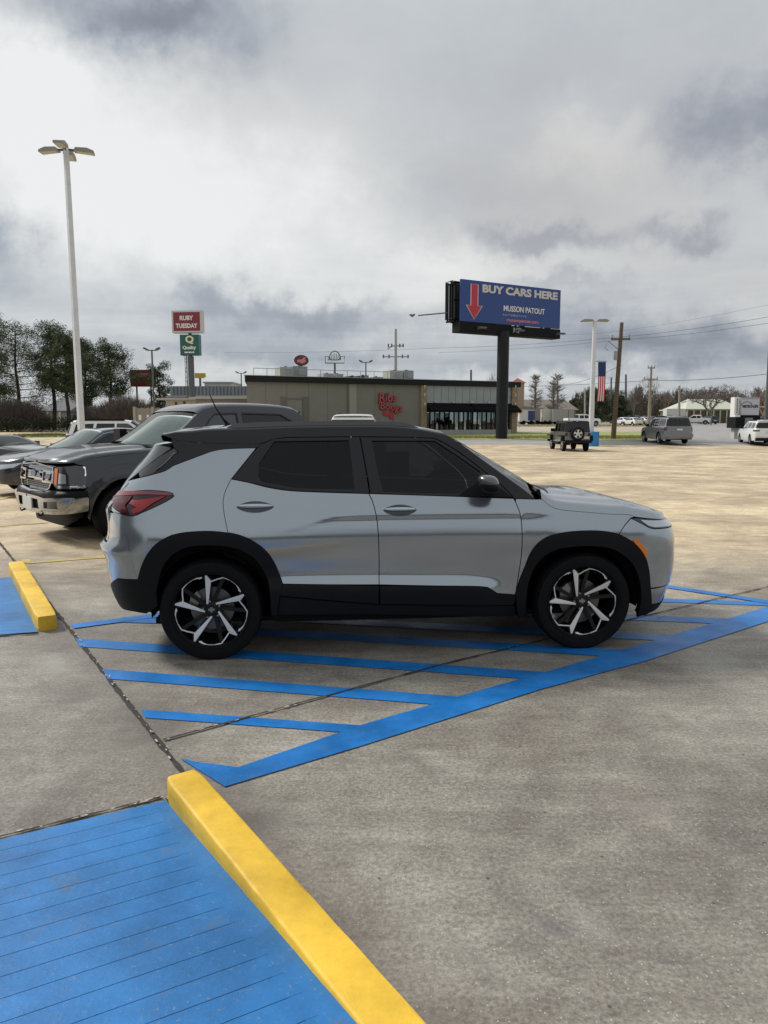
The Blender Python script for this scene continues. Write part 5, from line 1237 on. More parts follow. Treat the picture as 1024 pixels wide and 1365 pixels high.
# four-door off-roader with spare wheel
def jeep():
    fx, rx = 2.0, -2.15; h_ = 1.84; bt = 1.16
    sec = [(.3, .72), (.45, .76), (.6, .78), (bt, .78), (bt+.1, .765), (h_, .70)]
    g1 = [(.42, bt+.04), (.36, h_-.16), (-.22, h_-.16), (-.22, bt+.04)]; g2 = [(-.32, bt+.04), (-.32, h_-.16), (-1.0, h_-.16), (-1.0, bt+.04)]; g3 = [(-1.12, bt+.04), (-1.12, h_-.14), (rx+.22, h_-.14), (rx+.12, bt+.04)]
    ur = rx+.2-1.1; rw = [(rx-.14, bt+.05), (rx-.12, h_-.13), (ur, h_-.13), (ur, bt+.05)]
    roof = [(.62, bt), (.50, h_-.18), (.40, h_-.06), (-.5, h_-.02), (rx+.3, h_-.04), (rx+.16, h_-.06)]
    fr = roof + [(ur, h_-.06), (ur, bt), (rx+.3, bt)]
    blk = mat('soft_top_black', (.012, .012, .014), .6)
    s = dict(fx=fx, rx=rx, hw=.80, belt=bt, h=h_, wb=2.95, wr=.41, z0=.52, sec=sec, XF=[(.3, fx-.1), (.5, fx-.05), (bt, fx-.1)], XR=[(.3, rx), (bt, rx), (h_, rx+.06)], nR=8, nF=6, cr=.2, cf=.2, grid=.12,
             top=[(rx-.3, bt), (.6, bt), (1.2, bt-.03), (fx+.3, bt-.07)], green=fr, glass=[g1, g2, g3, rw], gm=[M_GLF, M_GLF, M_GLD, M_GLD], paint=M_GREYP, pillar=blk, rim=M_CHROME, sp=5, spw=.3,
             sheets=[('hood', [(.62, bt), (1.2, bt-.03), (fx-.1, bt-.05), (fx+.6, bt-.08)], 0, M_GREYP, (0, 0, 1), .05), ('windscreen', roof[:3], 0, M_GLD, (.9, 0, .3), .02), ('roof', roof[2:], 0, blk, (0, 0, 1), .03)],
             panels=[],
             mboxes=[('front_flare', (1.0, 2.02, .70, .95, .90, .96), M_TRIM), ('rear_flare', (-2.0, -.98, .76, .95, .90, .96), M_TRIM), ('flare_end', (-2.06, -1.98, .76, .95, .62, .94), M_TRIM), ('flare_drop', (.94, 1.04, .76, .95, .60, .94), M_TRIM), ('side_mirror', (.38, .50, .80, 1.04, 1.16, 1.36), M_TRIM), ('tail_lamp', (-2.20, -2.13, .62, .77, .92, 1.10), M_RED), ('side_step', (-.9, .9, .76, .90, .46, .52), M_TRIM)],
             boxes=[('rear_bumper', (-2.34, -2.14, -.80, .80, .50, .68), M_TRIM), ('number_plate', (-2.20, -2.17, -.66, -.36, .76, .9), M_PLATE), ('front_bumper', (2.0, 2.25, -.85, .85, .5, .66), M_TRIM), ('door_frame', (-.30, -.24, -.79, .79, .6, 1.16), M_GREYP)])
    r, bd = gcar('off_road_car', 'grey four-door off-roader with black top and rear spare wheel, beside the flag pole', 'car', (ax(757, 47), 46.6), AWAY, s)
    W_ = wheel_basic('spare_wheel', .40, .24, .26, r, (-2.34, 0.06, 1.06), M_CHROME, 5, -1, .3, detail=False); W_.rotation_euler = (0, 0, -PI/2)
jeep()
# distant vehicles
def pickup_spec(paint):
    fx, rx = 2.85, -2.95; h_ = 1.9; bt = 1.22
    g1 = [(.95, bt+.04), (.5, h_-.14), (-.1, h_-.14), (-.1, bt+.04)]; g2 = [(-.2, bt+.04), (-.2, h_-.14), (-.9, h_-.16), (-.98, bt+.04)]
    roof = [(1.35, bt), (.95, bt+.3), (.6, h_-.1), (.3, h_-.04), (-.8, h_-.04), (-1.08, h_-.12)]
    return dict(fx=fx, rx=rx, hw=.98, belt=bt, h=h_, wb=3.7, wr=.41, z0=.45, XF=[(.3, fx-.1), (.6, fx), (1.2, fx-.15)], XR=[(.3, rx), (1.3, rx)], nR=8, nF=4, cr=.25, top=[(rx-.4, bt+.08), (-1.15, bt+.08), (-1.13, bt), (1.3, bt), (fx-.4, bt-.06), (fx+.4, bt-.14)],
                green=spl(roof, .2) + [(-1.12, bt), (.9, bt)], glass=[g1, g2], paint=paint, rim=M_CHROMEG, sp=6,
                sheets=[('hood', [(1.35, bt), (fx-.4, bt-.06), (fx, bt-.1), (fx+.5, bt-.14)], 0, paint, (0, 0, 1), .07), ('windscreen', spl(roof[:3], .15), 0, M_GLD, (.7, 0, .7), .1), ('roof', spl(roof[2:], .2), 0, paint, (0, 0, 1), .05)],
                panels=[('tail_lamp', [(rx+.15, 1.25), (rx-.2, 1.25), (rx-.2, .9), (rx+.15, .9)], M_RED, .006), ('head_lamp', [(fx-.3, 1.05), (fx+.2, 1.02), (fx+.2, .85), (fx-.25, .86)], M_CLEAR, .006)], grid=.2,
                mboxes=[('side_mirror', (.8, .95, .97, 1.22, 1.26, 1.5), M_TRIM)], boxes=[('bed_floor', (-2.8, -1.15, -.85, .85, .9, .95), M_TRIM), ('cab_back', (-1.1, -1.06, -.72, .72, 1.25, 1.78), M_GLD), ('front_bumper', (2.72, 2.92, -.9, .9, .5, .72), M_CHROMEG)])
gcar('pickup_truck', 'white pickup truck parked side-on left of the big bare tree on the right', 'pickup truck', (ax(927, 150), 150), PI - R(20), pickup_spec(M_WHITEP))
gcar('pickup_truck', 'white pickup truck showing above the black top of the grey off-roader', 'pickup truck', (ax(779, 118), 119), R(12), dict(pickup_spec(M_WHITEP), gz=.55))
# ------------------------------------------------------------------ unseen showroom and side wing, added for reflections and shade
DB = empty('unseen_showroom', 'unseen showroom with glass front and canopy, added behind the viewer for reflections and shade', 'building', (0, -24, 0))
bm = B(); box(bm, -14, 26, -14, 0, 0, .5); box(bm, -14, 26, -14, 0, 3.0, 3.9); obj('wall', bm, mat('unseen_showroom_wall', (.12, .12, .12), .7, var=.08, vs=1), DB)
bm = B(); box(bm, -13.9, 25.9, -.3, -.15, .5, 3.0); obj('window', bm, mat('unseen_showroom_glass', (.02, .025, .03), .05, coat=1), DB)
for i in range(11):
    bm = B(); box(bm, -14+i*4-.08, -14+i*4+.08, -.14, .05, .5, 3.0); obj('window_post', bm, M_TRIM, DB)
bm = B(); box(bm, -14.3, 26.3, -1, 2.6, 3.2, 3.6); obj('canopy', bm, mat('unseen_canopy_panel', (.10, .10, .10), .5, .3), DB)
SB = empty('unseen_wing', 'unseen dark grey wing, added on the left to darken reflections', 'building', (-19, -4, 0))  # wing out of view, added to darken what the car's tail reflects
bm = B(); box(bm, -4, 4, -14, 9, 0, 5.2); obj('wall', bm, mat('unseen_wing_wall', (.10, .10, .105), .7, var=.08, vs=1), SB)
for i in range(4): bm = B(); box(bm, 4.003, 4.06, -12+i*5, -8.6+i*5, 0, 3.6); obj('unseen_wing_shutter', bm, mat('shutter', (.14, .14, .15), .5, .2), SB)

# ------------------------------------------------------------------ poles, signs
M_POLEW = mat('pole_white', (.60, .62, .65), .5, var=.08, vs=3); M_STEEL = mat('pole_steel', (.10, .105, .11), .5, .3); M_BRONZE = mat('lamp_bronze', (.10, .095, .08), .5, .3)
M_WOOD = mat('weathered_wood', (.12, .085, .055), .9, var=.3, vs=5); M_GALV = mat('galvanised', (.32, .33, .34), .5, .4); M_LENS = mat('lamp_glass', (.42, .41, .36), .3)
def base(px, Y): return Vector((ax(px, Y), Y, gz(Y)))
def zat(py, Y, px=512): return at(px, py, Y).z
# tall four-head light pole on the left
Y = 28; tp = at(88, 199, Y); bt_ = Vector((tp.x+.05, Y, gz(Y)))
LP = empty('light_pole', 'very tall white light pole with four lamp heads, rising left of the pickup', 'light pole', tuple(bt_))
hgt = tp.z - bt_.z
bm = B(); tube(bm, [(0, 0, .7), (-.05, 0, hgt)], [.145, .105], 4); obj('pole', bm, M_POLEW, LP)
bm = B(); tube(bm, [(0, 0, -.3), (0, 0, .72)], .30, 20); obj('concrete_base', bm, mat('pole_base', (.35, .34, .32), .9), LP, bev=.02)
bm = B(); box(bm, -.22, .22, -.22, .22, .7, .73); obj('base_plate', bm, M_GALV, LP)
for i, (dx, dy) in enumerate(((-1, .1), (1, .25), (.12, -1), (-.2, 1))):
    a = math.atan2(dy, dx); M = Matrix.Translation((-.05, 0, hgt-.02)) @ Matrix.Rotation(a, 4, 'Z') @ Matrix.Rotation(R(3), 4, 'Y')
    bm = B(); box(bm, .06, .34, -.035, .035, -.02, .05, M=M); arm = obj('lamp_arm', bm, M_BRONZE, LP)
    bm = B(); prism(bm, [(.28, -.02), (.32, .09), (.72, .12), (.95, .05), (.97, -.03)], -.17, .17, M=M); hd_ = obj('lamp_head', bm, mat('lamp_head', (.26, .25, .22), .5), LP, bev=.02)
    bm = B(); box(bm, .36, .92, -.13, .13, -.034, -.023, M=M); obj('lamp_glass', bm, M_LENS, hd_)
def double_lamp(px, Y, ytop, label, w=.9, base_hidden=True):
    b = base(px, Y); t = zat(ytop, Y, px) - b.z
    r = empty('light_pole', label, 'light pole', tuple(b)); bm = B(); tube(bm, [(0, 0, 0), (0, 0, t)], [.10, .07], 8); obj('pole', bm, M_STEEL, r, smooth=True)
    bm = B(); tube(bm, [(-w*.7, 0, t), (w*.7, 0, t)], .05, 6); obj('cross_arm', bm, M_STEEL, r)
    for s in (-1, 1):
        bm = B(); M = Matrix.Translation((s*w, 0, t + .22*w)) @ Matrix.Rotation(R(-28*s), 4, 'Y')
        box(bm, -.36*w, .36*w, -.3*w, .3*w, -.14*w, .14*w, M=M); f = obj('flood_lamp', bm, mat('flood_lamp', (.09, .095, .10), .5), r, bev=.08*w)
    return r
double_lamp(206, 62, 467, 'thin dark pole with two floodlights in front of the red panel', .5)
double_lamp(488, 92, 483, 'double floodlight pole rising behind the rooftop units of the restaurant', .62)
double_lamp(323, 100, 497.5, 'short double floodlight pole above the low pale roofs', .55)
# Ruby Tuesday / Quality pylon
Y = 88; b = base(257, Y); k = Y/985
PS = empty('pylon_sign', 'tall pylon with maroon sign above green sign on one dark post', 'sign', tuple(b))
zt = lambda py: zat(py, Y, 257) - b.z
bm = B(); tube(bm, [(0, 0, 0), (0, 0, zt(475))], .36, 10); obj('post', bm, M_STEEL, PS, smooth=True)
bm = B(); tube(bm, [(.0, 0, zt(476)), (0, 0, zt(440))], .2, 8); obj('upper_post', bm, M_STEEL, PS)
RZ = R(-6)
def signbox(par, nm, pxc, z0, z1, w_, d_, m, mf, rim=.1):
    M = MX(((pxc-257)*k, 0, 0), rz=RZ); bm = B(); box(bm, -w_/2, w_/2, -d_/2, d_/2, z0, z1, M=M); o = obj(nm, bm, mf, par)
    bm = B(); box(bm, -w_/2+rim, w_/2-rim, -d_/2-.02, d_/2+.02, z0+rim, z1-rim, M=M); q = obj('sign_face', bm, m, o); return o, M
M_MAR = mat('maroon_face', (.20, .022, .040), .4); M_SWH = mat('sign_white', (.74, .72, .70), .4); M_SGR = mat('green_face', (.012, .105, .085), .35); M_SYE = mat('sign_cream', (.78, .74, .50), .4)
o, M = signbox(PS, 'upper_sign', 255, zt(444), zt(414.5), 40*k, .9, M_MAR, mat('sign_frame', (.55, .52, .50), .5), .20)
zc = (zt(444)+zt(414.5))/2; hh = zt(414.5)-zt(444)
def st(par, s, dx, z, sz, m, M, y=-.48, fw=1, bold=.02): return text('sign_lettering', s, sz, m, par, M @ MX((dx, y, z), rx=UPR), extr=.02, bold=bold, fw=fw, fh=sz)
st(o, 'RUBY', 0, zc+hh*.16, hh*.21, M_SWH, M, fw=18*k); st(o, 'TUESDAY', 0, zc-hh*.19, hh*.21, M_SWH, M, fw=29*k)
o, M = signbox(PS, 'lower_sign', 257.5, zt(474), zt(446.5), 25*k, .9, M_SGR, M_SGR, .06)
zc = (zt(474)+zt(446.5))/2; hh = zt(446.5)-zt(474)
st(o, 'Q', .05, zc+hh*.24, hh*.40, M_SYE, M, bold=.03, fw=11*k); st(o, 'Quality', 0, zc-hh*.15, hh*.22, M_SWH, M, fw=18*k); st(o, 'INN', 0, zc-hh*.36, hh*.07, M_SWH, M, fw=13*k)
b = base(250.5, 90); AM = empty('antenna_mast', 'thin lattice mast just left of the green sign post', 'mast', tuple(b)); bm = B(); t = zat(474, 90, 250)-b.z
for sx, sy in ((-.12, 0), (.12, 0), (0, .2)): tube(bm, [(sx, sy, 0), (sx, sy, t)], .035, 5)
for i in range(16): tube(bm, [(-.12 if i % 2 else .12, 0, t*i/16), (.12 if i % 2 else -.12, 0, t*(i+1)/16)], .02, 4)
obj('lattice', bm, M_STEEL, AM)
b = base(268.5, 150); YS_ = empty('pole_sign', 'small yellow sign on a thin pole right of the pylon post', 'sign', tuple(b)); kk = 150/985; t1 = zat(497.5, 150, 268)-b.z; t0 = zat(504, 150, 268)-b.z
bm = B(); tube(bm, [(0, 0, 0), (0, 0, t1)], .22, 8); obj('post', bm, M_STEEL, YS_)
bm = B(); prism(bm, [(-6.5*kk, t0), (5*kk, t0), (5*kk, t0+.3*kk), (7.5*kk, t0+2*kk), (7*kk, t1), (-6.5*kk, t1)], -.3, .3); obj('sign_panel', bm, mat('sign_yellow', (.42, .33, .03), .5), YS_)
# red panel half hidden by a tree
b = base(193, 105); RS = empty('billboard', 'dark red billboard half hidden by the bushy tree on the left', 'billboard', tuple(b)); kk = 105/985; t1 = zat(493, 105, 193)-b.z; t0 = zat(515.5, 105, 193)-b.z
bm = B(); box(bm, -16.5*kk, 16.5*kk, -.15, .15, t0, t1); obj('panel', bm, mat('red_panel', (.16, .018, .018), .6, var=.2, vs=1), RS)
bm = B(); box(bm, -1.1, 1.1, -.19, -.152, (t0+t1)/2+.2, (t0+t1)/2+.7); obj('panel_emblem', bm, mat('faded_pink', (.32, .14, .12), .6), RS)
for x in (-1, 1): bm = B(); tube(bm, [(x, .2, 0), (x, .2, t1-.2)], .12, 6); obj('post', bm, M_STEEL, RS)
# oval sign, arch frame and T-shaped power pole beyond the roof
b = base(403, 115); OS = empty('pole_sign', 'black oval sign with a pink figure above the rooftop units', 'sign', tuple(b)); kk = 115/985; zc = zat(480.5, 115, 403)-b.z
bm = B(); tube(bm, [(0, 0, 0), (0, 0, zc-.6)], .14, 8); obj('post', bm, M_STEEL, OS)
def oval(nm, rx, rz, y0, y1, m, par): bm = B(); prism(bm, [(rx*math.cos(2*PI*i/28), zc + rz*math.sin(2*PI*i/28)) for i in range(28)], y0, y1); return obj(nm, bm, m, par)
o = oval('sign_panel', 9.4*kk, 6.9*kk, -.3, .3, mat('sign_black', (.015, .015, .018), .4), OS); oval('oval_face', 8.2*kk, 5.8*kk, -.34, .34, mat('sign_dim_red', (.13, .03, .035), .4), o)
bm = B(); prism(bm, [(x*kk, zc+z*kk) for x, z in ((-6, -1), (-3, 1.5), (0, .5), (3, 3.6), (6, 4), (5, 1), (6.5, -1.5), (2, -4), (-2, -3.6), (-1, -1.5), (-4, -3))], -.38, -.345); obj('figure', bm, mat('figure_pink', (.55, .22, .22), .4), o)
b = base(447, 120); AF = empty('sign_frame', 'empty arched metal sign frame above the restaurant roof', 'sign frame', tuple(b)); kk = 120/985; z0 = zat(484, 120, 447)-b.z
bm = B(); tube(bm, [(0, 0, 0), (0, 0, z0)], .16, 8); obj('post', bm, M_STEEL, AF)
bm = B(); R1 = 8.5*kk
tube(bm, [(R1*math.cos(a)*.9, 0, z0+3.5*kk+R1*1.4*math.sin(a)) for a in [PI*i/16 for i in range(17)]], .09, 5)
tube(bm, [(-12.5*kk, 0, z0), (12.5*kk, 0, z0), (12.5*kk, 0, z0+9*kk), (7*kk, 0, z0+8*kk), (5*kk, 0, z0+4*kk), (-5*kk, 0, z0+4*kk), (-7*kk, 0, z0+8*kk), (-12.5*kk, 0, z0+9*kk), (-12.5*kk, 0, z0)], .08, 5)
for i in range(-3, 4): tube(bm, [(i*2*kk, 0, z0+4*kk), (i*2.6*kk*.9, 0, z0 + 13*kk - abs(i)*1.3*kk)], .045, 4)
obj('frame', bm, M_STEEL, AF)
b = base(527.5, 130); TP = empty('power_pole', 'tall power pole with two cross arms above the restaurant roof', 'power pole', tuple(b)); kk = 130/985; t1 = zat(438.5, 130, 527)-b.z
bm = B(); tube(bm, [(0, 0, 0), (0, 0, t1)], [.36, .2], 10); obj('pole', bm, M_GALV, TP)
for zz, hw_, dr in ((zat(475.5, 130)-b.z, 17.5, 0), (zat(461, 130)-b.z, 10.5, 1)):
    bm = B(); tube(bm, [(-hw_*kk, 0, zz-.4*dr*1.5), (-hw_*.5*kk, 0, zz), (hw_*.5*kk, 0, zz), (hw_*kk, 0, zz)] , .12, 6); c = obj('cross_arm', bm, M_GALV, TP)
    for x in (-.92, -.5, .5, .92): bm = B(); tube(bm, [(x*hw_*kk, 0, zz-.25), (x*hw_*kk, 0, zz+.35)], .14, 6); obj('insulator', bm, M_STEEL, c)

# billboard on its thick post
Y = 60; b = base(669, Y); BB = empty('billboard', 'large blue billboard reading BUY CARS HERE on a thick black post', 'billboard', tuple(b)); pz = b.z
p0, p1 = at(613.5, 372, 58.0), at(746.5, 383, 63.0)
zb0 = at(613.5, 428, 58).z; bw = (Vector((p1.x, 63))-Vector((p0.x, 58))).length
rzb = math.atan2(63-58, p1.x-p0.x); ctr = Vector(((p0.x+p1.x)/2, 60.5, 0)) - b; zt_, zb_ = p0.z - pz, zb0 - pz
M = MX((ctr.x, ctr.y, 0), rz=rzb); hw_ = bw/2; H_ = zt_-zb_
M_BBK = mat('billboard_black', (.006, .0065, .008), .6, spec=.15); M_BBP = mat('billboard_post', (.009, .011, .014), .5, spec=.25, var=.15, vs=2)
bm = B(); tube(bm, [(0, 0, -.3), (0, 0, zb_-.55)], .47, 28); obj('post', bm, M_BBP, BB, smooth=True)
bm = B(); box(bm, -hw_, hw_, -.12, .05, zb_, zt_, M=M); FC = obj('sign_face', bm, mat('billboard_blue', (.018, .052, .215), .45), BB)
# second face splays away behind, seen edge-on at the left
bm = B(); M2 = M @ MX((-hw_, .35, 0), rz=R(20)) 
box(bm, .35, 2*hw_*.93, .75, .9, zb_, zt_, M=M2); obj('rear_face', bm, M_BBK, BB)
bm = B(); box(bm, -hw_-.1, hw_+.05, -.15, .85, zb_-.82, zb_-.06, M=M); obj('lower_skirt', bm, M_BBK, BB)
bm = B()
for zz in (zb_+.1, zt_-.25, (zb_+zt_)/2): box(bm, -hw_-.35, hw_*.9, .3, .42, zz, zz+.14, M=M)
for x in (-hw_-.25, -hw_+.3, -hw_*.3, hw_*.3, hw_*.85): box(bm, x, x+.14, .3, 1.5, zb_, zb_+.12, M=M); box(bm, x, x+.12, .3, .42, zb_, zt_-.1, M=M); box(bm, x, x+.12, 1.3, 1.42, zb_, zt_-.1, M=M); box(bm, x, x+.1, .3, 1.5, zt_-.3, zt_-.2, M=M)
for i in range(3): box(bm, -hw_-.25, -hw_-.18, .4+.3*i, .5+.3*i, zb_, zt_-.2, M=M)
tube(bm, [M @ Vector((-hw_-.4, .4, zt_-.1)), M @ Vector((-hw_-.4, 1.3, zt_-.1)), M @ Vector((-hw_-.4, 1.3, zb_+.2)), M @ Vector((-hw_-.4, .4, zb_+.2))], .06, 5)
obj('steel_frame', bm, M_BBK, BB)
bm = B(); A_ = M @ Vector((-hw_-.3, 1.2, zb_+.75)); tube(bm, [A_, A_ + Vector((-2.3, -.3, -.25))], .05, 5); obj('lamp_arm', bm, M_STEEL, BB)
bm = B(); C_ = A_ + Vector((-2.75, -.3, -.28)); tube(bm, [C_ + Vector((-.22, 0, .1)), C_, C_ + Vector((.22, 0, .12))], [.05, .12, .05], 6); obj('flood_lamp', bm, M_STEEL, BB)
for x in (-.35, .02, .45): bm = B(); box(bm, x*bw-.35, x*bw+.35, -1.0, -.7, zb_-.55, zb_-.42, M=M); tube(bm, [M @ Vector((x*bw, -.8, zb_-.5)), M @ Vector((x*bw, -.1, zb_-.55))], .03, 5); obj('sign_lamp', bm, M_STEEL, BB)
f2 = lambda fx_, fz_: (-hw_ + fx_*bw, zt_ - fz_*H_)
AR = [(.105, .09), (.165, .09), (.165, .63), (.20, .63), (.125, .95), (.045, .63), (.085, .63), (.085, .09)]
AR = [(.088, .09), (.162, .09), (.162, .60), (.205, .60), (.125, .94), (.045, .60), (.088, .60)]
bm = B(); prism(bm, [f2(a, c) for a, c in AR], -.15, -.12, M=M); obj('arrow_edge', bm, mat('arrow_edge', (.62, .45, .52), .5), FC)
bm = B(); prism(bm, [f2(*q) for q in inset_poly([(a, c) for a, c in AR], .0095)], -.18, -.151, M=M); obj('arrow', bm, mat('arrow_red', (.42, .030, .050), .5), FC)
M_BLT = mat('billboard_letters', (.55, .54, .52), .5)
def bt2(s, xa, xb, za, zb_, bold=.02, m=M_BLT): x, z = f2((xa+xb)/2, (za+zb_)/2); return text('sign_lettering', s, 1.0, m, FC, M @ MX((x, -.14, z), rx=UPR), extr=.02, bold=bold, fw=(xb-xa)*bw, fh=(zb_-za)*H_)
bt2('BUY CARS HERE', .20, .965, .07, .27, .045)
bt2('MUSSON PATOUT', .41, .83, .53, .67, .012, M_SWH); bt2('A U T O M O T I V E', .40, .64, .735, .79, .008, mat('pale_blue', (.35, .40, .55), .5)); bt2('mussonpatout.com', .44, .765, .85, .945, .012, mat('sign_pink', (.62, .22, .26), .5))
bt2('MP', .51, .59, 1.06, 1.19, .02, mat('grey_letters', (.30, .30, .29), .5))

# white light pole with flag, blue base
Y = 52; b = base(788.5, Y); FP_ = empty('light_pole', 'white light pole with a flag and blue base, right of the off-roader', 'light pole', tuple(b)); t = zat(428, Y, 795)-b.z; dx = (794-788.5)*Y/985*0
bm = B(); tube(bm, [(0, 0, .5), (0, 0, t)], [.20, .13], 12); obj('pole', bm, M_POLEW, FP_, smooth=True)
bm = B(); tube(bm, [(.12, -.3, -.2), (.12, -.3, 1.0)], .36, 20); obj('blue_base', bm, mat('blue_base', (.02, .20, .50), .5, var=.1, vs=4), FP_, bev=.02)
for s in (-1, 1):
    bm = B(); prism(bm, [(s*.1, 0), (s*.2, .10), (s*.75, .12), (s*.95, .02), (s*.9, -.04)], -.2, .2, M=Matrix.Translation((0, 0, t))); obj('lamp_head', bm, MATS['lamp_head'], FP_, bev=.02)
fz1, fz0 = zat(482.5, Y)-b.z, zat(534.5, Y)-b.z; fw = 9.8*Y/985; fx0 = (795-788.5)*Y/985
FL = empty('flag', 'flag hanging vertically, blue field above red and white stripes, on the white pole', 'flag', tuple(b))
def flag_sheet(nm, x0, x1, z0, z1, m, y=0):
    bm = B(); n = 14; vs_ = []
    for i in range(n+1):
        z = z0 + (z1-z0)*i/n; row = []
        for j in range(3): x = x0 + (x1-x0)*j/2; row.append(bm.verts.new((x + .03*math.sin(z*1.7), y + .05*math.sin(z*2.3 + x*5), z)))
        vs_.append(row)
    for a, c in zip(vs_, vs_[1:]):
        for j in range(2): bm.faces.new((a[j], a[j+1], c[j+1], c[j]))
    bmesh.ops.recalc_face_normals(bm, faces=bm.faces[:]); bmesh.ops.solidify(bm, geom=bm.faces[:], thickness=.01); return obj(nm, bm, m, FL, smooth=True)
zu = fz1 - (fz1-fz0)*.37
flag_sheet('canton', fx0, fx0+fw, zu, fz1, mat('flag_blue', (.02, .035, .12), .8))
for i in range(7): flag_sheet('stripe', fx0+fw*i/7, fx0+fw*(i+1)/7, fz0, zu, mat('flag_red', (.40, .035, .05), .8) if i % 2 == 0 else mat('flag_white', (.62, .60, .58), .8))
bm = B(); tube(bm, [(.1, 0, fz1+.05), (fx0+fw+.05, 0, fz1+.05)], .025, 6); tube(bm, [(.1, 0, fz0-.05), (fx0+fw+.05, 0, fz0-.05)], .02, 6); obj('flag_bracket', bm, M_STEEL, FL)

# wooden poles and cables
def wpole(pxb, pxt, Y, ytop, r0, m, label, arms=(), h0=None):
    b = base(pxb, Y); t = at(pxt, ytop, Y); r = empty('power_pole', label, 'power pole', tuple(b)); d = t-b
    bm = B(); tube(bm, [(0, 0, -.1), tuple(d)], [r0, r0*.68], 12); obj('pole', bm, m, r, smooth=True)
    for py, hw_, lean in arms:
        f = (at(pxb, py, Y).z-b.z)/d.z; c = d*f; bm = B(); box(bm, c.x-hw_, c.x+hw_, -.08, .08, c.z-.07, c.z+.07); a = obj('cross_arm', bm, m, r)
        for x in (-.9, 0.0, .9): bm = B(); tube(bm, [(c.x+hw_*x, 0, c.z+.07), (c.x+hw_*x, 0, c.z+.32)], .07, 6); obj('insulator', bm, M_GALV, a)
    return r, b, d
W1, wb_, wd_ = wpole(818.5, 829, 60, 430, .21, M_WOOD, 'leaning brown wooden power pole right of the flag pole', [(452, .75, 0)])
bm = B(); c = wd_*.72; tube(bm, [(c.x-.28, 0, c.z-.35), (c.x-.28, 0, c.z+.35)], .16, 10); obj('transformer', bm, M_GALV, W1)
bm = B(); tube(bm, [(c.x, 0, c.z+.4), (c.x-.9, 0, c.z+1.1), (c.x-1.2, 0, c.z+.6), (c.x-.9, 0, c.z+.4)], .025, 5); obj('drop_cable', bm, M_STEEL, W1)
wpole(865, 868.5, 95, 489, .19, mat('pale_wood', (.27, .23, .18), .9, var=.15, vs=3), 'pale wooden power pole behind the grey full-size SUV', [(490.5, .45, 0), (505.5, .9, 0)])
wpole(905.5, 906, 140, 514, .25, mat('pale_pole', (.30, .27, .22), .8), 'thin pale pole left of the big bare tree')
wpole(834.5, 834.5, 170, 499, .3, M_STEEL, 'dark steel pole right of the brown wooden pole'); wpole(814.5, 815, 180, 503, .28, M_STEEL, 'dark steel pole just left of the brown wooden pole')
wpole(628, 628, 140, 493, .26, M_STEEL, 'bare grey pole above the flat roof left of the billboard post'); wpole(780, 780, 120, 517, .16, mat('thin_pole', (.32, .31, .28), .8), 'thin pale pole left of the flag pole'); wpole(606, 606, 190, 506, .14, M_STEEL, 'very thin mast above the restaurant roof')
wpole(1023, 1026, 62, 470, .2, M_STEEL, 'dark pole at the right edge above the white minivan')
def cable(name, pts, r, label, sag=.3):
    bm = B(); P_ = []
    for a, c in zip(pts, pts[1:]):
        for i in range(10):
            t = i/10; q = a.lerp(c, t); q.z -= sag*4*t*(1-t); P_.append(q)
    P_.append(pts[-1]); tube(bm, P_, r, 5); return tag(obj(name, bm, mat('cable', (.05, .05, .055), .7)), label, 'cable')
cable('power_cable', [at(300, 470, 95), at(585, 464, 75), at(829, 449, 60), at(1060, 416, 45)], .012, 'upper overhead cable rising to the right from the brown pole', .15)
cable('power_cable', [at(585, 470, 75), at(829, 453, 60), at(1060, 425, 45)], .011, 'second overhead cable, just below the uppermost one', .15)
cable('power_cable', [at(741, 446, 61), at(829, 441, 60), at(1060, 399, 40)], .006, 'thinnest cable, highest one at the right edge', .1)
cable('power_cable', [at(640, 515, 150), at(868, 507, 95), at(1060, 494, 70)], .03, 'thick low cable crossing above the distant car lots', .3)
cable('guy_cable', [at(828, 487, 60), at(742, 512, 150)], .022, 'slack cable running down left from the brown pole', .6)

# ------------------------------------------------------------------ restaurant
M_TAUPE = mat('taupe_wall', (.205, .20, .183), .9, var=.07, vs=.6, bump=.2, bs=20); M_TAUPED = mat('dark_taupe', (.14, .135, .12), .9); M_ROOFB = mat('dark_fascia', (.012, .014, .016), .6, spec=.2)
M_BRICK = mat('tan_brick', (.28, .215, .15), .9, var=.3, vs=3.5, bump=.4, bs=12); M_METALP = mat('grey_metal_panel', (.30, .32, .34), .45, .3, var=.06, vs=1)
def wallM(pxa, Ya, pxb, Yb):
    a, c = Vector((ax(pxa, Ya), Ya, 0)), Vector((ax(pxb, Yb), Yb, 0)); return a, c, (c-a).length, MX((0, 0, 0), rz=math.atan2(c.y-a.y, c.x-a.x))
a, c, L_, Mr = wallM(330, 68, 689, 80)
zr = gz(74)-.1; RB = empty('restaurant', 'long flat-roofed taupe restaurant with brick piers and black awning', 'building', (a.x, a.y, zr))
rz_ = math.atan2(c.y-a.y, c.x-a.x); RB.rotation_euler = (0, 0, rz_)
u_ = (c-a).normalized()
def along(px):                          # distance along the front wall seen at image column px
    d = ray(px, 559); t = (a.x*u_.y - a.y*u_.x)/(d.x*u_.y - d.y*u_.x); return (Vector((d.x*t, d.y*t, 0))-a).dot(u_)
def hz(py, s): q = a + u_*s; return at(512, py, q.y).z - zr
HT_ = hz(507, 0)
bm = B(); prism(bm, [(0, 0), (along(561), 0), (along(561), 14), (3.9, 14)], -.5, HT_-.05, axis='Z'); box(bm, along(561), along(686), .5, 14, 2.6, HT_-.05); obj('wall', bm, M_TAUPE, RB)
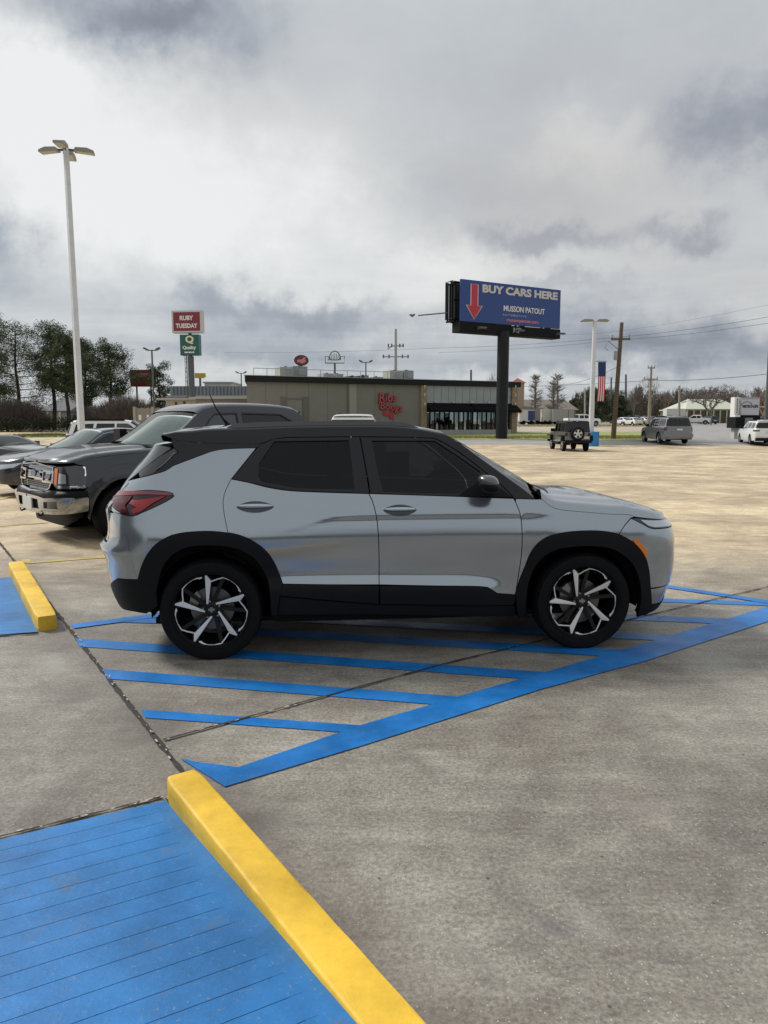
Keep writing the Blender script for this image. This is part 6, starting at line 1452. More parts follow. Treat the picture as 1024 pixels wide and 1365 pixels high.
bm = B(); prism(bm, [(-.25, -.35), (L_+.2, -.35), (L_+.2, 14.3), (3.7, 14.3)], HT_-.12, HT_+.42, axis='Z'); obj('roof_fascia', bm, M_ROOFB, RB)
bm = B(); prism(bm, [(-.3, -.4), (L_+.25, -.4), (L_+.25, 14.35), (3.65, 14.35)], HT_+.42, HT_+.47, axis='Z'); obj('roof_edge', bm, M_GALV, RB)
for px in (355, 383, 412, 437, 500, 524):
    bm = B(); s = along(px); box(bm, s-.02, s+.02, -.012, -.002, 0, HT_-.15); obj('wall_joint', bm, M_TAUPED, RB)
s = along(464.5); bm = B(); box(bm, s-.10, s+.06, -.10, 0, 0, HT_-.14); obj('downpipe', bm, M_TAUPED, RB)
s = along(469.5); bm = B(); box(bm, s-.3, s+.45, -.05, 0, 0, HT_-.14); obj('pilaster', bm, mat('light_taupe', (.30, .29, .265), .9), RB)
for px in (378.5, 408): s = along(px); bm = B(); box(bm, s-.27, s+.27, -.06, 0, .5, hz(529, s)); obj('wall_pilaster', bm, M_TAUPED, RB)
s0, s1 = along(382), along(404); bm = B(); box(bm, s0, s1, -.05, 0, hz(531.5, s0)-.05, hz(531.5, s0)+.04); box(bm, s0, s0+.06, -.05, 0, .5, hz(531.5, s0)); box(bm, s1-.06, s1, -.05, 0, .5, hz(531.5, s0)); obj('door_frame', bm, M_TAUPED, RB)
for pa, pb in ((560, 567.5), (680.5, 687.5)): bm = B(); box(bm, along(pa), along(pb), -.28, .4, -.5, HT_-.13); obj('brick_pier', bm, M_BRICK, RB)
s0, s1 = along(568), along(680)
za = hz(514, s0); bm = B(); box(bm, s0, s1, -.06, .3, hz(537.5, s0), HT_-.13); o = obj('metal_fascia', bm, M_METALP, RB)
for i in range(1, 12): bm = B(); x = s0+(s1-s0)*i/12; box(bm, x-.012, x+.012, -.075, -.058, hz(537.5, s0)+.05, HT_-.2); obj('panel_seam', bm, M_STEEL, o)
bm = B(); z1, z0 = hz(537, s0), hz(549.5, s0)
for xa, xb in ((s0-.05, (s0+s1)/2-.15), ((s0+s1)/2+.1, s1+.55)):
    bm = B(); vs_ = [(xa, -.06, z1), (xb, -.06, z1), (xb+.12, -1.15, z0+.25), (xa-.02, -1.15, z0+.25), (xb+.12, -1.15, z0), (xa-.02, -1.15, z0), (xb, -.06, z0), (xa, -.06, z0)]
    v = [bm.verts.new(q) for q in vs_]
    for f in ((0, 1, 2, 3), (3, 2, 4, 5), (1, 6, 4, 2), (0, 3, 5, 7)): bm.faces.new([v[i] for i in f])
    obj('awning', bm, mat('awning_black', (.005, .006, .010), .8, spec=.1), RB)
for i in range(5): bm = B(); x = s0+.9+(s1-s0-1.6)*i/4; tube(bm, [(x, -.06, z1+.12), (x, -.35, z1+.16), (x, -.42, z1+.02)], [.05, .05, .12], 6); obj('wall_lamp', bm, mat('wall_lamp', (.6, .6, .58), .4), RB)
for px in (564, 684):
    for py in (516, 527, 539): s = along(px); bm = B(); tube(bm, [(s, -.3, hz(py, s)-.1), (s, -.42, hz(py, s)), (s, -.3, hz(py, s)+.1)], .09, 6); obj('wall_lamp', bm, MATS['wall_lamp'], RB)
M_SHOP = glass('shop_glass', (.55, .6, .6)); zg0, zg1 = .55, z1
bm = B(); box(bm, s0, s1, .22, .25, zg0, zg1); obj('shop_window', bm, M_SHOP, RB)
for i in range(19):
    x = s0+(s1-s0)*i/18; bm = B(); w_ = .09 if i in (9,) else .045; box(bm, x-w_, x+w_, .15, .3, zg0, zg1); obj('window_post', bm, M_BBK, RB)
bm = B(); box(bm, s0-.02, s1+.02, -.25, .35, -.5, zg0); obj('low_wall', bm, mat('pale_kerb_wall', (.36, .37, .37), .8), RB)
bm = B(); box(bm, s0-.1, s1+.1, -.30, -.252, -.5, .12); obj('plinth', bm, M_ROOFB, RB)
bm = B(); box(bm, s0, s1, 13.2, 13.3, 1.2, 2.4); box(bm, s0, s1, 13.2, 13.3, 2.75, 3.2)
obj('back_wall', bm, M_ROOFB, RB)
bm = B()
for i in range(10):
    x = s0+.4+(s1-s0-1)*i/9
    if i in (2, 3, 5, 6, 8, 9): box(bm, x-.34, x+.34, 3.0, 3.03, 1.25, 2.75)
obj('glowing_blinds', bm, mat('blind_daylight_glow', (.55, .66, .66), .8, emit=(.6, .72, .72), es=.28), RB)  # daylight on the blinds put in as a faint glow
r_ = random.Random(5); bm = B()
for i in range(26):
    x = s0+.3+(s1-s0-.6)*r_.random(); y = r_.uniform(.8, 2.6); hgt_ = r_.uniform(.9, 1.5); box(bm, x-.2, x+.2, y-.2, y+.2, .3, hgt_ + .2)
obj('dining_chairs', bm, M_DARK, RB)
bm = B(); box(bm, s0, s1, .3, 13.2, .2, .3); box(bm, s0-.3, s0, .3, 13.2, .2, 3.2); obj('interior_floor', bm, M_DARK, RB)
# hanging script sign
M_RSG = mat('red_letters', (.26, .012, .024), .45); M_RSP = mat('red_letter_face', (.38, .09, .10), .45)
def rtx(s_, px, py, sz, m, bold, y=-.12, rot=0): q = along(px); return text('sign_lettering', s_, sz, m, RSN, MX((q-RS0, y, hz(py, q)-RSZ), rx=UPR, ry=rot), extr=.05, bold=bold)
RS0 = along(519); RSZ = hz(543, RS0); q = a + u_*RS0
RSN = empty('wall_sign', 'red script sign with a red crustacean emblem on the taupe restaurant wall', 'sign', (q.x, q.y, zr+RSZ)); RSN.rotation_euler = (0, 0, rz_)
rtx('Ribs', 516, 530.5, 1.15, M_RSG, .05); rtx('Ribs', 516, 530.5, 1.15, M_RSP, .0, -.19); rtx("'Boogs", 519.5, 542.5, 1.0, M_RSG, .05, -.12, R(6)); rtx("'Boogs", 519.5, 542.5, 1.0, M_RSP, .0, -.19, R(6))
bm = B(); kk = a.y/985*1.05
prism(bm, [(x*kk, z*kk) for x, z in ((1.5, 3), (5, 3), (5.5, 0), (5, -6), (6.5, -16), (1, -16), (-1, -11), (-6, -12), (-10.5, -9), (-9, -5), (-12, -3), (-9, -3), (-6, -6), (-3, -9), (0, -8), (1.5, -4))], -.10, -.02)
obj('crustacean_emblem', bm, mat('emblem_red', (.40, .015, .025), .4), RSN)
# rooftop units
def unit(px0, px1, py0, py1, dep, m, label, top=None):
    s0_, s1_ = along(px0), along(px1); q = a + u_*((s0_+s1_)/2); k_ = (q.y+dep)/q.y; zlo = HT_+.45
    loc = q*1 + Vector((-u_.y, u_.x, 0))*dep; hh_ = at(512, py0, loc.y).z - (zr+zlo)
    r = empty('rooftop_unit', label, 'rooftop unit', (loc.x*1.0, loc.y, zr+zlo)); r.rotation_euler = (0, 0, rz_); w_ = (s1_-s0_)*k_/2
    cx_ = at((px0+px1)/2, 559, loc.y).x; r.location.x = cx_
    bm = B(); box(bm, -w_, w_, -.9, .9, .12, hh_); o = obj('cabinet', bm, m, r, bev=.03)
    bm = B(); box(bm, -w_*.9, w_*.9, -.8, .8, -.35, .12); obj('curb_frame', bm, M_STEEL, r)
    bm = B(); box(bm, -w_*.2, w_*.8, -.925, -.9, hh_*.25, hh_*.8); obj('vent_grille', bm, M_GALV, o)
    bm = B(); tube(bm, [(w_*.3, 0, hh_), (w_*.3, 0, hh_+.12)], w_*.25, 12); obj('fan_cowl', bm, M_STEEL, r)
    return r
M_UN1 = mat('unit_beige', (.38, .38, .33), .7, var=.08); M_UN2 = mat('unit_green_grey', (.26, .28, .25), .7, var=.1); M_UN3 = mat('unit_dark', (.05, .055, .055), .7)
unit(371, 388, 490, 505, 3.0, M_UN1, 'pale beige rooftop unit, leftmost on the restaurant'); unit(388, 407, 489, 505, 4.0, M_UN2, 'green-grey rooftop unit beside the leftmost beige one')
unit(428, 441, 498.5, 507, 3, M_UN1, 'low pale rooftop unit left of the arched sign frame post'); unit(443, 454, 499, 507, 3, M_UN1, 'low pale rooftop unit under the arched sign frame')
unit(461, 475, 502, 508, 3, M_UN3, 'dark low rooftop unit left of the double floodlight pole'); unit(478, 487, 501, 509, 3, M_UN3, 'dark small rooftop unit right below the double floodlight pole'); unit(493, 506, 503, 509, 4, M_UN2, 'grey-green low rooftop unit left of the power pole')
unit(515, 532, 494.5, 510, 3.5, M_UN1, 'beige square rooftop unit at the foot of the power pole'); unit(533, 546, 494.5, 511, 3.5, M_UN2, 'green-grey rooftop unit right of the power pole')
bm = B(); zq_ = zr+HT_+.47
for px in range(345, 560, 18): q = a + u_*along(px) + Vector((-u_.y, u_.x, 0))*1.5; tube(bm, [(q.x, q.y, zq_-.05), (q.x, q.y, zq_+.75)], .03, 5)
q0, q1 = a+u_*along(345)+Vector((-u_.y, u_.x, 0))*1.5, a+u_*along(552)+Vector((-u_.y, u_.x, 0))*1.5
tube(bm, [(q0.x, q0.y, zq_+.75), (q1.x, q1.y, zq_+.75)], .03, 5); tag(obj('roof_railing', bm, M_GALV), 'thin metal railing along the flat roof of the restaurant', 'railing')

# low pale buildings left of the restaurant
def block(name, label, pxa, pxb, Y, ytop, dep, mw, mr, over=.3, ybase=None, slope=0, win=()):
    b = base((pxa+pxb)/2, Y); w_ = (ax(pxb, Y)-ax(pxa, Y))/2; t = zat(ytop, Y)-b.z; r = empty(name, label, 'building', tuple(b))
    bm = B(); box(bm, -w_, w_, 0, dep, -.4, t-.25); obj('wall', bm, mw, r)
    bm = B(); prism(bm, [(-.3, t-.25), (-.3, t-.05), (dep, t-.05+slope), (dep, t-.25)], -w_-over, w_+over, axis='X'); obj('roof', bm, mr, r)
    for (pa, pb, ya, yb, m) in win:
        bm = B(); box(bm, (pa-(pxa+pxb)/2)*Y/985, (pb-(pxa+pxb)/2)*Y/985, -.05, .0, zat(yb, Y)-b.z, zat(ya, Y)-b.z); obj('window', bm, m, r)
    return r, w_, t
M_CREAM = mat('cream_wall', (.38, .35, .28), .9, var=.05); M_ROOFG = mat('metal_roof_grey', (.22, .24, .26), .5, .2, var=.08, vs=1); M_ROOFL = mat('light_roof', (.42, .40, .35), .7); M_WIN = mat('far_window', (.02, .024, .03), .1)
block('shop_building', 'low cream building with grey sheet metal roof behind the pickup cab', 222, 262, 84, 530, 12, M_CREAM, M_ROOFL, 1.0, slope=.2, win=((234, 237, 536, 541, M_WIN), (245, 248, 535, 541, M_WIN)))
r, w_, t = block('shop_building', 'long building with tall blue-grey metal roof behind the low cream one', 224, 330, 98, 528, 12, M_TAUPE, M_ROOFG, .2, slope=1.2)
bm = B(); prism(bm, [(1.5, t), (1.6, zat(514, 98)-gz(98)), (3, zat(514, 98)-gz(98)), (3, t)], -w_, w_, axis='X'); o = obj('upper_roof', bm, M_ROOFG, r)
for i in range(1, 22): bm = B(); x = -w_+2*w_*i/22; box(bm, x-.04, x+.04, 1.44, 1.5, t, zat(514.2, 98)-gz(98)); obj('roof_seam', bm, M_STEEL, o)
block('shop_building', 'taupe lean-to with pale sloping roof joined to the left end of the restaurant', 262, 331, 76, 528.5, 8, M_TAUPE, M_ROOFL, .6, slope=.25)
block('shop_building', 'small white-roofed block right of the yellow sign', 274, 310, 120, 508.5, 8, mat('pale_block', (.40, .42, .42), .8), M_GALV, .2)
b = base(193, 60); FN = empty('board_fence', 'pale grey timber enclosure between the bare bushes and the pickup windscreen', 'fence', tuple(b)); kk = 60/985; t = zat(543.5, 60)-b.z
for i in range(10): bm = B(); x = (-12+i*3.6)*kk; box(bm, x, x+3.4*kk, 0, .04, 0, t-.05*(i % 2)); obj('board', bm, mat('fence_board', (.26, .25, .21), .9, var=.12), FN)
for px in (180, 204): bm = B(); x = (px-193)*kk; box(bm, x-.1, x+.1, -.1, .05, 0, t+.08); obj('post', bm, mat('fence_post', (.34, .32, .26), .9), FN)
for px in (187, 197.5): bm = B(); x = (px-193)*kk; box(bm, x-.1, x+.1, -.03, -.005, zat(560, 60)-b.z, zat(553, 60)-b.z); obj('notice', bm, M_SWH, FN)
# pale house among the pines
r, w_, t = block('house', 'pale house with grey hipped roof seen between the pine trunks', 58, 92, 118, 547, 9, M_CREAM, mat('shingle_grey', (.14, .145, .15), .9, var=.1), .4, slope=2.6, win=((63, 66, 550, 560, M_WIN), (70, 73, 549, 565, mat('tan_door', (.30, .22, .13), .8)), (80, 82, 549, 565, M_WIN)))
for px in (68, 77, 79, 84): bm = B(); x = (px-75)*118/985; box(bm, x-.12, x+.12, -1.2, -.96, 0, t-.25); obj('porch_column', bm, mat('column_white', (.62, .61, .57), .7), r)
block('shed', 'small white shed between the light pole and the bare bushes', 92, 122, 116, 551, 5, mat('shed_white', (.44, .43, .42), .8), M_ROOFG, .2)

# right-hand distance: buildings
r, w_, t = block('civic_building', 'long brown building with low roof and a red-topped tower behind the billboard post', 676, 768, 205, 546, 16, mat('brown_brick', (.21, .15, .115), .9, var=.12), mat('brown_roof', (.16, .135, .12), .9), .6, slope=3.2, win=[(x, x+2, 549, 554, M_WIN) for x in (695, 700, 728.5, 732, 744, 747.5)])
kk = 205/985; bz_ = gz(205); cx_ = -24*kk + .0; X0 = (684.5-722)*kk; X1 = (700-722)*kk; ztw = zat(510, 205)-bz_
bm = B(); box(bm, X0, X1, 2, 2+(X1-X0), 0, ztw); TW = obj('tower', bm, mat('tower_brick', (.32, .25, .20), .9), r)
bm = B(); v = [bm.verts.new(p) for p in ((X0-.5, 1.5, ztw), (X1+.5, 1.5, ztw), (X1+.5, 2.5+X1-X0, ztw), (X0-.5, 2.5+X1-X0, ztw), ((X0+X1)/2, 2+(X1-X0)/2, zat(503, 205)-bz_))]
for f in ((0, 1, 4), (1, 2, 4), (2, 3, 4), (3, 0, 4), (0, 3, 2, 1)): bm.faces.new([v[i] for i in f])
obj('tower_roof', bm, mat('red_tile_roof', (.30, .085, .06), .8), TW)
bm = B(); X = (731-722)*kk; prism(bm, [(X-1.9, t-1), (X+1.9, t-1), (X+1.9, t-.1), (X, t+.9), (X-1.9, t-.1)], -.6, 0); obj('gable', bm, mat('gable_white', (.45, .44, .41), .8), r)
r, w_, t = block('market_hall', 'pale green-roofed hall behind the big bare tree on the right', 915, 985, 190, 545.5, 18, mat('hall_dark', (.10, .085, .065), .9), mat('pale_green_roof', (.50, .52, .42), .7), .4, slope=.1)
kk = 190/985; bm = B(); v = []
zz0, zz1 = zat(545.3, 190)-gz(190), zat(531, 190)-gz(190)
v = [bm.verts.new(p) for p in ((-w_-.5, -.6, zz0), (w_+.5, -.6, zz0), (w_+.5, 16, zz0), (-w_-.5, 16, zz0), (-w_*.55, 7, zz1), (w_*.75, 7, zz1))]
for f in ((0, 1, 5, 4), (1, 2, 5), (2, 3, 4, 5), (3, 0, 4)): bm.faces.new([v[i] for i in f])
obj('hipped_roof', bm, MATS['pale_green_roof'], r)
for i in range(9): bm = B(); x = -w_+2*w_*i/8; box(bm, x-.15, x+.15, -.5, -.25, 0, t-.3); obj('column', bm, mat('hall_post', (.42, .40, .34), .8), r)
block('canopy_building', 'white canopy building at the right edge behind the electronic sign', 1008, 1045, 120, 541, 8, mat('canopy_dark', (.05, .05, .05), .8), mat('canopy_white', (.55, .53, .50), .7), .3)
# trailers
def boxtrailer(px0, px1, Y, y0, y1, m, label, side=None, cat='trailer'):
    b = base((px0+px1)/2, Y); w_ = (ax(px1, Y)-ax(px0, Y))/2; z1_, z0_ = zat(y0, Y)-b.z, zat(y1, Y)-b.z
    r = empty('box_trailer', label, cat, tuple(b)); bm = B(); box(bm, -w_, w_, -1.2, 1.2, max(.5, z0_+.3), z1_); obj('box_body', bm, m, r, bev=.06)
    for sx in (-.5, .5):
        for sy in (-1.05, 1.05): bm = B(); lathe(bm, [(0, -.15), (.4, -.15), (.42, 0), (.4, .15), (0, .15)], 16, cx=sx*w_, cz=.42); o = obj('wheel', bm, M_TYRE, r); o.location = (0, sy, 0)
    bm = B(); box(bm, -w_*1.08, w_, -.5, .5, .42, .6); obj('chassis', bm, M_DARK, r)
    if side: 
        for (fa, fb, mm) in side: bm = B(); box(bm, -w_+2*w_*fa, -w_+2*w_*fb, -1.24, -1.2, .8, z1_-.15); obj('side_panel', bm, mm, r)
    return r
M_TRW = mat('trailer_white', (.55, .54, .51), .6, var=.05); M_TRG = mat('trailer_grey', (.30, .30, .29), .6); M_TRC = mat('trailer_cream', (.52, .50, .42), .6)
boxtrailer(692, 712, 150, 546.5, 564, M_TRW, 'white box trailer with a dark blue panel, leftmost of the trailers', [(.52, .98, mat('navy_panel', (.035, .045, .14), .6))]); boxtrailer(712.5, 722, 154, 547, 563, M_TRG, 'short mottled grey trailer between the white and cream ones')
boxtrailer(722, 735, 150, 545.5, 564, M_TRC, 'cream box trailer between the mottled and the grey ones'); boxtrailer(735.5, 763, 148, 545.5, 564, M_TRG, 'plain grey box trailer above the hood of the off-roader', [(.72, .74, M_STEEL)])
boxtrailer(886, 911, 175, 545, 556, M_TRW, 'long white trailer behind the rows of distant cars')
b = base(693, 110); WS_ = empty('warning_sign', 'small orange diamond sign right of the brick pier', 'sign', tuple(b)); zc = zat(548, 110)-b.z
bm = B(); prism(bm, [(-.5, zc), (0, zc-.5), (.5, zc), (0, zc+.5)], -.02, .02); obj('sign_plate', bm, mat('sign_orange', (.45, .22, .04), .6), WS_); bm = B(); tube(bm, [(0, .05, 0), (0, .05, zc+.3)], .04, 6); obj('post', bm, M_GALV, WS_)

# electronic sign on the right
Y = 60; b = base(996, Y); kk = Y/985; ES = empty('electronic_sign', 'white boxy illuminated sign on a black housing left of the minivan', 'sign', tuple(b))
zf = lambda py: zat(py, Y)-b.z; xf = lambda px: (px-996)*kk
bm = B(); box(bm, xf(983.5), xf(1008), -.4, .5, zf(553.5), zf(530)); o = obj('upper_box', bm, mat('sign_box_grey', (.36, .36, .38), .5), ES, bev=.02)
bm = B(); box(bm, xf(984.2), xf(1007.2), -.44, -.41, zf(553), zf(532.5)); f_ = obj('sign_face', bm, mat('sign_face_pale', (.52, .52, .56), .4), o)
bm = B(); box(bm, xf(976.8), xf(983.4), -.2, .5, zf(553.5), zf(529.5)); obj('end_column', bm, M_SWH, ES)
for i in range(7): bm = B(); box(bm, xf(979.6), xf(981), -.24, -.2, zf(533.5+i*2.8), zf(532+i*2.8)); obj('vertical_letter', bm, M_STEEL, ES)
t = text('sign_lettering', 'METRO-LIFE', .30, mat('dark_letters', (.05, .06, .09), .5), f_, MX((xf(995.7), -.46, zf(542)), rx=UPR), extr=.01, bold=.012, xs=.78)
bm = B(); tube(bm, [(xf(991)+.42*math.cos(a_), -.46, zf(541)+.32*math.sin(a_)) for a_ in [PI*i/12 for i in range(13)]], .02, 4); obj('arc_mark', bm, MATS['dark_letters'], f_)
bm = B(); box(bm, xf(972.5), xf(984.5), -1.1, .4, zf(570.5), zf(556)); box(bm, xf(984.5), xf(1010), -.4, .4, zf(569), zf(553.6)); obj('black_housing', bm, M_BBK, ES)
bm = B(); box(bm, xf(971.5), xf(978), -1.1, -.2, zf(555.8), zf(553.5)); obj('white_cap', bm, M_SWH, ES)
bm = B(); box(bm, xf(986), xf(1000), -.44, -.4, zf(568), zf(557)); obj('message_panel', bm, mat('message_grey', (.20, .21, .23), .4), ES)
for px in (981, 1004): bm = B(); box(bm, xf(px-3.3), xf(px+3.3), -.3, .3, -.2, zf(570)); obj('footing', bm, mat('footing', (.42, .42, .40), .8), ES)

# rows of distant parked cars
far_m = [M_WHITEP, M_SILV, M_BLKP, M_GREYP, M_REDP, M_BLUEP]
fr_ = random.Random(12)
protos = {}
def far_car(kind, m, label, loc, head, grp):
    key = (kind, m.name)
    if key not in protos:
        sp_ = dict(sedan_spec(m, h=1.45), grid=.35) if kind == 's' else dict(suv_spec(m, h=1.75), grid=.35)
        r, _ = gcar('parked_car', label, 'car', loc, head, sp_, grp); protos[key] = r
    else:
        r = copy_tree(protos[key]); r.location = (loc[0], loc[1], gz(loc[1])); r.rotation_euler = (0, 0, head)
    r['label'] = label; r['group'] = grp
    return r
GRP = 'cars in the distant lot on the right'
names = ['white', 'silver', 'black', 'grey', 'dark red', 'dark blue']
lst = [(829, 146, 0, 's'), (836.5, 150, 1, 's'), (843, 140, 0, 's'), (850, 152, 2, 'u'), (857, 146, 1, 's'), (862.5, 152, 4, 's'), (873.5, 147, 2, 'u'), (880, 153, 0, 'u'), (887, 146, 3, 's'), (894, 152, 5, 's'), (901, 146, 1, 'u'), (908.5, 154, 0, 's'), (838, 166, 2, 's'), (846, 168, 0, 'u'), (855, 166, 3, 'u'), (877, 168, 1, 'u'), (889, 167, 2, 'u'), (898, 168, 0, 's')]
lab = ['small white sedan at the left end of the distant car rows', 'silver sedan second from the left in the distant front row', 'white sedan nearest the grass in the distant car rows', 'black SUV in the distant lot left of the pale wooden pole', 'silver sedan just left of the pale wooden pole', 'dark red sedan beside the foot of the pale wooden pole', 'black SUV directly above the mirror of the grey full-size SUV', 'white SUV showing above the cabin of the grey full-size SUV', 'grey sedan right of the white one above the full-size SUV', 'dark blue sedan under the long white trailer', 'silver SUV beside the thin pale pole', 'white sedan just left of the distant white pickup', 'black sedan in the back row behind the silver sedan', 'white SUV in the back row behind the black SUV', 'grey SUV in the back row left of the pale wooden pole', 'silver SUV in the back row behind the white SUV', 'black SUV in the back row below the white trailer', 'white sedan in the back row left of the thin pale pole']
for (px, Y, mi, kd), lb in zip(lst, lab): far_car(kd, far_m[mi], lb, (ax(px, Y), Y), R(fr_.choice((-70, -75, 105, 110))), GRP)
far_car('s', far_m[3], 'grey sedan parked in front of the green-roofed hall', (ax(938, 172), 172), R(80), GRP); far_car('u', far_m[2], 'dark SUV just right of the distant white pickup', (ax(944, 158), 158), R(100), GRP); far_car('u', far_m[2], 'dark SUV under the white canopy at the right edge', (ax(1012, 90), 90), R(-90), GRP)
far_car('s', far_m[0], 'white sedan between the brick pier and the white box trailer', (ax(690, 155), 155), R(95), GRP)
# ------------------------------------------------------------------ trees
def leafm(name, c1, c2, sc=1.2):
    if name in MATS: return MATS[name]
    m = mat(name, c1, .8, var=.25, vs=sc, col2=c2, spec=.25); return m
M_PINE = leafm('pine_needles', (.042, .062, .028), (.125, .155, .07), .9); M_OAK = leafm('evergreen_leaves', (.032, .048, .024), (.10, .125, .06), 1.1)
M_BARK = mat('bark', (.045, .038, .032), .95, var=.3, vs=4); M_BARKG = mat('grey_bark', (.17, .15, .13), .95, var=.25, vs=3); M_TWIG = mat('brown_twigs', (.125, .102, .09), .95, var=.3, vs=1); M_TWIGG = mat('pale_twigs', (.19, .165, .14), .95, var=.2, vs=1)
M_HEDGE = leafm('hedge_leaves', (.012, .018, .010), (.04, .05, .022), .8)
def leaves(V, F, c, rad, n, size, r, flat=.75):
    for _ in range(n):
        d = Vector((r.gauss(0, 1), r.gauss(0, 1), r.gauss(0, 1))).normalized()*(r.random()**.45)
        p = c + Vector((d.x*rad, d.y*rad, d.z*rad*flat))
        a = Vector((r.uniform(-1, 1), r.uniform(-1, 1), r.uniform(-.6, .6))).normalized()*size*r.uniform(.6, 1.3); b = a.cross(Vector((r.uniform(-1, 1), r.uniform(-1, 1), r.uniform(-1, 1)))).normalized()*size*r.uniform(.25, .55)
        i = len(V); V += [tuple(p-a), tuple(p+b), tuple(p+a), tuple(p-b)]; F.append((i, i+1, i+2, i+3))
def meshd(name, V, F, m, parent):
    me = bpy.data.meshes.new(name); me.from_pydata(V, [], F); return link(name, me, m, parent)
def pine(px, Y, ytop, ybot, wpx, label, seed, m=M_PINE, group='pines on the left', nc=34, kind='pine_tree', lean=0, dens=1.0, cat='tree', inner=.35):
    b = base(px, Y); r = random.Random(seed); k = Y/985; top = zat(ytop, Y)-b.z; cb = zat(ybot, Y)-b.z; w_ = wpx*k/2
    T_ = empty(kind, label, cat, tuple(b), 0, group)
    bm = B(); pts = [(math.sin(i*1.3+seed)*.12 + lean*i/8, 0, top*.95*i/8) for i in range(9)]; tube(bm, pts, [.30*(top/14)*(1-i/9.5) + .03 for i in range(9)], 8)
    V, F = [], []
    for i in range(nc):
        t = (i+.5)/nc; z = cb + (top-cb)*t; env = (math.sin(min(1, t*1.25+.12)*PI*.80)**.7)*(1 if t < .7 else 1-(t-.7)*1.6)
        a = i*2.4 + r.uniform(-.5, .5); rad = w_*env*r.uniform(inner, 1.0); fx_ = lerpk([(p[2], p[0]) for p in pts], z)
        c = Vector((fx_ + rad*math.cos(a), rad*math.sin(a), z)); tube(bm, [(fx_, 0, z-.12*top*.25), tuple(c*.6 + Vector((fx_, 0, z-.03*top))*.4), tuple(c)], [.07, .04, .02], 4, cap=False)
        for j in range(4):
            cc = c + Vector((r.gauss(0, .36), r.gauss(0, .36), r.gauss(0, .26)))*w_*.55
            leaves(V, F, cc, w_*.34*r.uniform(.6, 1.2), int(165*dens), k*1.02, r)
    obj('trunk', bm, M_BARK, T_); meshd('crown', V, F, m, T_); return T_
for i, (px, Y, yt, yb, w_, lb) in enumerate([
    (-8, 92, 421, 540, 66, 'tall pine cut off by the left edge of the photo'), (26, 96, 437, 556, 84, 'broad pine with lowest branches, second from the left edge'),
    (73, 98, 435, 520, 54, 'tall pine with bare lower trunk left of the light pole'), (91, 94, 446, 525, 46, 'pine with bare trunk just left of the tall light pole'),
    (116, 104, 458, 535, 50, 'smaller pine directly behind the tall light pole'), (149, 100, 461, 528, 56, 'open-crowned pine right of the tall light pole')]):
    pine(px, Y, yt, yb, w_, lb, i+3, dens=1.0)
pine(213, 101, 488, 558, 40, 'dark bushy evergreen in front of and around the red panel', 21, M_OAK, None, 22, 'evergreen_tree', dens=.8)
def bare(px, Y, ytop, wpx, label, seed, m=M_BARKG, fork=.25, levels=6, spread=.42, thick=.02, group=None, horiz=0, nb=3):
    b = base(px, Y); k = Y/985; top = zat(ytop, Y)-b.z; r = random.Random(seed); w_ = wpx*k/2
    T_ = empty('bare_tree', label, 'tree', tuple(b), 0, group); bt = B(); bc = B()
    def grow(bm, p, d, L_, rad, lv):
        q = p + d*L_; mid = p + d*L_*.5 + Vector((r.gauss(0, .05), r.gauss(0, .05), 0))*L_; tube(bm, [p, mid, q], [rad, rad*.85, rad*.66], 5 if lv > 3 else 3, cap=False)
        if lv == 0: return
        n = nb if lv > 1 else 4
        for i in range(n):
            a = 2*PI*i/n + r.uniform(-.6, .6); sp_ = spread*r.uniform(.7, 1.3)
            u = d.orthogonal().normalized(); v = d.cross(u); nd_ = (d + (u*math.cos(a)+v*math.sin(a))*sp_*1.5 + Vector((0, 0, .10))).normalized()
            grow(bc, p + d*L_*r.uniform(.55, 1), nd_, L_*r.uniform(.62, .82), max(rad*.58, k*.11), lv-1)
    grow(bt, Vector((0, 0, 0)), Vector((r.uniform(-.05, .05), 0, 1)), top*fork, top*thick, levels)
    zs = max(v.co.z for v in bc.verts); xs = max(abs(v.co.x) for v in bc.verts); z0 = top*fork
    for v in bc.verts:
        v.co.z = v.co.z*(top/zs); v.co.x *= w_/xs if w_ else 1; v.co.y *= w_/xs if w_ else 1
    for v in bt.verts: v.co.z *= top/zs; v.co.x *= w_/xs; v.co.y *= w_/xs
    for v in bt.verts: v.co.x *= xs/w_; v.co.y *= xs/w_
    obj('trunk', bt, m, T_); obj('crown', bc, m, T_); return T_
def cypress(px, Y, ytop, wpx, label, seed):
    b = base(px, Y); k = Y/985; top = zat(ytop, Y)-b.z; r = random.Random(seed); w_ = wpx*k/2; T_ = empty('bare_tree', label, 'tree', tuple(b)); bm = B(); tube(bm, [(0, 0, 0), (.1, 0, top*.6), (0, 0, top)], [.32, .2, .05], 8); obj('trunk', bm, M_BARKG, T_)
    bm = B()
    for i in range(46):
        t = r.uniform(.3, .98); a = r.random()*2*PI; L_ = w_*(1.15-t*.75)*r.uniform(.6, 1.1); z = top*t; e = Vector((L_*math.cos(a), L_*math.sin(a), z+L_*.32)); tube(bm, [(0, 0, z), tuple(e*.5 + Vector((0, 0, z))*.5 + Vector((0, 0, -.1))), tuple(e)], [.07, .05, .03], 3, cap=False)
        for j in range(8):
            f = r.uniform(.3, 1); s = Vector((e.x*f, e.y*f, z + (e.z-z)*f)); tube(bm, [s, s + Vector((r.gauss(0, .6), r.gauss(0, .6), r.uniform(.1, .8)))], [.035, .02], 3, cap=False)
    obj('crown', bm, M_BARKG, T_)
bare(948, 142, 511, 94, 'big spreading bare tree left of the electronic sign', 5, M_BARKG, .22, 6, .55, .022)
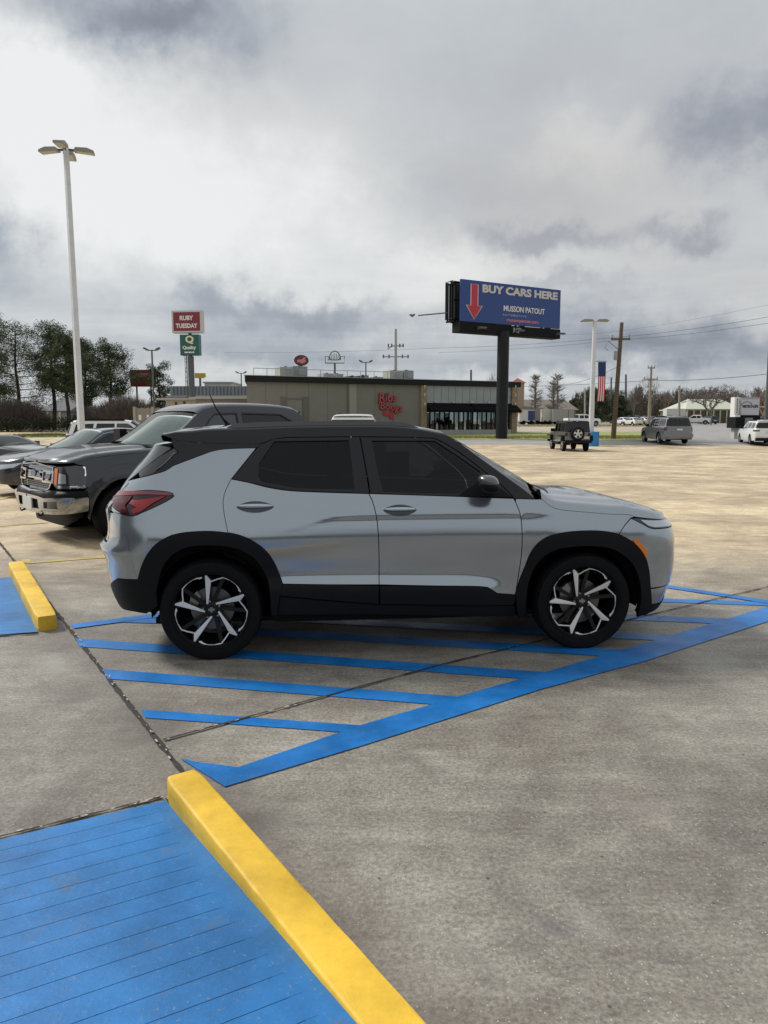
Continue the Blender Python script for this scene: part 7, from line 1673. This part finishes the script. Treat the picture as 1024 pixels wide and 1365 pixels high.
bare(1018, 100, 520, 44, 'bare pinkish tree at the right edge behind the minivan', 8, mat('pink_bark', (.27, .19, .16), .95), .25, 5, .5, .03)
cypress(712.5, 150, 500, 26, 'bare cypress with single trunk left of the paired ones', 4); cypress(736.5, 158, 505, 22, 'bare cypress, left one of the pair above the grey trailer', 6); cypress(742, 152, 500, 30, 'bare cypress, right one of the pair above the grey trailer', 9)
bare(653, 140, 495, 24, 'round-topped bare tree left of the thick billboard post', 11, M_BARKG, .35, 5, .5, .02)
bare(868, 200, 497, 40, 'thin bare tree behind the pale wooden pole', 13, M_TWIGG, .4, 5, .3, .012)
for i, (px, yt, w_, lb) in enumerate([(800, 515, 26, 'bare tree just right of the flag'), (845, 513, 34, 'bare tree right of the leaning brown pole'), (890, 520, 30, 'bare tree left of the thin pale pole'), (975, 520, 30, 'bare tree behind the electronic sign')]): bare(px, 210+i*6, yt, w_, lb, 30+i, M_TWIGG, .3, 5, .35, .014)
pine(822, 165, 528, 560, 30, 'dark green bushy tree behind the flag pole', 41, M_OAK, None, 18, 'evergreen_tree', dens=1.2, inner=.2); pine(793, 160, 521, 558, 36, 'dark green round tree left of the flag pole', 42, M_OAK, None, 20, 'evergreen_tree', dens=1.2, inner=.2)
pine(764, 240, 534, 548, 16, 'small distant umbrella-shaped tree above the long brown building', 43, M_OAK, None, 8, 'evergreen_tree', dens=1)
# leafless brown bushes and undergrowth on the left
def twiggy(name, label, px, Y, ytop, wpx, seed, m, n=2600, cat='bush', group=None):
    b = base(px, Y); k = Y/985; top = zat(ytop, Y)-b.z; w_ = wpx*k/2; r = random.Random(seed); V, F = [], []
    for i in range(n):
        a = r.random()*2*PI; rr = r.random()**.6; x, y = w_*rr*math.cos(a), w_*.7*rr*math.sin(a); hm = top*math.sqrt(max(.02, 1-(rr*.93)**2)); z = r.uniform(.0, 1)**.7*hm
        d = Vector((x*.5 + r.gauss(0, .6), y*.5 + r.gauss(0, .6), r.uniform(.8, 2.2))).normalized()*r.uniform(.5, 1.3); s_ = d.cross(Vector((r.uniform(-1, 1), r.uniform(-1, 1), .2))).normalized()*k*.24
        p = Vector((x, y, z*.8)); i0 = len(V); V += [tuple(p-s_), tuple(p+s_), tuple(p+d)]; F.append((i0, i0+1, i0+2))
    o = meshd(name, V, F, m, None); o.location = b; return tag(o, label, cat, group)
twiggy('bare_bush', 'large brown leafless bush left of the timber enclosure', 168, 88, 521, 84, 3, M_TWIG, 9000)
twiggy('bare_bush', 'brown leafless thicket under the broad pine at the far left', 20, 90, 528, 86, 5, M_TWIG, 9000)
twiggy('bare_bush', 'brown leafless thicket right behind the tall light pole', 122, 92, 540, 50, 6, M_TWIG, 4000)
for i, (px, w_, yt, lb) in enumerate([(-10, 46, 556, 'dark hedge cut off by the left edge'), (30, 50, 556, 'dark clipped hedge behind the grass island'), (70, 44, 556, 'dark low hedge below the pale house'), (108, 44, 555, 'dark low hedge beyond the white SUV')]):
    b = base(px, 86); k = 86/985; r = random.Random(60+i); V, F = [], []
    for j in range(16): leaves(V, F, Vector(((-1+2*(j+.5)/16)*w_*k/2, r.uniform(-.4, .4), (zat(yt, 86)-b.z)*.5)), (zat(yt, 86)-b.z)*.62, 110, k*1.3, r, .9)
    o = meshd('hedge', V, F, M_HEDGE, None); o.location = b; tag(o, lb, 'hedge')
# far wood: one brown mass with a ragged top
def wood(name, pxa, pxb, Y, yt, m, seed, n, yvar=5, step=3.2):
    r = random.Random(seed); k = Y/985; V, F = [], []
    px = pxa
    while px < pxb:
        x = ax(px, Y) ; top = zat(yt + yvar*noise.noise(Vector((px*.045, seed, 0)))*2 + r.uniform(-2, 2), Y); z0 = gz(Y)-.5; y0 = Y + r.uniform(-6, 10)
        for i in range(n):
            z = z0 + (top-z0)*r.random()**.8; sp_ = 3.2*k*(1.1-(z-z0)/(top-z0)*.6); p = Vector((x + r.gauss(0, 1)*sp_, y0 + r.gauss(0, 1.5), z)); d = Vector((r.gauss(0, .5), r.gauss(0, .3), r.uniform(.5, 1.6))).normalized()*r.uniform(.8, 2.2)
            s_ = Vector((1, 0, 0))*k*.32; i0 = len(V); V += [tuple(p-s_), tuple(p+s_), tuple(p+d)]; F.append((i0, i0+1, i0+2))
        bm = None; px += step
    o = meshd(name, V, F, m, None); o['kind'] = 'stuff'; return o
wood('far_wood', 770, 1060, 250, 525, M_TWIG, 3, 170, 6, 2.6); wood('far_wood', 770, 1060, 262, 534, mat('dark_wood', (.06, .055, .045), .95, var=.3, vs=.3), 5, 150, 5, 2.8)
wood('far_wood', 640, 780, 300, 546, M_TWIG, 7, 80, 3); wood('far_wood', -60, 230, 140, 547, mat('dark_undergrowth', (.05, .045, .035), .95, var=.3, vs=.5), 9, 46, 5)  # undergrowth on the left is plain dark brown
wood('far_wood', -200, 340, 330, 545, M_TWIG, 11, 24, 3)
